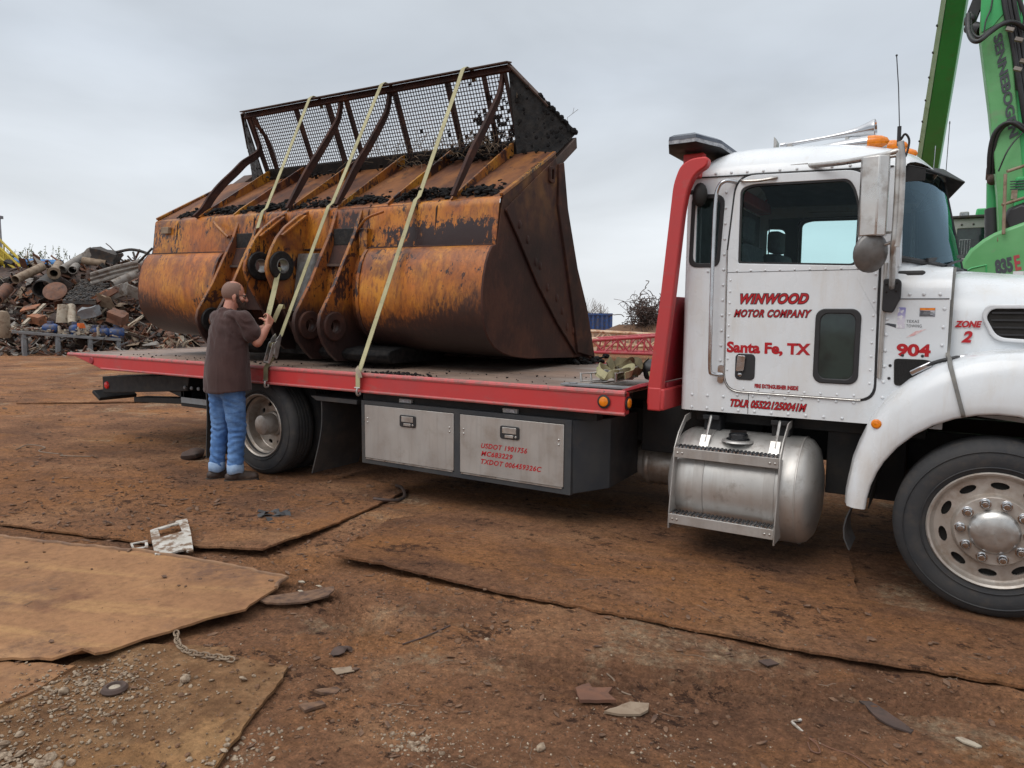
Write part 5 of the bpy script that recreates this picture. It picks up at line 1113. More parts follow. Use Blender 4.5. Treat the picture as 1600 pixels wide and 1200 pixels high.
def rock(mb, c, r, rnd, n=7, m=5, flat=.7):
    rot = Euler((rnd.uniform(-.5, .5), rnd.uniform(-.5, .5), rnd.uniform(0, 6.28))).to_matrix(); sx, sy, sz = rnd.uniform(.7, 1.3), rnd.uniform(.7, 1.2), rnd.uniform(.5, 1)*flat
    rings = []
    for j in range(m+1):
        t = math.pi*j/m; ring = []
        for k in range(n):
            q = rnd.uniform(.82, 1.15) if 0 < j < m else 1
            ring.append(Vector(c)+rot @ Vector((math.sin(t)*math.cos(2*math.pi*k/n)*sx*q+1e-5*k, math.sin(t)*math.sin(2*math.pi*k/n)*sy*q, math.cos(t)*sz*q))*r)
        rings.append(ring)
    mb.loft(rings)
def build_char():
    r = random.Random(21); m = MB()
    for x0, x1, h, n in ((-2.2, -1.75, .03, 90), (-1.68, -1.15, .05, 160), (-1.05, -.32, .05, 200), (-.2, .42, .04, 130), (.55, 1.05, .05, 150), (1.16, 1.82, .10, 200), (1.90, 2.30, .045, 110)):
        for k in range(n):
            x = r.uniform(x0, x1); t = abs(r.gauss(0, .10)); y = .74+t; hh = h*math.exp(-(t/.14)**2)*math.sin(math.pi*(x-x0)/(x1-x0))
            rock(m, tilt((x, y, 2.585+.56*t+r.uniform(0, hh+.02))), r.uniform(.010, .034), r)
    for k in range(110): x = r.uniform(.9, 1.9); rock(m, tilt((x, r.uniform(1.5, 1.66), 3.08+r.uniform(0, .13+.1*math.exp(-((x-1.6)/.2)**2)))), r.uniform(.012, .04), r)
    for k in range(60): rock(m, tilt((r.uniform(-1.7, .9), r.uniform(1.52, 1.66), 3.09+r.uniform(0, .07))), r.uniform(.01, .03), r)
    tag(m.build("char_debris", 'coal', smooth=0), "black crusty char lumps lying along the top ledge of the rusty bucket", "debris", kind="stuff")
    m = MB()
    for k in range(90): rock(m, (r.gauss(2.30, .12), r.gauss(2.36, .12), 1.075+abs(r.gauss(0, .03))), r.uniform(.015, .05), r)
    for k in range(110): rock(m, (r.gauss(1.68, .16), r.gauss(.16, .05), 1.076), r.uniform(.005, .018), r)
    for k in range(60): rock(m, (r.uniform(-2.6, .4), r.uniform(.1, .5), 1.076), r.uniform(.004, .014), r)
    for k in range(60): rock(m, (r.uniform(.4, 3.5), r.uniform(.1, .9), 1.076), r.uniform(.003, .010), r)
    tag(m.build("deck_crumbs", 'coal', smooth=0), "black crumbs and char scattered on the flat truck deck around the bucket", "debris", kind="stuff")
    m = MB()
    for k in range(150):
        x = r.choice([r.gauss(.6, .25), r.gauss(1.2, .3), r.gauss(1.7, .15)]); p = tilt((min(max(x, -.2), 2.1), r.uniform(1.30, 1.64), 3.10+r.uniform(0, .16))); d = Vector((r.uniform(-1, 1), r.uniform(-.6, .3), r.uniform(-.2, .9)))
        pts = [p]
        for q in range(4): pts.append(pts[-1]+d*.05); d = (d+Vector((r.uniform(-.7, .7), r.uniform(-.5, .5), r.uniform(-.8, .6)))).normalized()
        m.tube(pts, r.uniform(.0016, .0032), 4)
    for x, y in ((1.92, 1.45), (2.02, 1.52)):
        for q in range(6):
            p = tilt((x, y, 3.7)); m.tube([p, p+Vector((r.uniform(-.06, .06), -.03, r.uniform(-.1, .05)))], .002, 4)
    p = tilt((2.36, 1.93, 3.38)); m.tube([p, p+Vector((.0, .0, .12)), p+Vector((.10, .03, .19))], .0022, 4); m.tube([p+Vector((.05, .015, .155)), p+Vector((.06, .02, .21))], .0018, 4)
    tag(m.build("dry_twigs", 'twig', smooth=0), "dry brown twigs caught at the foot of the bucket's mesh guard", "twigs", kind="stuff")
build_char()

# ------------------------------------------------------------------ straps
def hook(mb, p):
    p = Vector(p); mb.tube(smooth_path([p+Vector((0, -.006, .03)), p+Vector((0, -.016, 0)), p+Vector((.0, -.01, -.03)), p+Vector((0, .02, -.03)), p+Vector((0, .024, -.005))], 5), .009, 8)
    mb.tube([p+Vector((-.03, -.008, .03)), p+Vector((.03, -.008, .03))], .007, 6)
def ratchet(parent, p, d, w=(1, 0, 0)):
    d = Vector(d).normalized(); w = Vector(w); w = (w-d*w.dot(d)).normalized(); n = d.cross(w)
    if n.y > 0: n = -n
    p = Vector(p); m = MB()
    for s in (-1, 1):
        m.loft([[p+w*(s*.036+o)+d*a+n*b for a, b in ((-.12, 0), (-.08, .035), (.06, .045), (.12, .01), (.10, -.01), (-.10, -.012))] for o in (-.003, .003)])
        m.loft([[p+w*(s*.029+o)+d*a+n*b for a, b in ((.0, .02), (.02, .07), (-.16, .085), (-.17, .06))] for o in (-.002, .002)])
    m.tube([p-w*.045+d*.01+n*.025, p+w*.045+d*.01+n*.025], .018, 10); m.tube([p-w*.034-d*.165+n*.072, p+w*.034-d*.165+n*.072], .010, 8); m.tube([p-w*.04-d*.10, p+w*.04-d*.10], .007, 8)
    for s in (-1, 1): m.tube([p+w*(s*.040)+d*.01+n*.025, p+w*(s*.046)+d*.01+n*.025], .034, 14)
    m.build("ratchet", 'steel', parent, bevel=.001)
    m = MB(); m.lathe([(.001, -.025), (.030, -.024), (.034, -.01), (.034, .01), (.030, .024), (.001, .025)], 'x', tuple(p+n*.03), 16); m.build("webbing_spool", 'strap_dark', parent)
def strap(label, pts, low, dark, wd):
    o = empty("ratchet_strap", pts[-1], label=label, cat="strap", group="yellow straps over the bucket"); org = Vector(pts[-1])
    m = MB(); m.ribbon(pts, wd, .048, .005); m.v = [tuple(Vector(v)-org) for v in m.v]; m.build("webbing", 'strap', o)
    return o, org
W1 = (1, -.02, .02)
topz = 3.922
pts = [tilt(p) for p in ((1.575, 1.46, 3.82), (1.57, 1.43, topz), (1.565, 1.33, topz), (1.56, 1.30, 3.90), (1.505, .70, 2.625), (1.50, .655, 2.588), (1.497, .64, 2.55))]+[Vector(p) for p in ((1.43, -.012, 1.10), (1.428, -.030, 1.075), (1.427, -.032, .945))]
s3, o3 = strap("yellow strap nearest the white cab, hooked on the red rail above the steel toolbox", pts, 0, 0, W1)
m = MB(); hook(m, (1.427, -.03, .925)); m.v = [tuple(Vector(v)-o3) for v in m.v]; m.build("hook", 'steel', s3)
m = MB(); m.ribbon([Vector(p)-o3 for p in ((1.425, -.038, 1.13), (1.44, -.052, 1.11), (1.470, -.056, 1.075), (1.476, -.05, 1.045))], (.8, -.2, .5), .05, .004); m.build("strap_tail", 'sc_pale', s3)
pts = [tilt(p) for p in ((.535, 1.46, 3.82), (.53, 1.43, topz), (.525, 1.33, topz), (.52, 1.30, 3.90), (.405, .70, 2.625), (.395, .655, 2.588), (.392, .64, 2.55))]+[Vector((.335, .08, 1.36))]
s2, o2 = strap("middle yellow strap running down to the steel ratchet beside the man's hands", pts, 0, 0, W1)
ratchet(s2, Vector((.325, .035, 1.27))-o2, Vector((.05, .22, .95)))
m = MB(); m.ribbon([Vector(p)-o2 for p in ((.315, .02, 1.20), (.262, -.012, 1.10), (.255, -.032, 1.07), (.25, -.034, .945))], (1, 0, 0), .06, .006); m.build("lower_webbing", 'strap_dark', s2)
m = MB(); hook(m, Vector((.25, -.03, .92))-o2); m.build("hook", 'steel', s2)
HAND_R, HAND_L = Vector((.285, .015, 1.525)), Vector((.185, .055, 1.462))
pts = [tilt(p) for p in ((-.52, 1.46, 3.82), (-.53, 1.43, topz), (-.535, 1.33, topz), (-.54, 1.30, 3.90), (-.575, .70, 2.625), (-.58, .655, 2.588), (-.582, .64, 2.55), (-.55, .56, 2.40))]
s1, o1 = strap("yellow strap farthest from the cab, threaded through the bucket lug into the man's hands", pts, 0, 0, W1)
m = MB(); m.ribbon([Vector(p)-o1 for p in smooth_path([(-.02, .33, 2.02), (.06, .31, 2.01), (.10, .27, 1.985), (.17, .16, 1.80), (.235, .035, 1.58), (.245, .005, 1.50), (.235, .0, 1.45)], 4)], (.85, .5, .1), .05, .005); m.build("loose_webbing", 'strap', s1)
m = MB(); m.ribbon([Vector(p)-o1 for p in smooth_path([(.255, .07, 1.50), (.30, .09, 1.60), (.315, .12, 1.66), (.30, .15, 1.62)], 4)], (.7, .6, .1), .04, .004); m.build("strap_tail", 'strap', s1)

# straps and a flat bar lying on the front of the deck
def build_pile():
    r = random.Random(4); o = empty("strap_pile", (3.62, .55, 1.08), label="tangled heap of olive tie down straps and ratchets on the deck beside the red headboard", cat="strap pile")
    def strapb(pts, w, mat, th=.006): m = MB(); m.ribbon(smooth_path(pts, 5), (.3, .2, 1), w, th); m.build("webbing", mat, o, smooth=60)
    for k in range(11):
        c = Vector((r.uniform(-.14, .16), r.uniform(-.24, .26), .02)); a0 = r.uniform(0, 6); R0 = r.uniform(.07, .14); h = r.uniform(.03, .12)
        strapb([c+Vector((math.cos(a0+t)*R0, math.sin(a0+t)*R0*.8, .035+abs(math.sin(t*1.3+k))*h)) for t in np.linspace(0, 5.2, 9)], .05, 'strap_dark' if k % 3 else 'strap')
    for c, d in (((-.10, -.16, .05), (.9, .3, .1)), ((.02, -.05, .08), (.4, .9, .1)), ((-.06, .12, .06), (1, -.4, .1))): ratchet(o, c, d, (.2, .3, 1))
    m = MB(); m.ball((-.14, -.10, .105), .045, 12, 7, (1.2, .8, .55)); m.build("lime_handle", 'lime', o)
    m = MB(); m.lathe([(.04, -.05), (.075, -.05), (.08, -.03), (.08, .05), (.072, .055), (.04, .055)], 'x', (.13, .22, .09), 24, closed=True); m.build("black_coil", 'hose', o)
    b = MB(); b.box((3.30, .105, 1.079), (3.86, .20, 1.095)); b.box((3.36, .12, 1.095), (3.42, .15, 1.104)); tag(b.build("flat_bar", 'grey_steel', bevel=.003, loc=(3.30, .105, 1.079)), "flat grey steel bar lying along the deck edge before the strap heap", "steel bar")
build_pile()
# ------------------------------------------------------------------ the man working the strap
from mathutils import noise as mnoise
MAN = Vector((-.05, -.27, 0))
man = empty("person", MAN, label="bald bearded man in brown t-shirt and blue jeans tightening a strap beside the truck deck", cat="person")
def remeshed(mb, name, mat, voxel, smooth=3, disp=None, parent=None, cut=None):
    me = bpy.data.meshes.new(name); me.from_pydata([Vector(v)-MAN for v in mb.v], [], mb.f)
    bm = bmesh.new(); bm.from_mesh(me); bmesh.ops.recalc_face_normals(bm, faces=bm.faces[:]); bm.to_mesh(me); bm.free()
    ob = bpy.data.objects.new(name, me); col.objects.link(ob)
    r = ob.modifiers.new("remesh", 'REMESH'); r.mode = 'VOXEL'; r.voxel_size = voxel
    if smooth: s = ob.modifiers.new("smooth", 'SMOOTH'); s.factor = .5; s.iterations = smooth
    bpy.context.view_layer.update()
    me2 = bpy.data.meshes.new_from_object(ob.evaluated_get(bpy.context.evaluated_depsgraph_get()))
    bpy.data.objects.remove(ob)
    if disp:
        nrm = [v.normal.copy() for v in me2.vertices]
        for v, n in zip(me2.vertices, nrm): v.co += n*disp(v.co, n)
    if cut:
        bm = bmesh.new(); bm.from_mesh(me2); bmesh.ops.delete(bm, geom=[f for f in bm.faces if cut(f.calc_center_median(), f.normal)], context='FACES'); bm.to_mesh(me2); bm.free()
    me2.materials.clear(); me2.materials.append(MT[mat]); me2.polygons.foreach_set("use_smooth", [True]*len(me2.polygons)); me2.name = name
    o = bpy.data.objects.new(name, me2); col.objects.link(o); o.parent = parent or man; return o
HD = Vector((.005, -.165, 1.735)); HF = Vector((.50, .865, -.10)).normalized()      # head centre and the way it looks
HR = HF.cross(Vector((0, 0, 1))).normalized(); HU = HR.cross(HF)
def H(r, f, u): return HD+HR*r+HF*f+HU*u
HM = Matrix((HR, HF, HU)).transposed()
def finger(mb, p, d, bendto, L, r, curl):
    p = Vector(p); d = Vector(d).normalized(); b = Vector(bendto).normalized()
    for i, (l, c) in enumerate(zip((.46, .30, .24), curl)):
        a = R(c); ax = d.cross(b)
        if ax.length > 1e-5:
            rot = Matrix.Rotation(a, 3, ax.normalized()); d = (rot @ d).normalized(); b = (rot @ b).normalized()
        q = p+d*(L*l); mb.capsule(p, q, r*(1-.08*i), r*(1-.08*(i+1)), 10); p = q
    return p
def hand(mb, wrist, fdir, pdir, side, curl, thumb, spread=1):
    """fdir: along the palm to the knuckles, pdir: the way the palm faces, side: from little finger to index"""
    f = Vector(fdir).normalized(); pn = Vector(pdir); pn = (pn-f*pn.dot(f)).normalized(); s = Vector(side); s = (s-f*s.dot(f)-pn*s.dot(pn)).normalized(); w = Vector(wrist)
    for k in range(4):
        o = s*((k-1.5)*.0215); mb.capsule(w+o*.55+f*.012, w+o+f*.088, .0165, .0125, 10)
    mb.capsule(w+s*.018+f*.018+pn*.006, w+s*.030+f*.055+pn*.012, .017, .013, 10)
    for k, (L, r) in enumerate(((.066, .0082), (.082, .0090), (.088, .0094), (.080, .0092))):
        finger(mb, w+s*((k-1.5)*.0225)+f*(.090 if k else .083), f+s*((k-1.5)*.05*spread), pn, L, r, [c+(3-k)*2 for c in curl])
    finger(mb, w+s*.040+f*.040+pn*.010, f*.55+s*.65+pn*.45, pn, .070, .0105, thumb)
def build_man():
    SL, SR = Vector((-.170, -.215, 1.525)), Vector((.185, -.215, 1.525))
    EL, ER = Vector((-.09, -.03, 1.30)), Vector((.275, -.135, 1.312))
    WR, WL = Vector((.300, -.035, 1.455)), Vector((.108, .035, 1.432))
    b = MB()
    FL, FR = Vector((-.160, -.285, .09)), Vector((.060, -.245, .09))
    KL, KR = Vector((-.128, -.262, .50)), Vector((.078, -.232, .50))
    for F, K, hx in ((FL, KL, -.09), (FR, KR, .09)):
        b.capsule(F, K, .034, .048); b.capsule(K+Vector((0, 0, -.06)), (K*.5+F*.5)+Vector((0, -.01, .05)), .046, .048); b.capsule(K, (hx, -.275, .92), .052, .075)
    for c, rx, ry, rz in (((.0, -.275, .98), .165, .135, .15), ((.01, -.262, 1.12), .17, .145, .17), ((.012, -.250, 1.30), .165, .135, .19), ((.008, -.235, 1.45), .165, .115, .13)):
        b.ball(c, 1, 20, 12, (rx, ry, rz))
    b.capsule(SL, SR, .062, .062)
    for S, E, W in ((SL, EL, WL), (SR, ER, WR)):
        b.capsule(S, E, .062, .046); b.capsule(E, E*.55+W*.45, .046, .045); b.capsule(E*.6+W*.4, W, .046, .029)
    b.capsule((-.02, -.225, 1.52), HD+HU*-.07-HF*.02, .066, .060)
    # head: skull, jaw, brow, nose, ears
    def hb(r, f, u, R_, sc): b.ball(H(r, f, u), R_, 20, 14, sc, HM)
    hb(0, -.012, .035, .1, (.79, 1.0, 1.0)); hb(0, .025, -.03, .1, (.64, .66, .92)); hb(0, .035, -.085, .05, (.95, .9, .7)); hb(0, .084, .018, .02, (2.6, .8, .7))
    b.capsule(H(0, .095, .008), H(0, .112, -.032), .010, .0165, 10); hb(.014, .098, -.036, .011, (1, 1, .8)); hb(-.014, .098, -.036, .011, (1, 1, .8)); hb(0, .088, -.066, .016, (1.5, .8, .55))
    for s in (1, -1):
        hb(s*.047, .062, -.025, .024, (1, 1, .9))
        b.ball(H(s*.079, -.008, -.014), .03, 14, 10, (.22, .62, 1.02), HM @ Euler((R(-12), 0, R(s*-16))).to_matrix()); b.ball(H(s*.078, -.004, -.04), .012, 10, 8, (.7, 1, 1), HM)
    # hands around the webbing
    hand(b, WR, (-.12, .50, .86), (-.95, -.05, -.1), (0, -.86, .45), (38, 52, 40), (18, 25, 22))
    hand(b, WL, (.90, .28, .30), (-.1, -.45, .9), (.1, .9, .4), (34, 48, 38), (20, 24, 20))
    body = remeshed(b, "body", 'skin', .0058, 2)
    for s in (1, -1):
        m = MB(); c = H(s*.031, .079, .004); m.ball(c, .0125, 12, 8, (1, 1, 1), HM); m.v = [tuple(Vector(v)-MAN) for v in m.v]; e = m.build("eye", 'plastic_white', man, smooth=80)
        m = MB(); m.ball(c+HF*.0085, .0065, 10, 6, (1, .8, 1), HM); m.v = [tuple(Vector(v)-MAN) for v in m.v]; m.build("iris", 'seal', e)
    # shaved hair: a thin shell over crown and back
    m = MB(); rings = []
    for j in range(14):
        t = math.pi*(.10+.62*j/13); ring = []
        for k in range(28):
            a = 2*math.pi*k/28; ring.append(H(math.cos(a)*math.sin(t)*.0815, -.012+math.sin(a)*math.sin(t)*.1025, .035+math.cos(t)*.1022))
        rings.append(ring)
    m.loft(rings, True, False); keep = []
    for f in m.f:
        c = sum((Vector(m.v[i]) for i in f), Vector())/len(f)-HD; fr, uu, rr = c.dot(HF), c.dot(HU), abs(c.dot(HR))
        front = .030+.25*max(0, uu-.02); top_bald = uu > .118 and fr > -.05
        if fr < front-.03*(rr < .04) and not top_bald and uu > -.045+.5*max(0, -fr-.07): keep.append(f)
    m.f = keep; m.mi = [0]*len(keep); m.v = [tuple(Vector(v)-MAN) for v in m.v]; m.build("cropped_hair", 'stubble', man, smooth=80)
    # beard: side whiskers and a full chin
    d = MB()
    for s in (1, -1):
        for p, q, r0, r1 in (((s*.070, .022, -.006), (s*.064, .035, -.05), .009, .020), ((s*.062, .035, -.05), (s*.040, .068, -.090), .021, .028), ((s*.034, .088, -.052), (s*.038, .075, -.085), .010, .022)):
            d.capsule(H(*p), H(*q), r0, r1, 12)
    d.ball(H(0, .070, -.105), .054, 16, 10, (1.08, .9, .95), HM); d.ball(H(0, .086, -.148), .046, 16, 10, (.92, .8, .98), HM); d.capsule(H(.03, .100, -.052), H(-.03, .100, -.052), .010, .010); d.ball(H(.0, .072, -.175), .026, 12, 8, (1, .7, 1), HM)
    def bd(co, n): return .004*mnoise.noise(co*120)+.004*mnoise.noise(Vector((co.x*60, co.y*60, co.z*18)))
    remeshed(d, "beard", 'beard', .0055, 1, bd)
    g = MB()
    for s in (1, -1):
        c = H(s*.032, .099, .006); k = 16; loop = [c+HR*(.026*math.copysign(abs(math.cos(a))**.6, math.cos(a)))+HU*(.017*math.copysign(abs(math.sin(a))**.6, math.sin(a)))-HF*(.004*abs(math.cos(a))) for a in np.linspace(0, 2*math.pi, k)]
        g.tube(loop, .0026, 6); g.tube([H(s*.058, .094, .012), H(s*.074, .06, .012), H(s*.081, .0, .010), H(s*.080, -.016, -.006)], .0026, 6)
    g.tube([H(.008, .104, .012), H(-.008, .104, .012)], .002, 6); g.v = [tuple(Vector(v)-MAN) for v in g.v]; gl = g.build("glasses", 'seal', man)
    g = MB()
    for s in (1, -1):
        c = H(s*.032, .099, .006); g.add([c+HR*(.024*math.cos(a))+HU*(.015*math.sin(a)) for a in np.linspace(0, 2*math.pi, 14)[:-1]], [list(range(13))])
    g.v = [tuple(Vector(v)-MAN) for v in g.v]; g.build("lenses", 'glass', gl)
    # t-shirt
    t = MB()
    for c, rx, ry, rz in (((.015, -.280, .97), .215, .178, .16), ((.015, -.268, 1.10), .208, .182, .18), ((.015, -.255, 1.28), .198, .162, .20), ((.008, -.238, 1.43), .190, .140, .145)):
        t.ball(c, 1, 24, 14, (rx, ry, rz))
    t.capsule(SL+Vector((.015, 0, -.005)), SR+Vector((-.015, 0, -.005)), .076, .076); t.capsule((-.03, -.228, 1.51), (-.022, -.222, 1.575), .090, .074)
    t.capsule(SL, SL*.42+EL*.58, .082, .086); t.capsule(SR, SR*.38+ER*.62, .082, .088); t.capsule((-.10, -.262, 1.53), (.11, -.262, 1.53), .075, .075); t.capsule((-.02, -.27, 1.50), (-.02, -.262, 1.575), .08, .058)
    t.loft([[(cx_+math.cos(a)*rx, cy_+math.sin(a)*ry, z+.012*math.sin(2*a+1)*(z < .88)) for a in np.linspace(0, 2*math.pi, 33)[:-1]] for z, cx_, cy_, rx, ry in ((.862, .022, -.285, .236, .196), (.90, .022, -.284, .234, .196), (1.0, .020, -.28, .225, .192), (1.12, .018, -.272, .213, .182), (1.25, .016, -.262, .203, .170), (1.36, .013, -.25, .195, .156), (1.45, .010, -.24, .187, .144), (1.52, .005, -.235, .168, .124), (1.57, -.01, -.23, .13, .10))])
    def sd(co, n):
        w = co+MAN; f = .5+.5*math.tanh((1.28-w.z)*5)
        u = mnoise.noise(Vector((w.x*9+w.z*4.0, w.y*9, w.z*2.0)))*.012*f+mnoise.noise(Vector((w.x*16+w.z*7, w.y*14, w.z*6)))*.007
        arm = max(0, 1-((w-SR).length/.30)); lat = max(0, 1-abs(w.z-1.40)/.22)
        u += .006*arm*math.sin(w.z*80+w.x*70+6*mnoise.noise(w*9)) + .003*lat*math.sin((w.x*.9+w.z)*60+5*mnoise.noise(w*7))
        if w.z < .885: u += .003
        return u
    sh = remeshed(t, "t_shirt", 'shirt', .0095, 7, sd, cut=lambda c, n: n.z < -.85 and c.z < .90)
    m = MB(); m.tube([(-.024+math.cos(a)*.080, -.222+math.sin(a)*.083, 1.588+.010*math.sin(a)) for a in np.linspace(0, 2*math.pi, 25)], .0085, 8); m.v = [tuple(Vector(v)-MAN) for v in m.v]; m.build("collar", 'shirt', sh)
    # jeans with turned-up cuffs
    j = MB(); j.ball((.002, -.282, .95), 1, 22, 14, (.192, .166, .16))
    j.capsule((-.085, -.325, .89), (.085, -.325, .89), .085, .085)
    for F, K, hx in ((FL, KL, -.092), (FR, KR, .092)): j.capsule(K, (hx, -.282, .90), .080, .112); j.capsule(F+Vector((0, -.008, .05)), K, .068, .081)
    def jd(co, n):
        w = co+MAN; k = math.exp(-((w.z-.50)/.16)**2)*.9+math.exp(-((w.z-.20)/.10)**2)*1.2+math.exp(-((w.z-.80)/.10)**2)*.6
        u = k*.004*math.sin(w.z*95+9*mnoise.noise(Vector((w.x*8, w.y*8, w.z*4)))+w.x*25+w.y*18)+k*.005*mnoise.noise(Vector((w.x*14+w.z*9, w.y*14, w.z*26)))
        return u+.008*mnoise.noise(Vector((w.x*9, w.y*9, w.z*5)))+.004*mnoise.noise(Vector((w.x*22, w.y*22, w.z*30)))
    je = remeshed(j, "jeans", 'denim', .0095, 3, jd, cut=lambda c, n: n.z < -.9 and c.z < .14)
    for F in (FL, FR):
        m = MB(); rings = []
        for z, r in ((.178, .070), (.174, .077), (.13, .079), (.092, .077), (.088, .070)): rings.append([Vector((F.x+math.cos(a)*r*.92, F.y-.006+math.sin(a)*r, z+.006*math.sin(3*a+F.x*40))) for a in np.linspace(0, 2*math.pi, 25)[:-1]])
        m.loft(rings, True, False); m.v = [tuple(Vector(v)-MAN) for v in m.v]; m.build("cuff", 'denim_cuff', je, smooth=70)
    for x, y in ():
        m = MB(); m.prism([(x-.065, .895), (x+.065, .895), (x+.062, .78), (x, .755), (x-.062, .78)], 'y', y, y+.012); m.v = [tuple(Vector(v)-MAN) for v in m.v]; m.build("back_pocket", 'denim', je, bevel=.006)
    for F, a in ((FL, .30), (FR, .62)):
        d = Vector((math.sin(a), math.cos(a), 0)); F0 = Vector((F.x, F.y, 0))
        bt = MB(); bt.capsule(F0-d*.055+Vector((0, 0, .052)), F0+d*.155+Vector((0, 0, .042)), .048, .045); bt.capsule(F0-d*.01+Vector((0, 0, .06)), F0-d*.01+Vector((0, 0, .14)), .056, .056); bt.capsule(F0+d*.03+Vector((0, 0, .065)), F0+d*.12+Vector((0, 0, .05)), .048, .044)
        bo = remeshed(bt, "boot", 'boot', .007, 2, lambda co, n: .002*mnoise.noise(co*50))
        m = MB(); s = d.cross(Vector((0, 0, 1))); out = []
        for t, w in ((-.108, .028), (-.09, .042), (-.03, .046), (.05, .048), (.12, .056), (.17, .050), (.20, .030)): out.append((t, w))
        lp = [F0+d*t+s*w for t, w in out]+[F0+d*t-s*w for t, w in out[::-1]]
        m.loft([[p+Vector((0, 0, z)) for p in lp] for z in (.0, .026)]); m.v = [tuple(Vector(v)-MAN) for v in m.v]; m.build("sole", 'sole', bo, bevel=.004)
build_man()
# ------------------------------------------------------------------ the ground
def inpoly(x, y, poly):
    ins = np.zeros(np.shape(x), bool); n = len(poly)
    for i in range(n):
        (x1, y1), (x2, y2) = poly[i], poly[(i+1) % n]
        if y1 == y2: continue
        c = ((y1 > y) != (y2 > y)) & (x < (x2-x1)*(y-y1)/(y2-y1)+x1); ins ^= c
    return ins
def jag(poly, amp, step, seed, keep=()):
    r = random.Random(seed); out = []
    for i in range(len(poly)):
        a, b = Vector((*poly[i], 0)), Vector((*poly[(i+1) % len(poly)], 0)); n = max(1, int((b-a).length/step)); q = (b-a).normalized().cross(Vector((0, 0, 1)))
        for k in range(n):
            p = a.lerp(b, k/n)+q*(r.uniform(-amp, amp) if k else 0); out.append((p.x, p.y))
    return out
PA = [(.23, -2.27), (.80, -2.10), (1.39, -1.89), (2.0, -1.775), (2.49, -1.71), (2.60, -1.95), (2.69, -2.16), (2.65, -2.27), (2.61, -2.41), (2.54, -2.67), (2.555, -2.85), (2.45, -2.91), (2.32, -2.98), (2.19, -3.08), (1.2, -4.0), (-1.2, -3.2)]
PB = [(2.19, -3.06), (2.50, -2.91), (2.575, -3.09), (2.59, -3.25), (2.55, -3.45), (2.0, -3.75), (1.7, -3.4)]
PC = [(2.44, -2.66), (2.90, -2.42), (2.97, -2.46), (3.28, -2.39), (3.39, -2.56), (3.48, -2.75), (3.62, -2.99), (3.80, -3.32), (3.2, -3.8), (2.45, -3.35)]
PD = [(-.2, -2.09), (.7, -1.86), (1.48, -1.63), (1.96, -1.47), (1.945, -1.06), (1.80, -.40), (1.64, .36), (.95, .50), (.62, -.13), (-.62, -.13), (-2.4, -.30), (-3.2, -1.7)]
PE = [(2.44, -1.30), (3.02, -1.25), (3.45, -1.20), (4.41, -1.05), (5.13, -.98), (5.66, -.87), (6.06, -.80), (7.4, -.55), (7.4, -.16), (5.35, -.14), (5.2, .6), (2.6, .6), (2.12, -.45)]
PLATES = [(PA, .050), (PB, .030), (PC, .020), (PD, .020), (PE, .024)]
def ground_h(x, y, plates=True):
    x, y = np.asarray(x, float), np.asarray(y, float)
    d = np.hypot(x-CAM.x, y-CAM.y)
    h = .055*fbm(x, y, .8, 3, 3)+.030*fbm(x+.3*fbm(x, y, 2, 2, 9), y, 3.2, 3, 5)+.024*fbm(x, y, 9, 4, 8)*np.clip(9-d, 0, 1)+.020*np.maximum(0, fbm(x, y, 24, 2, 13)+.02)*np.clip(6-d, 0, 1)
    h = h-.004
    # tyre tracks pressed into the dirt before the tank
    for (x0, y0), (x1, y1), w in (((4.30, -1.06), (5.25, .30), .11), ((3.9, -1.9), (6.2, -.9), .16), ((1.2, -1.2), (3.6, -2.0), .14)):
        L = math.hypot(x1-x0, y1-y0); t = ((x-x0)*(x1-x0)+(y-y0)*(y1-y0))/L; s = ((x-x0)*(y1-y0)-(y-y0)*(x1-x0))/L
        m = np.clip(1-(np.abs(s)/w)**6, 0, 1)*np.clip(t/.3, 0, 1)*np.clip((L-t)/.3, 0, 1)
        h = h*(1-.6*m)+m*(.018*np.sin(s*2*math.pi/.058)-.010)
    for cx, cy, r in ((5.95, .13, .42), (5.95, 2.37, .42), (0, .35, .55), (0, 2.15, .55), (-.05, -.27, .5)):
        w = np.clip(1.4-np.hypot((x-cx), (y-cy))/r, 0, 1); h = h*(1-w)+w*0.0
    h = np.where(y > 4, h*1.4+.10*fbm(x, y, .18, 3, 4)*np.clip((y-4)/4, 0, 1), h)
    h = h-.021*np.maximum(0, np.hypot(x+10, y)-56)          # the yard stands on a rise: the land falls away beyond it
    if plates:
        top = h
        for p, z in PLATES[::-1]: top = np.where(inpoly(x, y, p), z+.004, top)
        return top
    for p, z in PLATES:
        h = np.where(inpoly(x, y, p), np.minimum(h, z-.03), h)
    return h
def gz(x, y): return float(ground_h(np.array([x]), np.array([y]))[0])
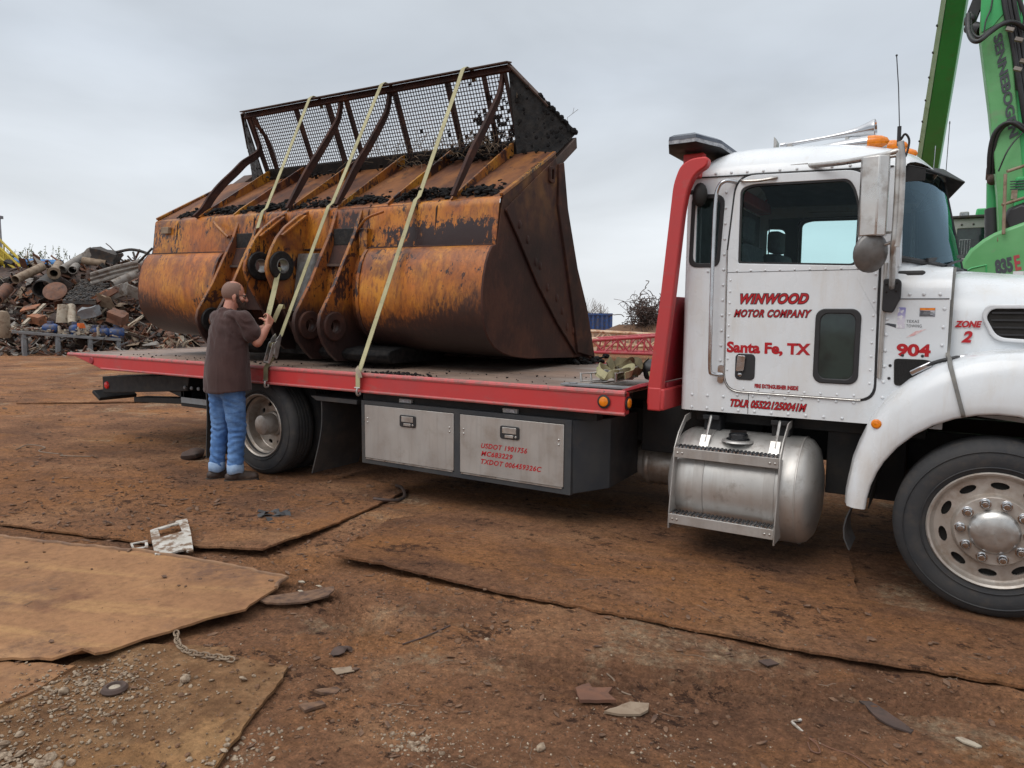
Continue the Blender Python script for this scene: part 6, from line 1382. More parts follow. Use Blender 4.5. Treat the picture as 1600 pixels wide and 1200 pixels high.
def build_ground():
    def axis(segs):
        a = []
        for s, e, st in segs: a += list(np.arange(s, e-1e-9, st))
        return np.array(a+[segs[-1][1]])
    xs = axis([(-900, -200, 100), (-200, -60, 20), (-60, -14, 2), (-14, -4, .25), (-4, 1.5, .06), (1.5, 7.2, .026), (7.2, 12, .3), (12, 60, 4), (60, 900, 120)])
    ys = axis([(-300, -60, 60), (-60, -8, 6), (-8, -4.2, .3), (-4.2, -.6, .024), (-.6, 1.2, .045), (1.2, 6, .15), (6, 26, .5), (26, 80, 6), (80, 300, 40), (300, 1500, 200)])
    X, Y = np.meshgrid(xs, ys); Z = ground_h(X, Y, False)
    nx, ny = len(xs), len(ys); co = np.stack([X, Y, Z], -1).reshape(-1, 3)
    i = np.arange(ny-1)[:, None]*nx+np.arange(nx-1)[None, :]; f = np.stack([i, i+1, i+nx+1, i+nx], -1).reshape(-1, 4)
    me = bpy.data.meshes.new("ground"); me.vertices.add(len(co)); me.vertices.foreach_set("co", co.ravel())
    me.loops.add(f.size); me.loops.foreach_set("vertex_index", f.ravel()); me.polygons.add(len(f)); me.polygons.foreach_set("loop_start", np.arange(len(f))*4)
    me.polygons.foreach_set("use_smooth", np.ones(len(f), bool)); me.materials.append(MT['dirt']); me.update(); me.validate()
    o = bpy.data.objects.new("ground", me); col.objects.link(o); tag(o, kind="structure", label="trampled brown dirt yard")
build_ground()
def slab(name, poly, z, th, mat, label, cat, seed, amp=.008, warp=None, group=None):
    p = jag(poly, amp, .05, seed); m = MB(); m.plate(p, [], 'z', z-th, z); c = (sum(q[0] for q in p)/len(p), sum(q[1] for q in p)/len(p), z-th)
    if warp: m.v = [warp(Vector(v)) for v in m.v]
    o = m.build(name, mat, loc=c, smooth=30); return tag(o, label, cat, group)
def warpA(v):
    d = math.exp(-((v.x-2.62)**2+(v.y+2.25)**2)/.10)*.018+math.exp(-((v.x-2.50)**2+(v.y+2.87)**2)/.006)*.05
    return (v.x, v.y, v.z+d)
def gravelly_plate():
    t = NT("gravel_dusted_plate"); X, Y, Z = t.xyz()
    k = t.math('ADD', t.rng(t.math('SUBTRACT', X, t.math('MULTIPLY', Y, .45)), -.15, .55), t.math('MULTIPLY', t.math('SUBTRACT', t.noise(3.5, 8, .7), .5), 1.6))
    bare = t.ramp(t.noise(3, 8, .65, loc=(2, 2, 0)), [(.3, (.20, .105, .05)), (.5, (.29, .16, .075)), (.7, (.36, .215, .105))])
    dust = t.ramp(t.noise(5, 9, .72), [(.3, (.115, .060, .033)), (.5, (.215, .118, .060)), (.7, (.34, .21, .115))])
    c = t.mix(t.rng(k, .45, .62), dust, bare); c = t.mix(.8, c, t.ramp(t.noise(28, 9, .8, loc=(0, 6, 0)), [(.32, (.5, .5, .5)), (.5, (1, 1, 1)), (.68, (1.5, 1.45, 1.4))]), 'MULTIPLY')
    t.set("Base Color", c); t.set("Roughness", .92); t.set("Specular IOR Level", .1); t.bump(t.noise(14, 9, .78), .9, .02); t.bump(t.noise(50, 6, .75), .8, .01); return t.m
MPC = gravelly_plate()
def warpD(v): return (v.x, v.y, v.z+.040*math.exp(-((v.x-1.93)**2+(v.y+1.3)**2)/.28))
def warpE(v): return (v.x, v.y, v.z+(.042*math.exp(-((v.x-2.75)/.75)**2) if v.y < -.9 else 0))
G = "rusty plates on the dirt"
SA = slab("steel_plate", PA, .050, .012, 'plate', "big bare rust orange steel sheet with a torn wavy edge lying on dirt", "steel plate", 1, .012, warpA, G)
m = MB(); m.tube([(x, y-.012, .051) for x, y in jag(PA, .012, .05, 1)[:48]], .013, 8); m.build("rolled_edge", 'plate_edge', SA, loc=tuple(SA.location)).location = (0, 0, 0)
slab("steel_plate", PB, .030, .012, 'plate', "small rust orange steel sheet corner poking out beneath the big sheet's torn edge", "steel plate", 2, .008, None, G)
slab("steel_plate", PC, .020, .014, MPC, "gravel strewn rusty steel sheet carrying the chain and the round disc", "steel plate", 3, .008, None, G)
slab("steel_plate", PD, .020, .014, 'plate_dirt', "dirt covered steel sheet on which the man is standing", "steel plate", 4, .012, warpD, G)
slab("steel_plate", PE, .024, .014, 'plate_dirt', "long dirt covered steel sheet lying in front of the toolbox and fuel tank", "steel plate", 5, .010, warpE, G)
slab("steel_plate", [(-9.5, 2.2), (-7.6, 1.2), (-5.2, 3.4), (-7.0, 4.6)], .03, .02, 'plate_dirt', "distant dirt covered steel sheet left of the truck's tail", "steel plate", 6, .02, None, G)

def build_gravel():
    r = random.Random(31); P, C, K, S = MB(), MB(), MB(), MB()
    def zone(n, fx, mb, r0, r1, flat=.7):
        pts = [fx() for _ in range(n)]; pts = [p for p in pts if not inpoly(np.array([p[0]]), np.array([p[1]]), PA)[0] or r.random() < .08]; z = ground_h(np.array([p[0] for p in pts]), np.array([p[1] for p in pts]))
        for (x, y), zz in zip(pts, z): q = r0*(r1/r0)**(r.random()**2.2); rock(mb, (x, y, zz+q*.05), q, r, 6, 4, flat)
    def tri(x0, x1, y0, y1): return lambda: (r.uniform(x0, x1), r.uniform(y0, y1))
    def blob(x, y, sx, sy): return lambda: (r.gauss(x, sx), r.gauss(y, sy))
    zone(1500, blob(2.85, -3.02, .22, .20), P, .0015, .011); zone(300, blob(2.66, -2.95, .08, .12), P, .003, .013); zone(260, blob(3.05, -3.38, .14, .05), P, .004, .022)
    zone(500, blob(4.25, -2.42, .35, .10), P, .0015, .009); zone(300, blob(4.95, -2.02, .25, .10), P, .0015, .008); zone(120, blob(4.12, -2.50, .08, .04), P, .004, .017)
    zone(160, blob(3.63, -2.92, .06, .14), P, .004, .014); zone(1500, tri(2.6, 6.2, -3.2, -.9), P, .0012, .0058); zone(60, tri(2.6, 6.2, -3.2, -1.1), P, .005, .016); zone(500, tri(.3, 6.2, -2.4, -.5), P, .0015, .006)
    zone(2600, tri(2.5, 6.3, -3.3, -.8), C, .0022, .014, .6); zone(2300, tri(-1, 4, -2.6, -.3), C, .003, .018, .5); zone(700, tri(-6, 2, -1.8, 1.5), C, .004, .03, .4)
    zone(500, tri(-10, -2, -1, 6), C, .008, .05, .4); zone(400, tri(3, 6.5, -1, .8), C, .002, .010, .6)
    pts = [(r.uniform(.2, 6.3), r.uniform(-3.3, -.3)) for _ in range(2600)]+[(r.uniform(-3, 2.5), r.uniform(-2, .4)) for _ in range(1100)]; pts = [p for p in pts if not inpoly(np.array([p[0]]), np.array([p[1]]), PA)[0] or r.random() < .06]; z = ground_h(np.array([p[0] for p in pts]), np.array([p[1] for p in pts]))
    for (x, y), zz in zip(pts, z):
        a, q_ = r.uniform(0, 3.14), r.random()**3; L, w = (.0035+.034*q_*q_)*(1.5 if x < 1 else 1), (.0025+.020*q_*q_)*r.uniform(.4, 1); M = Matrix.Translation((x, y, zz+.005)) @ Euler((r.uniform(-.25, .25), r.uniform(-.25, .25), a)).to_matrix().to_4x4()
        k = r.randint(4, 6); o = [(L*math.cos(2*math.pi*i/k)*r.uniform(.6, 1.1), w*math.sin(2*math.pi*i/k)*r.uniform(.6, 1.1)) for i in range(k)]
        K.add([M @ Vector((*q, t)) for t in (-.0015, .0015) for q in o], [list(range(k))[::-1], list(range(k, 2*k))]+[(i, (i+1) % k, k+(i+1) % k, k+i) for i in range(k)])
    for q in range(70):
        x, y = r.uniform(1.0, 6.3), r.uniform(-3.2, -.4); z0 = gz(x, y)+.003; a = r.uniform(0, 6.28); pts = [Vector((x, y, z0))]
        for _ in range(r.randint(2, 5)): a += r.uniform(-.7, .7); pts.append(pts[-1]+Vector((math.cos(a), math.sin(a), r.uniform(-.1, .15)))*r.uniform(.012, .04))
        S.tube(pts, r.uniform(.0007, .0018), 4)
    tag(P.build("gravel", 'pebble', smooth=0), "pale pebbles and crushed stone strewn over the brown dirt", "gravel", kind="stuff")
    tag(C.build("dirt_clods", 'clod', smooth=0), "small brown dirt clods lying all over the trampled yard", "dirt", kind="stuff")
    tag(K.build("rust_flakes", 'chip_rust', smooth=0), "flat rust flakes and splinters littering the dirt", "debris", kind="stuff")
    tag(S.build("wire_bits", 'straw', smooth=0), "thin pale wire ends and straws littering the dirt", "debris", kind="stuff")
build_gravel()

# ------------------------------------------------------------------ single things lying on the dirt
def flat(name, label, cat, pts, th, mat, warp=None, lift=.004, seed=1, amp=.004, step=.03):
    p = jag(pts, amp, step, seed); cx, cy = sum(q[0] for q in p)/len(p), sum(q[1] for q in p)/len(p); z = gz(cx, cy)+lift; m = MB(); m.plate(p, [], 'z', z, z+th)
    if warp: m.v = [warp(Vector(v)) for v in m.v]
    return tag(m.build(name, mat, loc=(cx, cy, z), smooth=30), label, cat)
def build_litter():
    A, B_, C_, D_ = Vector((.97, -1.64, .05)), Vector((1.03, -1.39, .075)), Vector((1.63, -1.745, .055)), Vector((1.49, -1.92, .052))
    def bl(u, v): return (A*(1-u)+B_*u)*(1-v)+(D_*(1-u)+C_*u)*v
    m = MB(); k = .012; out = [(0, .07), (.12, .05), (.66, .03), (.70, -.03), (1, 0), (1.02, .5), (1, 1), (.84, 1.0), (.80, .95), (.62, .96), (.38, 1.02), (0, 1), (-.01, .5)]; hole = [(.20, .13), (.76, .10), (.80, .42), (.22, .46)]
    m.plate(out, [hole], 'z', 0, 1); m.v = [bl(v[0], v[1])+Vector((0, 0, k*v[2]+.006*math.sin(v[1]*5))) for v in m.v]; m.build
    p = m.build("appliance_cover", 'plastic_white', loc=tuple(A)); tag(p, "muddy white appliance panel with a square hole lying by the sheet edge", "panel")
    fr = [(1.12, -1.87), (1.16, -1.77), (1.30, -1.85), (1.26, -1.93)]; c = Vector((1.21, -1.865, 0)); z = .045
    inn = [((x-c.x)*.68+c.x, (y-c.y)*.68+c.y) for x, y in fr]; tag(MB().plate(fr, [inn], 'z', z, z+.006).build("plastic_square", 'plastic_white', loc=(c.x, c.y, z)), "small empty white plastic frame on the dirt left of the panel", "plastic frame")
    flat("bark_strip", "long curved brown strip like bark beside the big sheet's pointed corner", "metal strip", [(2.54, -2.02), (2.60, -1.93), (2.66, -1.82), (2.74, -1.72), (2.80, -1.655), (2.85, -1.70), (2.87, -1.76), (2.82, -1.86), (2.74, -1.95), (2.66, -2.01)], .010, 'chip_rust', lambda v: (v.x, v.y, v.z+.35*((v.x-2.7)*.7+(v.y+1.83)*.7)**2+.02))
    flat("rust_shard", "thick rusty shard with a jagged top at the frame's lower middle", "rust shard", [(4.45, -1.865), (4.48, -1.80), (4.51, -1.825), (4.55, -1.80), (4.58, -1.775), (4.585, -1.83), (4.635, -1.86), (4.57, -1.905), (4.51, -1.94)], .014, 'sc_rust', lift=.012)
    flat("rust_shard", "flat pale rusty shard lying just right of the jagged one", "rust shard", [(4.62, -1.945), (4.66, -1.86), (4.68, -1.82), (4.75, -1.79), (4.765, -1.84), (4.75, -1.885), (4.68, -1.93)], .010, 'sc_tan', lift=.010)
    c = Vector((2.845, -2.925, .026)); m = MB(); m.lathe([(.001, .012), (.026, .012), (.030, .020), (.044, .018), (.052, .006), (.05, 0), (.001, 0)], 'z', tuple(c), 26); d = m.build("round_disc", 'sc_brown', loc=tuple(c), smooth=40); tag(d, "worn dark round disc with a pale centre on the gravel covered sheet", "disc")
    MB().lathe([(.001, .0145), (.018, .0150), (.022, .0125)], 'z', tuple(c), 18).build("hub", 'sc_pale', d, loc=tuple(c)).location = (0, 0, 0)
    # chain
    ch = empty("chain", (2.62, -2.52, .03), label="short rusty link chain draped over the edge of the gravel covered sheet", cat="chain"); path = smooth_path([(2.60, -2.49, .05), (2.70, -2.545, .035), (2.81, -2.565, .034), (2.90, -2.545, .034), (2.98, -2.52, .034), (3.05, -2.505, .036), (3.07, -2.52, .034)], 5)
    acc, i, flip, lk = 0, 0, 0, MB()
    d = [0]
    for a, b in zip(path[:-1], path[1:]): d.append(d[-1]+(b-a).length)
    s = .0
    while s < d[-1]-.03:
        q0 = Vector(tuple(np.interp(s, d, [p[k] for p in path]) for k in range(3))); q1 = Vector(tuple(np.interp(s+.036, d, [p[k] for p in path]) for k in range(3))); t = (q1-q0).normalized(); w = Vector((0, 0, 1)).cross(t).normalized() if flip % 2 == 0 else (Vector((0, 0, 1))*.8+Vector((0, 0, 1)).cross(t).normalized()*.6)
        c = (q0+q1)/2; l = [c+t*(.020*math.cos(a)+.006*math.copysign(1, math.cos(a)))+w*.011*math.sin(a) for a in np.linspace(0, 2*math.pi, 15)]; m = MB(); m.tube(l, .0042, 6, False); m.v = [tuple(Vector(v)-Vector((2.62, -2.52, .03))) for v in m.v]; m.build("link", 'sc_tan', ch); s += .034; flip += 1
    def wire(name, label, cat, pts, rr, mat):
        p = smooth_path([(x, y, gz(x, y)+.004+dz) for x, y, dz in pts], 5); o = Vector(p[0]); tag(MB().tube(p, rr, 6).build(name, mat, loc=tuple(o)), label, cat)
    wire("bent_wire", "thin brown wire bent into a long loop at the lower right", "wire", [(5.345, -1.70, 0), (5.365, -1.745, .0), (5.395, -1.745, .004), (5.375, -1.70, 0), (5.345, -1.675, .006), (5.42, -1.69, 0), (5.50, -1.72, .003), (5.56, -1.755, 0), (5.62, -1.80, 0)], .003, 'sc_rust')
    wire("bent_rod", "short bent pale rod just above the jagged rust shard", "rod", [(4.50, -1.66, .0), (4.535, -1.66, .006), (4.575, -1.71, .004), (4.615, -1.745, 0), (4.65, -1.74, 0)], .004, 'straw')
    wire("dark_stick", "straight thin dark stick lying alone on the dirt in the middle", "stick", [(3.56, -1.94, 0), (3.60, -1.81, .004), (3.635, -1.66, 0)], .004, 'sc_brown')
    wire("black_hose", "black hose looping out from under the toolbox over the sheet edge", "hose", [(1.50, .36, .01), (1.62, .30, .02), (1.72, .22, .02), (1.78, .08, .01), (1.72, -.04, .0), (1.62, -.06, 0)], .014, 'sc_brown')
    wire("pale_wire", "looped pale wire on the dirt left of the truck's tail", "wire", [(-3.3, -.65, .0), (-3.35, -.50, .03), (-3.15, -.42, .02), (-3.0, -.55, 0), (-2.6, -.5, .0), (-2.35, -.62, .01), (-2.1, -.45, 0)], .007, 'straw')
    flat("torn_strip", "dark torn metal strip curling up from the dirt at lower right", "metal strip", [(5.47, -1.255), (5.51, -1.30), (5.56, -1.365), (5.61, -1.405), (5.67, -1.42), (5.68, -1.38), (5.63, -1.33), (5.56, -1.27), (5.51, -1.235)], .008, 'sc_brown', lambda v: (v.x, v.y, v.z+.16*max(0, -(v.y+1.36))+.02*max(0, v.x-5.6)), amp=.006)
    m = MB(); z = gz(5.28, -1.57)+.01; m.bar((5.262, -1.565, z), (5.312, -1.613, z), .009, .006); m.bar((5.262, -1.562, z+.001), (5.292, -1.528, z+.001), .009, .006); tag(m.build("plastic_clip", 'plastic_white', loc=(5.28, -1.57, z)), "white plastic v shaped clip on the dirt", "plastic clip")
    flat("yellow_chip", "yellowish wood chip near the lower right corner", "wood chip", [(5.815, -1.375), (5.835, -1.36), (5.875, -1.372), (5.90, -1.39), (5.885, -1.405), (5.84, -1.395)], .006, 'sc_pale', lift=.006)
    flat("metal_tag", "small grey square plate below the long sheet's edge", "metal square", [(5.03, -1.135), (5.075, -1.085), (5.12, -1.11), (5.08, -1.16)], .005, 'sc_brown', lift=.006, amp=.002)
    flat("cardboard_scrap", "square tan scrap on the dirt below the stacked dark stones", "scrap", [(3.44, -2.285), (3.50, -2.225), (3.545, -2.245), (3.50, -2.31)], .003, 'sc_tan', lift=.005, amp=.003)
    flat("stone_chip", "long tan stone chip in the chalky patch at the bottom", "stone chip", [(3.50, -2.44), (3.56, -2.37), (3.59, -2.375), (3.60, -2.41), (3.54, -2.44)], .012, 'chip_rust', lift=.004)
    flat("wood_block", "flat tan wood block left of the chalky patch", "wood block", [(3.545, -2.565), (3.60, -2.49), (3.635, -2.50), (3.60, -2.58)], .012, 'chip_rust', lift=.004)
    r = random.Random(8)
    o = None
    for (x, y, s, lab) in ((3.37, -2.11, .026, "dark flat stone on top of a small stack in the dirt"), (3.36, -2.16, .034, "dark stone lying under the small stone stack"), (-1.22, .17, .15, "brown rock beside the truck's rear mud flap"), (2.69, -3.05, .022, "round tan stone in the middle of the gravel"), (3.02, -2.72, .024, "whitish round stone near the chain"), (3.22, -2.58, .016, "white egg shaped stone right of the chain"), (4.52, -2.28, .018, "white stone below the rusty shards")):
        m = MB(); z = gz(x, y); rock(m, (x, y, z+s*.35), s, r, 10, 7, .75); tag(m.build("stone", 'sc_brown' if 'dark' in lab or 'brown' in lab else 'pebble', loc=(x, y, z), smooth=50), lab, "stone")
    for x, y, lab in ((2.545, -1.66, "white plastic shard standing nearest the big sheet's pointed corner"), (2.60, -1.72, "small cream chip below the white plastic shard"), (2.62, -1.60, "tan flake beyond the white plastic shard")):
        flat("plastic_shard", lab, "shard", [(x-.022, y-.008), (x+.007, y-.014), (x+.024, y+.003), (x-.004, y+.012)], .006, 'sc_pale' if 'white p' in lab else 'sc_tan' if 'cream' in lab else 'chip_rust', lift=.012, amp=.004, step=.02)
    m = MB()
    for k in range(9):
        c = Vector((1.33+r.gauss(0, .09), -.88+r.gauss(0, .07), .028)); a = r.uniform(0, 6); pts = [c+Vector((math.cos(a)*t, math.sin(a)*t, .012*math.sin(t*40+k))) for t in np.linspace(-.08, .08, 6)]; m.ribbon(pts, (-math.sin(a), math.cos(a), .3), r.uniform(.02, .06), .004)
    tag(m.build("torn_rubber", 'flap', loc=(1.33, -.88, .028)), "crumpled dark torn rubber scraps on the sheet before the man", "rubber scrap")
build_litter()
# ------------------------------------------------------------------ background: scrap heap, steel bench, stairs
def at(px, py, D): return CAM+(fw+rt*((px-800)/1116.09)+up*((600-py)/1116.09))*D
VR, VF = Vector((rt.x, rt.y, 0)).normalized(), Vector((fw.x, fw.y, 0)).normalized()
def LD(L, D, z=0): p = Vector((CAM.x, CAM.y, 0))+VR*L+VF*D; p.z = z; return p
def heap_h(L, D):
    L, D = np.asarray(L, float), np.asarray(D, float)
    crest = np.interp(L, [-44, -30, -24, -21, -19, -17, -15, -13, -11], [4.0, 3.7, 3.5, 3.55, 3.75, 3.8, 3.4, 2.2, .4])
    f = np.clip((D-26.2-.5*np.sin(L*.9))/6.0, 0, 1); f = f*f*(3-2*f)
    b = np.clip((44-D)/6, 0, 1)
    return crest*f**.75*b+.55*fbm(L, D, .7, 3, 5)*np.minimum(1, f*3)-.1
def build_heap():
    Ls, Ds = np.arange(-44, -9.9, .35), np.arange(25.5, 44.5, .35); X, Y = np.meshgrid(Ls, Ds); Z = heap_h(X, Y); Z = Z+.18*(nrng.rand(*Z.shape)-.5)
    m = MB(); nx = len(Ls); m.v = [tuple(LD(a, b, c)) for a, b, c in zip(X.ravel(), Y.ravel(), Z.ravel())]; m.f = [[j*nx+i, j*nx+i+1, (j+1)*nx+i+1, (j+1)*nx+i] for j in range(len(Ds)-1) for i in range(nx-1)]; m.mi = [0]*len(m.f)
    tag(m.build("scrap_mound", 'sc_brown', smooth=0), "dark mound of compacted scrap at the left behind the truck", "scrap heap", kind="stuff")
    r = random.Random(77); m = MB(); mats = ['sc_rust', 'sc_brown', 'sc_grey', 'sc_pale', 'sc_tan', 'sc_orange', 'sc_dark']; wts = [24, 26, 16, 6, 9, 8, 12]
    for k in range(4200):
        L = r.uniform(-30, -12.5); D = 26.3+abs(r.gauss(0, 2.4)); z = float(heap_h(L, D)); 
        if k > 3850: L = r.uniform(-24, -12); D = r.uniform(24.5, 27); z = 0.02
        sc = .5 if k > 3850 else (.75 if k % 3 else 1.15)
        c = LD(L, D, z+r.uniform(-.05, .22)*sc); e = Euler((r.uniform(-1, 1), r.uniform(-1, 1), r.uniform(0, 6.28))); m.cur = r.choices(range(7), wts)[0]; q = r.random()
        if q < .30: m.cbox(c, (r.uniform(.15, .8)*sc, r.uniform(.1, .5)*sc, r.uniform(.012, .04)), e)
        elif q < .50:
            d = e.to_matrix() @ Vector((1, 0, 0)); Lh = r.uniform(.2, 1.5)*sc; m.tube([c-d*Lh/2, c+d*Lh/2], r.uniform(.012, .05), 7)
        elif q < .64:
            d = e.to_matrix() @ Vector((1, 0, .1)); pts = [c]; 
            for _ in range(5): d = (d+Vector((r.uniform(-.5, .5), r.uniform(-.5, .5), r.uniform(-.4, .4)))).normalized(); pts.append(pts[-1]+d*r.uniform(.1, .25)*sc)
            m.tube(pts, r.uniform(.010, .028), 5)
        elif q < .78:
            a = r.uniform(.08, .22)*sc; Lh = r.uniform(.3, 1.1)*sc; M = Matrix.Translation(c) @ e.to_matrix().to_4x4(); m.box((-Lh/2, -a/2, -.01), (Lh/2, a/2, .01), M); m.box((-Lh/2, -a/2, -a/2), (Lh/2, -a/2+.015, a/2), M)
        elif q < .90: m.cbox(c, (r.uniform(.1, .4)*sc, r.uniform(.1, .3)*sc, r.uniform(.08, .25)*sc), e)
        else:
            M = Matrix.Translation(c) @ e.to_matrix().to_4x4(); n = 7; a0 = r.uniform(.1, .3)*sc; w = r.uniform(.2, .6)*sc
            m.loft([[M @ Vector((x, a0*math.cos(t), a0*math.sin(t))) for t in np.linspace(0, r.uniform(1.8, 3), n)] for x in (-w/2, w/2)], False, False)
    tag(m.build("scrap_metal", mats, smooth=0), "countless rusty scraps of sheet, bar and pipe covering the heap at left", "scrap", kind="stuff")
build_heap()
def scrap_pipe(label, a, b, rad, mat, flange=0, closed=False, cat="pipe"):
    a, b = Vector(a), Vector(b); d = (b-a).normalized(); u, v, _ = basis(d); m = MB(); n = 20
    def ring(c, q): return [c+(u*math.cos(2*math.pi*k/n)+v*math.sin(2*math.pi*k/n))*q for k in range(n)]
    rs = [ring(b, rad*.86), ring(b, rad), ring(a, rad), ring(a, rad*.86), ring(a+d*(b-a).length*.9, rad*.86)]
    m.loft(rs, True, False)
    if closed: m.add(ring(a+d*.01, rad*.9), [list(range(n))]); m.add(ring(b-d*.01, rad*.9), [list(range(n))])
    o = m.build("scrap_pipe", mat, loc=tuple(a), smooth=50); tag(o, label, cat)
    if flange:
        f = MB(); f.loft([ring(a-d*.03, rad*.84), ring(a-d*.03, rad*flange), ring(a+d*.05, rad*flange), ring(a+d*.05, rad*.84), ring(a-d*.03, rad*.84)], True, False); f.v = [tuple(Vector(q)-a) for q in f.v]; f.build("flange", mat, o, smooth=40)
    return o
def scrap_box(label, c, size, rot, mat, cat="scrap", name="scrap_plate", bevel=.01):
    m = MB(); rr = random.Random(sum(map(ord, label))); n = 3; s = [Vector((size[0]*(i/n-.5), size[1]*(j/n-.5), size[2]*(k/n-.5))) for i in range(n+1) for j in range(n+1) for k in range(n+1)]
    q = [v+Vector((rr.gauss(0, .055)*size[0]**.5*.5, rr.gauss(0, .05)*size[1]**.5*.6, rr.gauss(0, .05)*size[2]**.5*.6)) for v in s]; N1 = n+1
    def ix(i, j, k): return (i*N1+j)*N1+k
    F = []
    for a in range(n):
        for b in range(n):
            for e in (0, n): F += [(ix(e, a, b), ix(e, a+1, b), ix(e, a+1, b+1), ix(e, a, b+1)), (ix(a, e, b), ix(a+1, e, b), ix(a+1, e, b+1), ix(a, e, b+1)), (ix(a, b, e), ix(a+1, b, e), ix(a+1, b+1, e), ix(a, b+1, e))]
    m.add(q, F); o = m.build(name, mat, smooth=25); o.location = c; o.rotation_euler = rot; return tag(o, label, cat)
def build_scrap_things():
    scrap_pipe("long tan pipe with a dark open end lying high on the left heap", at(24, 437, 28.5), at(66, 417, 30), .17, 'sc_tan')
    scrap_pipe("tan pipe end with a thick bolted flange facing the yard", at(84, 427, 28.6), at(92, 412, 31), .17, 'sc_tan', 1.42)
    scrap_pipe("pale grey pipe slanting up toward the heap's crest", at(98, 421, 29.5), at(129, 402, 30.5), .17, 'sc_grey')
    scrap_pipe("tan pipe lying level just right of the slanting grey pipe", at(129, 407, 29.6), at(166, 412, 29.8), .15, 'sc_tan')
    scrap_pipe("short dark mouthed pipe under the slanting grey pipe", at(113, 422, 28.4), at(119, 416, 30), .16, 'sc_grey')
    scrap_pipe("black drum half buried left of the brown round lid", at(66, 452, 28), at(80, 440, 29.5), .36, 'sc_dark')
    scrap_pipe("rust brown pipe resting low at the heap's left end", at(-6, 468, 27.6), at(12, 450, 28.5), .22, 'sc_rust')
    scrap_pipe("grey pipe stub left of the dark slag plate's right end", at(176, 444, 28), at(212, 428, 28.6), .16, 'sc_grey')
    scrap_pipe("white painted cylinder standing behind the bench", at(113, 506, 26.0), at(111, 478, 26.4), .14, 'sc_pale', closed=True, cat="cylinder")
    scrap_pipe("blue pipe running level along the heap's back", at(-20, 408, 33.5), at(97, 413, 33.8), .20, 'pipe_blue')
    m = MB(); a = at(99, 504, 26.2); m.lathe([(.001, 0), (.24, 0), (.15, .66), (.001, .67)], 'z', tuple(a), 20); tag(m.build("concrete_cone", 'sc_pale', loc=tuple(a), smooth=40), "pale tapered concrete post stump standing behind the bench", "concrete stump")
    m = MB(); c = at(86, 455, 27.6); a, b, d = basis(VF*-.8+VR*.2+Vector((0, 0, .55))); m.loft([[c+d*h+(a*math.cos(t)+b*math.sin(t))*q for t in np.linspace(0, 2*math.pi, 29)[:-1]] for q, h in ((.001, .03), (.40, .03), (.42, .02), (.42, -.02), (.001, -.03))]); tag(m.build("steel_disc", 'sc_rust', loc=tuple(c)), "large brown round steel lid leaning on the heap", "lid")
    m = MB(); c = at(6, 528, 25.5); m.lathe([(.001, .02), (.20, .0), (.22, .05), (.22, .80), (.17, .93), (.001, .98)], 'z', tuple(c), 20); tag(m.build("gas_cylinder", 'sc_tan', loc=tuple(c), smooth=50), "rusty tan gas cylinder standing at the picture's left edge", "gas cylinder")
    # corrugated guard rail, slag plate, frames and sheets
    m = MB(); p, q = at(141, 436, 27.8), at(216, 416, 28.6); up1 = Vector((0, 0, 1)); nn = (q-p).cross(up1).normalized()
    m.loft([[e+up1*(h*.5)+nn*o for h, o in ((-.5, 0), (-.42, .03), (-.30, .03), (-.16, -.05), (.0, .03), (.16, -.05), (.30, .03), (.42, .03), (.5, 0), (.5, -.02), (0, -.07), (-.5, -.02))] for e in (p, p.lerp(q, .5)+up1*.03, q)]); tag(m.build("guard_rail", 'sc_grey', loc=tuple(p), smooth=30), "pale grey corrugated guard rail slanting across the heap beside the bucket", "guard rail")
    m = MB(); r = random.Random(5); p, q, s, t = at(98, 474, 27.0), at(150, 476, 26.8), at(172, 448, 28.2), at(128, 444, 28.6)
    m.hexa([p, q, s, t]+[x+Vector((0, 0, .12)) for x in (p, q, s, t)])
    for k in range(420): u, v = r.random(), r.random(); rock(m, (p*(1-u)+q*u)*(1-v)+(t*(1-u)+s*u)*v+Vector((0, 0, .14)), r.uniform(.025, .075), r, 6, 4)
    tag(m.build("slag_plate", 'sc_dark', loc=tuple(p), smooth=0), "dark plate caked with black slag in the middle of the heap", "slag plate")
    scrap_box("red brown strip along the slag plate's lower edge", at(150, 470, 26.9), (2.1, .10, .22), (0, R(-24), R(18)), 'sc_rust')
    scrap_box("black hollow box tilted on the heap's crest", at(166, 399, 30), (.95, .7, .42), (.2, R(14), R(40)), 'sc_dark', name="scrap_box")
    scrap_box("flat grey plate sticking up at the crest left of the black box", at(138, 397, 30.2), (.50, .06, .34), (0, R(-32), R(35)), 'sc_grey')
    scrap_box("grey sheet metal duct with an orange side right of the slag plate", at(186, 455, 27.4), (.62, .5, .42), (.25, R(-18), R(24)), 'sc_grey', name="scrap_duct")
    scrap_box("light grey sheet leaning beside the bucket's round belly", at(208, 456, 27.2), (.44, .05, .5), (.5, R(20), R(30)), 'sc_grey')
    scrap_box("orange brown panel lying on scrap above the bench's left end", at(47, 481, 26.8), (.62, .35, .05), (.5, R(-10), R(30)), 'sc_orange')
    scrap_box("brown folded sheet right of the orange panel", at(58, 499, 26.4), (.55, .3, .3), (.3, R(8), R(15)), 'sc_orange')
    scrap_box("wide tan sheet propped on the heap above the blue drums", at(166, 472, 26.8), (.62, .06, .62), (.7, R(16), R(20)), 'sc_tan')
    scrap_box("reddish box section below the grey duct", at(156, 462, 27), (.62, .22, .16), (.2, R(-26), R(22)), 'sc_orange', name="scrap_beam")
    scrap_box("grey steel tray tipped on its side right of the white cylinder", at(140, 488, 26.2), (.62, .4, .34), (.3, R(-12), R(28)), 'grey_steel', name="scrap_tray")
    scrap_box("brown crushed box right of the tipped grey tray", at(184, 496, 26.2), (.6, .4, .4), (.4, R(20), R(30)), 'sc_rust', name="scrap_box")
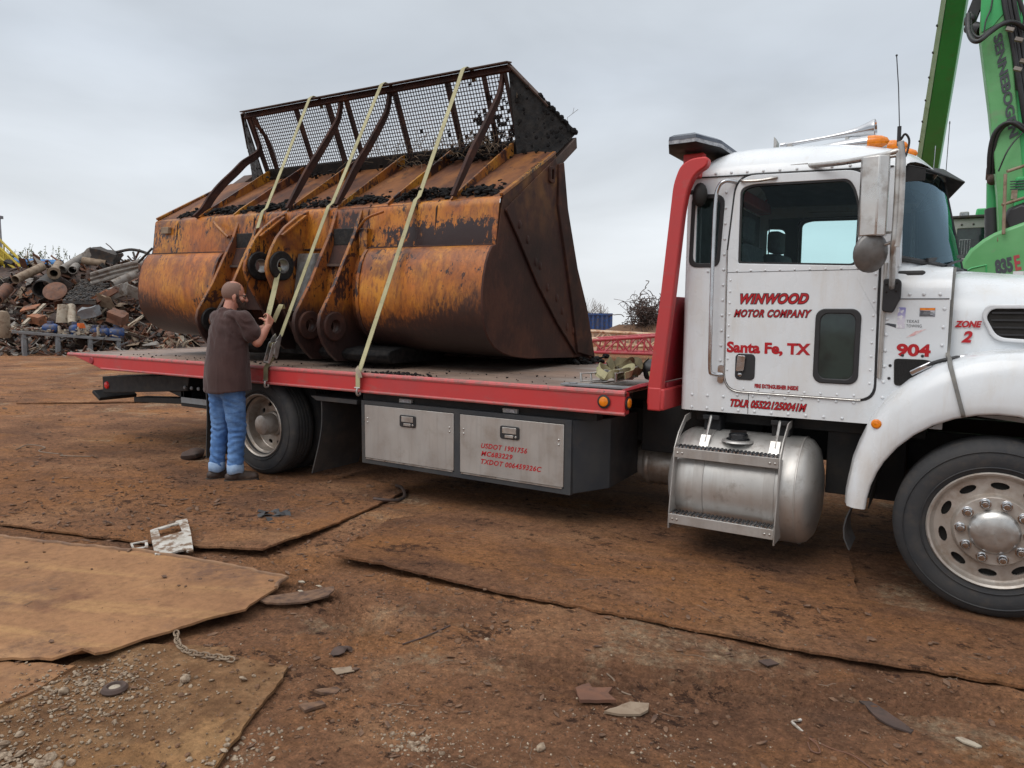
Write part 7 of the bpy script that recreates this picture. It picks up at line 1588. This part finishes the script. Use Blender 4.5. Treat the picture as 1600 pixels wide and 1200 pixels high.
    scrap_box("pale broken panel right of the brown crushed box", at(212, 502, 26), (.6, .3, .08), (.5, R(-30), R(20)), 'sc_pale')
    def beam(label, a, b, w, h, mat): m = MB(); m.bar(a, b, w, .02); m.bar(Vector(a)+Vector((0, 0, h/2)), Vector(b)+Vector((0, 0, h/2)), w*.9, .02); m.bar(Vector(a)+Vector((0, 0, h/4)), Vector(b)+Vector((0, 0, h/4)), .03, h*.4); tag(m.build("scrap_beam", mat, loc=tuple(a)), label, "beam")
    beam("pale narrow channel slanting down to the bench's left end", at(36, 509, 26), at(70, 477, 27), .14, .12, 'sc_pale')
    beam("thin grey angle lying at the heap's foot on the left", at(2, 514, 26), at(46, 508, 26.5), .10, .1, 'sc_grey')
    beam("rusty beam crossing the crest behind the tan pipe", at(130, 404, 31), at(178, 396, 31), .16, .16, 'sc_rust')
    m = MB(); m.tube(smooth_path([at(182, 394, 30), at(206, 390, 30), at(230, 396, 30), at(240, 404, 29.5)], 6), .06, 8); m.tube(smooth_path([at(208, 394, 29.6), at(214, 410, 29.4), at(224, 402, 29.2), at(238, 388, 29)], 6), .045, 8); tag(m.build("bent_tubing", 'sc_dark', loc=tuple(at(182, 394, 30)), smooth=60), "bent black tube frame on the crest beside the bucket", "tube frame")
    # bench of grey steel with motors on it
    b = empty("steel_bench", at(100, 545, 25), label="long weathered grey steel bench standing before the scrap heap", cat="bench"); bo = b.location
    p, q = at(18, 521, 24.5), at(190, 541, 26.2); z = .86; p.z = z; q.z = z-.32; t = Vector((-(q-p).y, (q-p).x, 0)).normalized()
    def rel(m): m.v = [tuple(Vector(v)-bo) for v in m.v]; return m
    rel(MB().hexa([p, q, q+t*.9, p+t*.9]+[x+Vector((0, 0, -.10)) for x in (p, q, q+t*.9, p+t*.9)])).build("bench_top", 'grey_steel', b, bevel=.01)
    for k in (.10, .40, .70, .97):
        for s in (.08, .82):
            c = p.lerp(q, k)+t*s; rel(MB().box((c.x-.06, c.y-.06, -.35), (c.x+.06, c.y+.06, c.z-.1)).hexa([c+Vector((-.05, -.05, -.25)), c+Vector((.05, -.05, -.25)), c+(q-p).normalized()*.28+Vector((.05, .05, -.1)), c+(q-p).normalized()*.28+Vector((-.05, .05, -.1))]+[c+Vector((-.05, .0, -.3)), c+Vector((.05, .0, -.3)), c+(q-p).normalized()*.28+Vector((.05, .1, -.1)), c+(q-p).normalized()*.28+Vector((-.05, .1, -.1))])).build("leg", 'grey_steel', b)
    def motor(label, k, s, L, rad, mat, ang=0):
        c = p.lerp(q, k)+t*s+Vector((0, 0, rad+.03)); o = empty("electric_motor", c, (0, 0, ang), label=label, cat="motor", group="motors on the steel bench"); m = MB(); m.lathe([(.001, -L/2), (rad*.7, -L/2+.01), (rad*.92, -L/2+.06), (rad, -L/2+.09), (rad, L/2-.09), (rad*.9, L/2-.04), (rad*.5, L/2), (.001, L/2)], 'x', (0, 0, 0), 20); m.box((-L*.3, -rad*.8, -rad-.03), (L*.3, rad*.8, -rad*.75)); m.build("housing", mat, o, smooth=50)
        m = MB(); m.tube([(L/2-.01, 0, 0), (L/2+.12, 0, 0)], .025, 8); m.build("shaft", 'steel', o); m = MB(); m.box((-.08, -.07, rad*.8), (.08, .07, rad+.09)); m.build("terminal_box", mat, o, bevel=.01)
    motor("dusty dark blue motor at the bench's left end", .34, .35, .55, .15, 'blue', .4); motor("dark blue motor just left of the orange rag", .56, .4, .4, .17, 'blue', -.3); motor("bright blue motor right of the orange rag", .84, .4, .5, .15, 'blue', .2); motor("largest bright blue motor at the bench's right end", .96, .25, .52, .18, 'blue', .7); motor("small blue motor between the two bright ones and the rag", .75, .55, .35, .14, 'blue', 0)
    c = p.lerp(q, .62)+t*.2; m = MB(); r = random.Random(2)
    m.loft([[c+Vector((x+r.uniform(-.03, .03), y+r.uniform(-.03, .03), zz)) for x, y in ((-.12, -.08), (.12, -.08), (.14, .08), (-.1, .1))] for zz in (.26, .36, .44)]); tag(m.build("orange_rag", 'orange_rag', loc=tuple(c)), "crumpled bright orange plastic bag on the bench", "bag")
    for k, s, h, lab in ((.60, .12, .30, "pale post under the orange bag"), (.66, .15, .26, "pale post right of the orange bag"), (.78, .1, .36, "white upright pipe among the bench motors"), (.42, .12, .28, "thin pale upright left of the middle motors")):
        c = p.lerp(q, k)+t*s; tag(MB().box((c.x-.035, c.y-.035, c.z), (c.x+.035, c.y+.035, c.z+h)).build("short_post", 'sc_pale', loc=tuple(c), bevel=.01), lab, "post")
    m = MB()
    for k in range(260): c = p.lerp(q, r.random())+t*r.uniform(.05, .85)+Vector((0, 0, r.uniform(.02, .12))); m.cur = r.randrange(4); m.cbox(c, (r.uniform(.04, .2), r.uniform(.03, .1), r.uniform(.02, .08)), (r.uniform(-.4, .4), r.uniform(-.4, .4), r.uniform(0, 6)))
    tag(m.build("bench_scraps", ['sc_rust', 'sc_grey', 'sc_brown', 'sc_pale'], smooth=0), "small rusty scraps heaped between the motors on the bench", "scrap", kind="stuff")
    m = MB(); c = at(122, 561, 22)
    # yellow stair and grey tower at the edge of the picture
    s = empty("yellow_stair", at(0, 420, 31), label="yellow painted stair rails slanting down at the left edge", cat="stair"); so = s.location
    def rl(m): m.v = [tuple(Vector(v)-so) for v in m.v]; return m
    for a, b2 in (((-30, 345), (46, 421)), ((-30, 360), (40, 424)), ((-30, 382), (34, 427))): rl(MB().tube([at(*a, 31), at(*b2, 31)], .055, 8)).build("rail", 'yellow', s)
    for x in (-20, 6, 32): rl(MB().tube([at(x, 345+30+x, 31), at(x+1, 432, 31)], .035, 8)).build("post", 'yellow', s)
    rl(MB().hexa([at(-30, 378, 31.2), at(6, 392, 31.2), at(24, 415, 31.2), at(-30, 415, 31.2), at(-30, 378, 31.6), at(4, 393, 31.6), at(20, 412, 31.6), at(-30, 412, 31.6)])).build("chute", 'yellow', s)
    tw = empty("grey_tower", at(-30, 480, 34), label="grey framed steel tower cut by the picture's left edge", cat="tower"); to = tw.location
    m = MB(); a = at(-6, 338, 34)
    def tq(l, d, z): p = a+VR*l+VF*d; return Vector((p.x, p.y, z))
    def tbox(m, l0, l1, d0, d1, z0, z1): m.hexa([tq(l0, d0, z0), tq(l1, d0, z0), tq(l1, d0, z1), tq(l0, d0, z1), tq(l0, d1, z0), tq(l1, d1, z0), tq(l1, d1, z1), tq(l0, d1, z1)])
    tbox(m, -4, 0, 0, .3, 0, a.z); m.v = [tuple(Vector(v)-to) for v in m.v]; m.build("tower_wall", 'grey_panel', tw)
    m = MB(); tbox(m, -4.1, .06, -.10, .4, a.z-.08, a.z+.06); tbox(m, -.06, .06, -.08, .08, 0, a.z-.08); tbox(m, -1.0, -.12, -.04, -.002, a.z-1.3, a.z-.4); tbox(m, -4, .1, -.12, -.02, a.z-2.0, a.z-1.85); m.v = [tuple(Vector(v)-to) for v in m.v]; m.build("tower_frame", 'grey_steel', tw)
build_scrap_things()
def weeds(label, c, n, h, spread, seed, mat='leaf'):
    r = random.Random(seed); m = MB(); c = Vector(c)
    for k in range(n):
        b = c+VR*r.gauss(0, spread)+VF*r.gauss(0, spread*.4); pts = [b+Vector((0, 0, -.3))]; d = Vector((r.uniform(-.3, .3), r.uniform(-.3, .3), 1)); L = h*r.uniform(.4, 1)
        for q in range(4): pts.append(pts[-1]+d.normalized()*L/4); d += Vector((r.uniform(-.25, .25), r.uniform(-.25, .25), 0))
        m.tube(pts, .007, 4)
        for q in range(14):
            p = pts[1].lerp(pts[-1], r.random())+Vector((r.uniform(-.06, .06), r.uniform(-.06, .06), 0)); e = Euler((r.uniform(-1, 1), r.uniform(-1, 1), r.uniform(0, 6))).to_matrix(); s = r.uniform(.03, .075)
            m.add([p+e @ Vector(v) for v in ((-s, 0, 0), (0, -s*.4, 0), (s, 0, 0), (0, s*.4, 0))], [(0, 1, 2, 3)])
    tag(m.build("weed_clump", mat, loc=tuple(c), smooth=0), label, "weeds", "weeds growing behind the scrap heap")
weeds("tall thin weed with a bent tip above the blue pipe", at(45, 404, 34), 7, 1.1, .12, 1); weeds("low yellow green weeds left of the tall bent weed", at(28, 404, 34), 26, .8, .4, 2); weeds("sparse weed stalks above the slanting grey pipe", at(88, 405, 34), 14, 1.0, .4, 3)

# ------------------------------------------------------------------ background right of the bucket
def build_right():
    # far container, wire tangle, earth bank, lattice boom sections
    a, b = at(850, 489, 52), at(957, 489, 52); z1 = a.z; z0 = at(930, 521, 52).z; n = Vector((-(b-a).y, (b-a).x, 0)).normalized(); c = empty("shipping_container", (a+b)/2+Vector((0, 0, z0-z1)), label="blue corrugated shipping container far behind the truck", cat="container"); co = c.location
    def rl(m): m.v = [tuple(Vector(v)-co) for v in m.v]; return m
    k = 60; d = (b-a)/k; prof = []
    for i in range(k): prof += [(a+d*i, 0 if i % 4 < 2 else .09), (a+d*(i+1), 0 if i % 4 < 2 else .09)]
    m = MB(); m.loft([[Vector((p.x, p.y, z))-n*o for p, o in prof] for z in (z0+.1, z1-.08)], False, False); rl(m).build("corrugated_wall", 'blue', c, smooth=0)
    m = MB(); m.hexa([Vector((p.x, p.y, z))+n*o for z in (z0, z1-.03) for p, o in ((a, .03), (b, .03), (b, 2.4), (a, 2.4))]); rl(m).build("body", 'blue', c)
    m = MB(); 
    for z in (z1-.06, z0+.06): m.bar(Vector((a.x, a.y, z))-n*.1, Vector((b.x, b.y, z))-n*.1, .08, .14)
    for p in (b, a.lerp(b, .72)): m.bar(Vector((p.x, p.y, z0))-n*.1, Vector((p.x, p.y, z1))-n*.1, .12, .12)
    rl(m).build("frame", 'blue', c)
    m = MB(); p = a.lerp(b, .86)-n*.12
    for q in (-.55, -.2, .2, .55): m.bar(Vector((p.x, p.y, z0+.2))+(b-a).normalized()*q, Vector((p.x, p.y, z1-.2))+(b-a).normalized()*q, .05, .05)
    rl(m).build("lock_rods", 'sc_grey', c)
    Ls, Ds = np.arange(-3, 16, .5), np.arange(38, 60, .5); X, Y = np.meshgrid(Ls, Ds)
    H_ = ((.50*np.exp(-((X-6.2)/2.4)**2)+1.0*np.exp(-((X-9.5)/3)**2)))*np.exp(-((Y-44)/3.2)**2)*(1+.9*fbm(X, Y, .6, 3, 2))+.9*fbm(X, Y, 1.3, 4, 6)*np.exp(-((Y-44)/3)**2)*np.clip((X+2)/4, 0, 1)*np.clip((15-X)/3, 0, 1)-.08
    m = MB(); nx = len(Ls); m.v = [tuple(LD(p, q, z)) for p, q, z in zip(X.ravel(), Y.ravel(), H_.ravel())]; m.f = [[j*nx+i, j*nx+i+1, (j+1)*nx+i+1, (j+1)*nx+i] for j in range(len(Ds)-1) for i in range(nx-1)]; m.mi = [0]*len(m.f); tag(m.build("hills", 'clod', smooth=60), kind="structure", label="brown earth bank far behind the truck bed")
    r = random.Random(14); m = MB(); c0 = at(1004, 508, 43)
    for k in range(420):
        p = c0+VR*r.gauss(.35, .55)+VF*r.gauss(0, .4)+Vector((0, 0, max(-.3, r.gauss(.45, .5)))); d = Vector((r.uniform(-1, 1), r.uniform(-1, 1), r.uniform(-.6, 1))).normalized(); pts = [p]
        for q in range(6): d = (d+Vector((r.uniform(-.9, .9), r.uniform(-.9, .9), r.uniform(-.9, .8)))).normalized(); pts.append(pts[-1]+d*r.uniform(.08, .22))
        m.tube(pts, r.uniform(.012, .03), 4)
    for k in range(26):
        p = c0+VR*r.gauss(-.2, .6)+Vector((0, 0, r.uniform(.4, 1.1))); m.tube(smooth_path([p, p+VR*r.uniform(-.5, .4)+Vector((0, 0, .5)), p+VR*r.uniform(-1, .7)+Vector((0, 0, r.uniform(.2, .8)))], 4), .013, 4)
    tag(m.build("wire_tangle", 'sc_brown', loc=tuple(c0), smooth=0), "bushy dark tangle of scrap wire on the earth bank beside the red post", "wire tangle")
    for j, (px, D, h, lab) in enumerate(((921, 58, 2.0, "bare leafless shrub rising behind the blue container"), (940, 60, 1.3, "smaller bare shrub behind the container's right end"))):
        m = MB(); p = at(px, 492, D); t = empty("bare_shrub", p+Vector((0, 0, -1)), label=lab, cat="shrub"); tr = MB(); tr.tube([(0, 0, 0), (.02, 0, 1.2)], .03, 5); tr.build("stem", 'twig', t); m = MB()
        for q in range(40):
            d = Vector((r.uniform(-1, 1), r.uniform(-.4, .4), r.uniform(.4, 1.2))).normalized(); pts = [Vector((0, 0, .5+r.uniform(0, .6)))]
            for w in range(4): d = (d+Vector((r.uniform(-.5, .5), 0, r.uniform(-.2, .4)))).normalized(); pts.append(pts[-1]+d*h*.18)
            m.tube(pts, .010, 4)
        m.build("branches", 'twig', t, smooth=0)
    def lattice(label, near, mat, end):
        (p0, q0), (p1, q1), dep = near; o = empty("lattice_boom", p0, label=label, cat="crane boom", group="lattice crane boom sections"); oo = Vector(p0)
        A, Bq, Cq, Dq = Vector(p0), Vector(q0), Vector(p1), Vector(q1); w = Vector((-(Bq-A).y, (Bq-A).x, 0)).normalized()*dep
        ch = MB(); br_ = MB()
        for s in (Vector(), w):
            for a_, b_ in ((A, Bq), (Cq, Dq)): ch.tube([a_+s, b_+s], .055, 8)
        N_ = 9
        for s in (Vector(), w):
            for i in range(N_+1):
                u = i/N_; lo, hi = (A.lerp(Bq, u)+s), (Cq.lerp(Dq, u)+s); br_.tube([lo, hi], .03, 6)
                if i < N_: u2 = (i+1)/N_; br_.tube([lo if i % 2 else hi, (Cq.lerp(Dq, u2) if i % 2 else A.lerp(Bq, u2))+s], .034, 6)
        for i in range(0, N_+1): u = i/N_; br_.tube([A.lerp(Bq, u), A.lerp(Bq, u)+w], .025, 6); br_.tube([Cq.lerp(Dq, u), Cq.lerp(Dq, u)+w], .025, 6)
        for m_, n_ in ((ch, "chords"), (br_, "bracing")): m_.v = [tuple(Vector(v)-oo) for v in m_.v]; m_.build(n_, mat, o, smooth=50)
        if end: e = MB(); e.hexa([A+Vector((-.06, -.03, -.08)), A+w+Vector((-.06, .03, -.08)), Cq+w+Vector((-.06, .03, .08)), Cq+Vector((-.06, -.03, .08))]+[x+(Bq-A).normalized()*.22 for x in (A+Vector((0, -.03, -.08)), A+w+Vector((0, .03, -.08)), Cq+w+Vector((0, .03, .08)), Cq+Vector((0, -.03, .08)))]); e.v = [tuple(Vector(v)-oo) for v in e.v]; e.build("end_plate", 'lattice_pale', o, bevel=.02)
    lattice("red lattice crane boom section with a chipped pale end lying behind the deck", ((at(922, 550, 24), at(1110, 556, 24)), (at(926, 532, 24), at(1110, 520, 24)), 1.3), 'lattice_red', True)
    lattice("rusty white lattice boom section lying behind the red one", ((at(905, 538, 27), at(1100, 545, 27)), (at(905, 517, 27), at(1100, 527, 27)), 1.2), 'lattice_pale', False)
build_right()

# ------------------------------------------------------------------ green material handler behind the cab
def build_machine():
    mh = empty("material_handler", (7.0, 10.8, 0), label="green material handler with raised boom parked behind the white truck cab", cat="material handler"); O = mh.location
    def E(m, n, mat, parent=None, **k): m.v = [tuple(Vector(v)-O) for v in m.v]; return m.build(n, mat, parent or mh, **k)
    # raised boom
    bl = [(5.66, 9.5), (5.70, 6.20), (5.90, 5.0), (6.10, 3.6), (6.20, 2.6)]; brr = [(6.60, 2.6), (6.46, 3.6), (6.27, 5.0), (6.10, 6.20), (5.98, 9.5)]
    bm_ = E(MB().prism(bl+brr, 'y', 9.75, 10.45), "boom", 'green_pale', bevel=.02)
    E(MB().prism([(5.67, 9.5), (5.70, 6.5), (5.73, 6.15), (5.88, 6.22), (6.02, 6.40), (5.96, 9.5)], 'y', 9.735, 9.75), "boom_side_plate", 'green', bm_)
    E(MB().prism([(5.98, 9.5), (6.10, 6.2), (6.27, 5.0), (6.46, 3.6), (6.62, 3.6), (6.43, 5.0), (6.27, 6.2), (6.14, 9.5)], 'y', 9.80, 10.5), "boom_edge", 'green', bm_)
    E(MB().prism([(6.30, 9.5), (6.42, 6.2), (6.60, 5.0), (6.82, 3.4), (7.3, 3.4), (7.1, 5.0), (6.95, 6.2), (6.85, 9.5)], 'y', 10.3, 10.6), "boom_far_plate", 'green', bm_)
    lettering("lettering", "SENNEBOGEN", bm_, Vector((5.885, 9.735, 6.07))-O, (.32, 0, -1.62), (1, 0, .19), .125, 1.68, 'letter_grey', bold=.006, shear=-.2)
    # stick hanging from the boom tip
    w = Vector((1, 0, 0)); m = MB()
    pa, pb = at(1447, 300, 18.0), at(1506, -60, 12.2); m.loft([[p+Vector((-.24*k, -.30, 0)), p+Vector((.24*k, -.36, 0)), p+Vector((.24*k, .35, 0)), p+Vector((-.24*k, .42, 0))] for p, k in ((pa, .82), (pa.lerp(pb, .5), .74), (pb, .64))]); m.v = [tuple(Vector(v)) for v in m.v]
    st = E(m, "stick", 'green', bevel=.02)
    m = MB(); m.loft([[p+Vector((-.24*k-.002, -.312, 0)), p+Vector((-.24*k-.15*k, -.06, 0)), p+Vector((-.24*k-.15*k, .40, 0)), p+Vector((-.24*k-.002, .42, 0))] for p, k in ((pa, .82), (pa.lerp(pb, .5), .74), (pb, .64))]); E(m, "stick_side_plate", 'green_strip', st)
    m = MB()
    for k in range(9): u = .1+k*.1; m.ball(pa.lerp(pb, u)+Vector((-.385*(.82-.18*u), -.06, 0)), .028, 6, 4)
    E(m, "grease_points", 'hose', st)
    # hoses and cylinders
    def tube(pts, r, n, mat, **k): return E(MB().tube(smooth_path([at(x, y, D) for x, y, D in pts], 6), r, 10), n, mat, smooth=70, **k)
    tube([(1513, 22, 11.5), (1513, 48, 11.4), (1519, 62, 11.3), (1530, 64, 11.2), (1548, 50, 11.2), (1566, 38, 11.2), (1584, 35, 11.2), (1604, 46, 11.2)], .036, "hose", 'hose')
    tube([(1517, 20, 11.6), (1517, 44, 11.5), (1522, 55, 11.4), (1532, 58, 11.3), (1550, 45, 11.3), (1570, 34, 11.3)], .026, "hose", 'hose')
    for dx, rr in ((0, .040), (7, .032), (15, .040), (22, .028)): tube([(1566+dx, -20, 11.3), (1572+dx, 20, 11.3), (1581+dx, 60, 11.3), (1588+dx*.9, 100, 11.3), (1596+dx, 150, 11.3), (1606+dx, 220, 11.4)], rr, "hose", 'hose')
    for dx in (0, 6): tube([(1545+dx, 272, 11.7), (1546+dx, 240, 11.6), (1552+dx, 212, 11.5), (1565+dx, 196, 11.4), (1582+dx, 192, 11.3), (1606+dx, 208, 11.3)], .032, "hose", 'hose')
    tube([(1560, 268, 11.4), (1572, 240, 11.3), (1584, 222, 11.3), (1600, 205, 11.3)], .012, "hose", 'hose'); tube([(1552, -10, 11.4), (1548, 14, 11.4), (1540, 34, 11.4), (1537, 60, 11.4)], .012, "hose", 'hose')
    tube([(1589, -10, 11.1), (1600, 20, 11.1), (1612, 60, 11.1)], .03, "hose", 'hose')
    m = MB(); m.tube([at(1514, 42, 11.9), at(1534, 47, 11.7)], .10, 12); m.cbox(at(1522, 18, 11.9), (.16, .2, .40), (0, .3, 0)); m.ball(at(1516, 30, 11.6), .09, 10, 7); E(m, "valve_block", 'hose')
    for px, py in ((1578, 46), (1592, 62), (1590, 108), (1600, 96)): m = MB(); m.cbox(at(px, py, 11.15), (.11, .08, .05), (0, .4, 0)); E(m, "hose_clamp", 'sc_grey')
    for px, py in ((1590, 76), (1597, 128)): m = MB(); m.cbox(at(px, py, 11.35), (.28, .06, .26), (0, .2, 0)); E(m, "hose_bracket", 'sc_dark')
    for k, (px, py) in enumerate(((1551, 92), (1560, 140), (1568, 190), (1575, 236), (1557, 36))): m = MB(); m.cbox(at(px+24, py, 11.45), (.07, .05, .05), (0, .2, 0)); E(m, "boom_bracket", 'sc_dark')
    E(MB().tube([at(1552, 386, 12.4), at(1553, 285, 12.4)], .11, 16), "lift_cylinder", 'green', smooth=60)
    m = MB(); m.tube([at(1552, 392, 12.3), at(1552, 326, 12.3)], .128, 16); E(m, "cylinder_guard", 'hose', smooth=60, bevel=.01)
    m = MB(); m.cbox(at(1547, 271, 12.2), (.12, .2, .2)); m.cbox(at(1558, 270, 12.2), (.15, .2, .25)); m.ball(at(1551, 281, 12.1), .09, 10, 8); E(m, "cylinder_fittings", 'sc_brown', bevel=.02)
    m = MB(); m.loft([[at(x, y, 14.4)+Vector((o, d, 0)) for o, d in ((-.13, 0), (.13, 0), (.13, .3), (-.13, .3))] for x, y in ((1516, 425), (1527, 385), (1534, 345), (1538, 325))]); E(m, "boom_foot", 'green', bevel=.03)
    # engine house: louvred green box, tan walkway, rails
    m = MB(); m.box((6.33, 9.62, 2.5), (9.5, 13, 3.80)); h = E(m, "engine_house", 'green', bevel=.03)
    m = MB()
    for k in range(4): p = at(1588, 288+k*4, 11.6); m.box((p.x-.10, 9.60, p.z-.007), (p.x+.14, 9.625, p.z+.007))
    E(m, "louvres", 'letter_grey', h)
    m = MB(); p = at(1583, 308, 11.6); m.box((p.x-.04, 9.60, p.z-.07), (p.x+.04, 9.625, p.z+.07)); E(m, "notice_plate", 'sc_pale', h)
    m = MB(); p = at(1594, 342, 11.3); m.lathe([(.001, -.12), (.20, -.12), (.24, -.05), (.24, .2), (.001, .2)], 'y', tuple(p), 8); m.box((p.x, p.y-.05, p.z-.25), (p.x+.6, p.y+.4, p.z+.25)); E(m, "filter_housing", 'hose', h, bevel=.02)
    m = MB(); m.loft([[at(x, y, 11.3)+Vector((0, d, 0)) for y in (ya, yb) for d in ((0, .5) if y == ya else (.5, 0))] for x, ya, yb in ((1558, 366, 378), (1700, 330, 344))]); E(m, "walkway_beam", 'sc_tan', bevel=.01)
    m = MB(); 
    for a, b in (((1566, 320), (1700, 278)), ((1574, 268), (1700, 225)), ((1568, 366), (1571, 272))): m.tube([at(*a, 11.2), at(*b, 11.2)], .024, 8)
    E(m, "handrail", 'sc_tan', smooth=60)
    # lower bodywork with the model number
    P = [at(1494, 446, 14), at(1503, 424, 14), at(1513, 409, 14), at(1530, 396, 14), at(1545, 388, 14), at(1760, 320, 14), at(1760, 560, 14), at(1486, 560, 14)]
    m = MB(); Y0 = 9.35; m.prism([(p.x, p.z) for p in P], 'y', Y0, 12.5); bd = E(m, "bodywork", 'green_pale', bevel=.05)
    def onf(px, py):        # where that spot lies on the front of the bodywork
        d = fw+rt*((px-800)/1116.09)+up*((600-py)/1116.09); return CAM+d*((Y0-.004-CAM.y)/d.y)
    m = MB(); m.tube([onf(x, y)+Vector((0, .004, 0)) for x, y in ((1502, 428), (1518, 419), (1541, 414), (1541, 432))], .016, 6); E(m, "body_crease", 'green', bd)
    p0, p1, pt = onf(1557, 430), onf(1585, 424), onf(1558.5, 406)
    lettering("lettering", "835", bd, p0-O, p1-p0, pt-p0, (pt-p0).length, (p1-p0).length, 'letter_grey', bold=.02, shear=.12)
    q0, q1 = onf(1587, 423.5), onf(1598, 421); lettering("lettering", "E", bd, q0-O, q1-q0, pt-p0, (pt-p0).length, (q1-q0).length, 'lattice_red', bold=.012, shear=.12)
    m = MB(); a = onf(1582, 436); m.box((a.x, Y0-.008, a.z-.03), (a.x+.14, Y0-.003, a.z+.12)); E(m, "label_plate", 'white_clean', bd)
    # operator's cab
    c = empty("operator_cab", (0, 0, 0)); c.parent = mh
    a, b = at(1481, 343, 14.6), at(1530, 343, 14.6); X0, X1, Z1 = a.x, a.x+1.1, a.z; Yc_ = a.y
    def EC(m, n, mat, parent=c, **k): m.v = [tuple(Vector(v)-O) for v in m.v]; return m.build(n, mat, parent, **k)
    g0, g1 = at(1496, 358, 14.6), at(1526, 404, 14.6); EC(MB().plate([(X0, 1.2), (X1, 1.2), (X1, Z1), (X0, Z1)], [rrect(g0.x, g1.z, X1-.1, g0.z, .02)], 'y', Yc_, Yc_+.06), "cab_wall", 'grey_panel', bevel=.01)
    m = MB(); m.box((X0+.02, Yc_+.06, 1.2), (X1-.02, Yc_+1.8, Z1-.01)); EC(m, "cab_body", 'interior')
    EC(MB().box((g0.x-.02, Yc_+.03, g1.z-.02), (X1-.08, Yc_+.04, g0.z+.02)), "cab_window", 'dark_glass')
    m = MB(); 
    for k in range(5): m.box((g0.x+.05+k*.045, Yc_+.02, g1.z+.08), (g0.x+.055+k*.045, Yc_+.028, g0.z-.22))
    m.box((g0.x+.05, Yc_+.02, g0.z-.23), (g0.x+.24, Yc_+.028, g0.z-.22)); EC(m, "window_grille", 'clear_lens')
    EC(MB().box((X0-.04, Yc_-.06, Z1), (X1+.05, Yc_+1.9, Z1+.06)), "cab_roof", 'sc_dark', bevel=.02)
    p = at(1507, 338, 14.5); m = MB(); m.box((p.x-.09, p.y-.06, p.z-.05), (p.x+.08, p.y+.06, p.z+.09)); wl = EC(m, "work_lamp", 'grey_panel', bevel=.03); m = MB(); m.box((p.x-.07, p.y-.066, p.z-.03), (p.x+.06, p.y-.06, p.z+.07)); EC(m, "lamp_glass", 'clear_lens', wl)
    m = MB(); 
    for x in (.25, .45, .7): m.ball((X0+x, Yc_-.004, Z1-.12), .02, 8, 5)
    EC(m, "cab_bolts", 'sc_dark')
    p, q = at(1474, 322, 14.6), at(1484, 192, 14.6); m = MB(); m.tube([p+Vector((0, 0, -.2)), p], .02, 6); m.tube([p, q], .008, 6); m.ball(q, .02, 6, 5, (.6, .6, 2)); EC(m, "cab_antenna", 'sc_dark')
    # undercarriage, mostly hidden behind the truck
    m = MB(); m.box((6.0, 10, 1.2), (10, 13.2, 1.7)); m.box((5.5, 9.9, .5), (10.5, 13.3, .95)); m.lathe([(.001, .95), (1.1, .95), (1.1, 1.2), (.001, 1.2)], 'z', (8, 11.6, 0), 24); E(m, "undercarriage", 'hose', bevel=.03)
    for x in (6.2, 9.8):
        for y in (9.75, 13.0): m = MB(); m.lathe([(.001, -.02), (.28, -.03), (.30, 0), (.62, .0), (.66, .05), (.66, .35), (.62, .4), (.001, .4)], 'y', (x, y, .64), 28); E(m, "wheel", 'rubber', smooth=40)
build_machine()
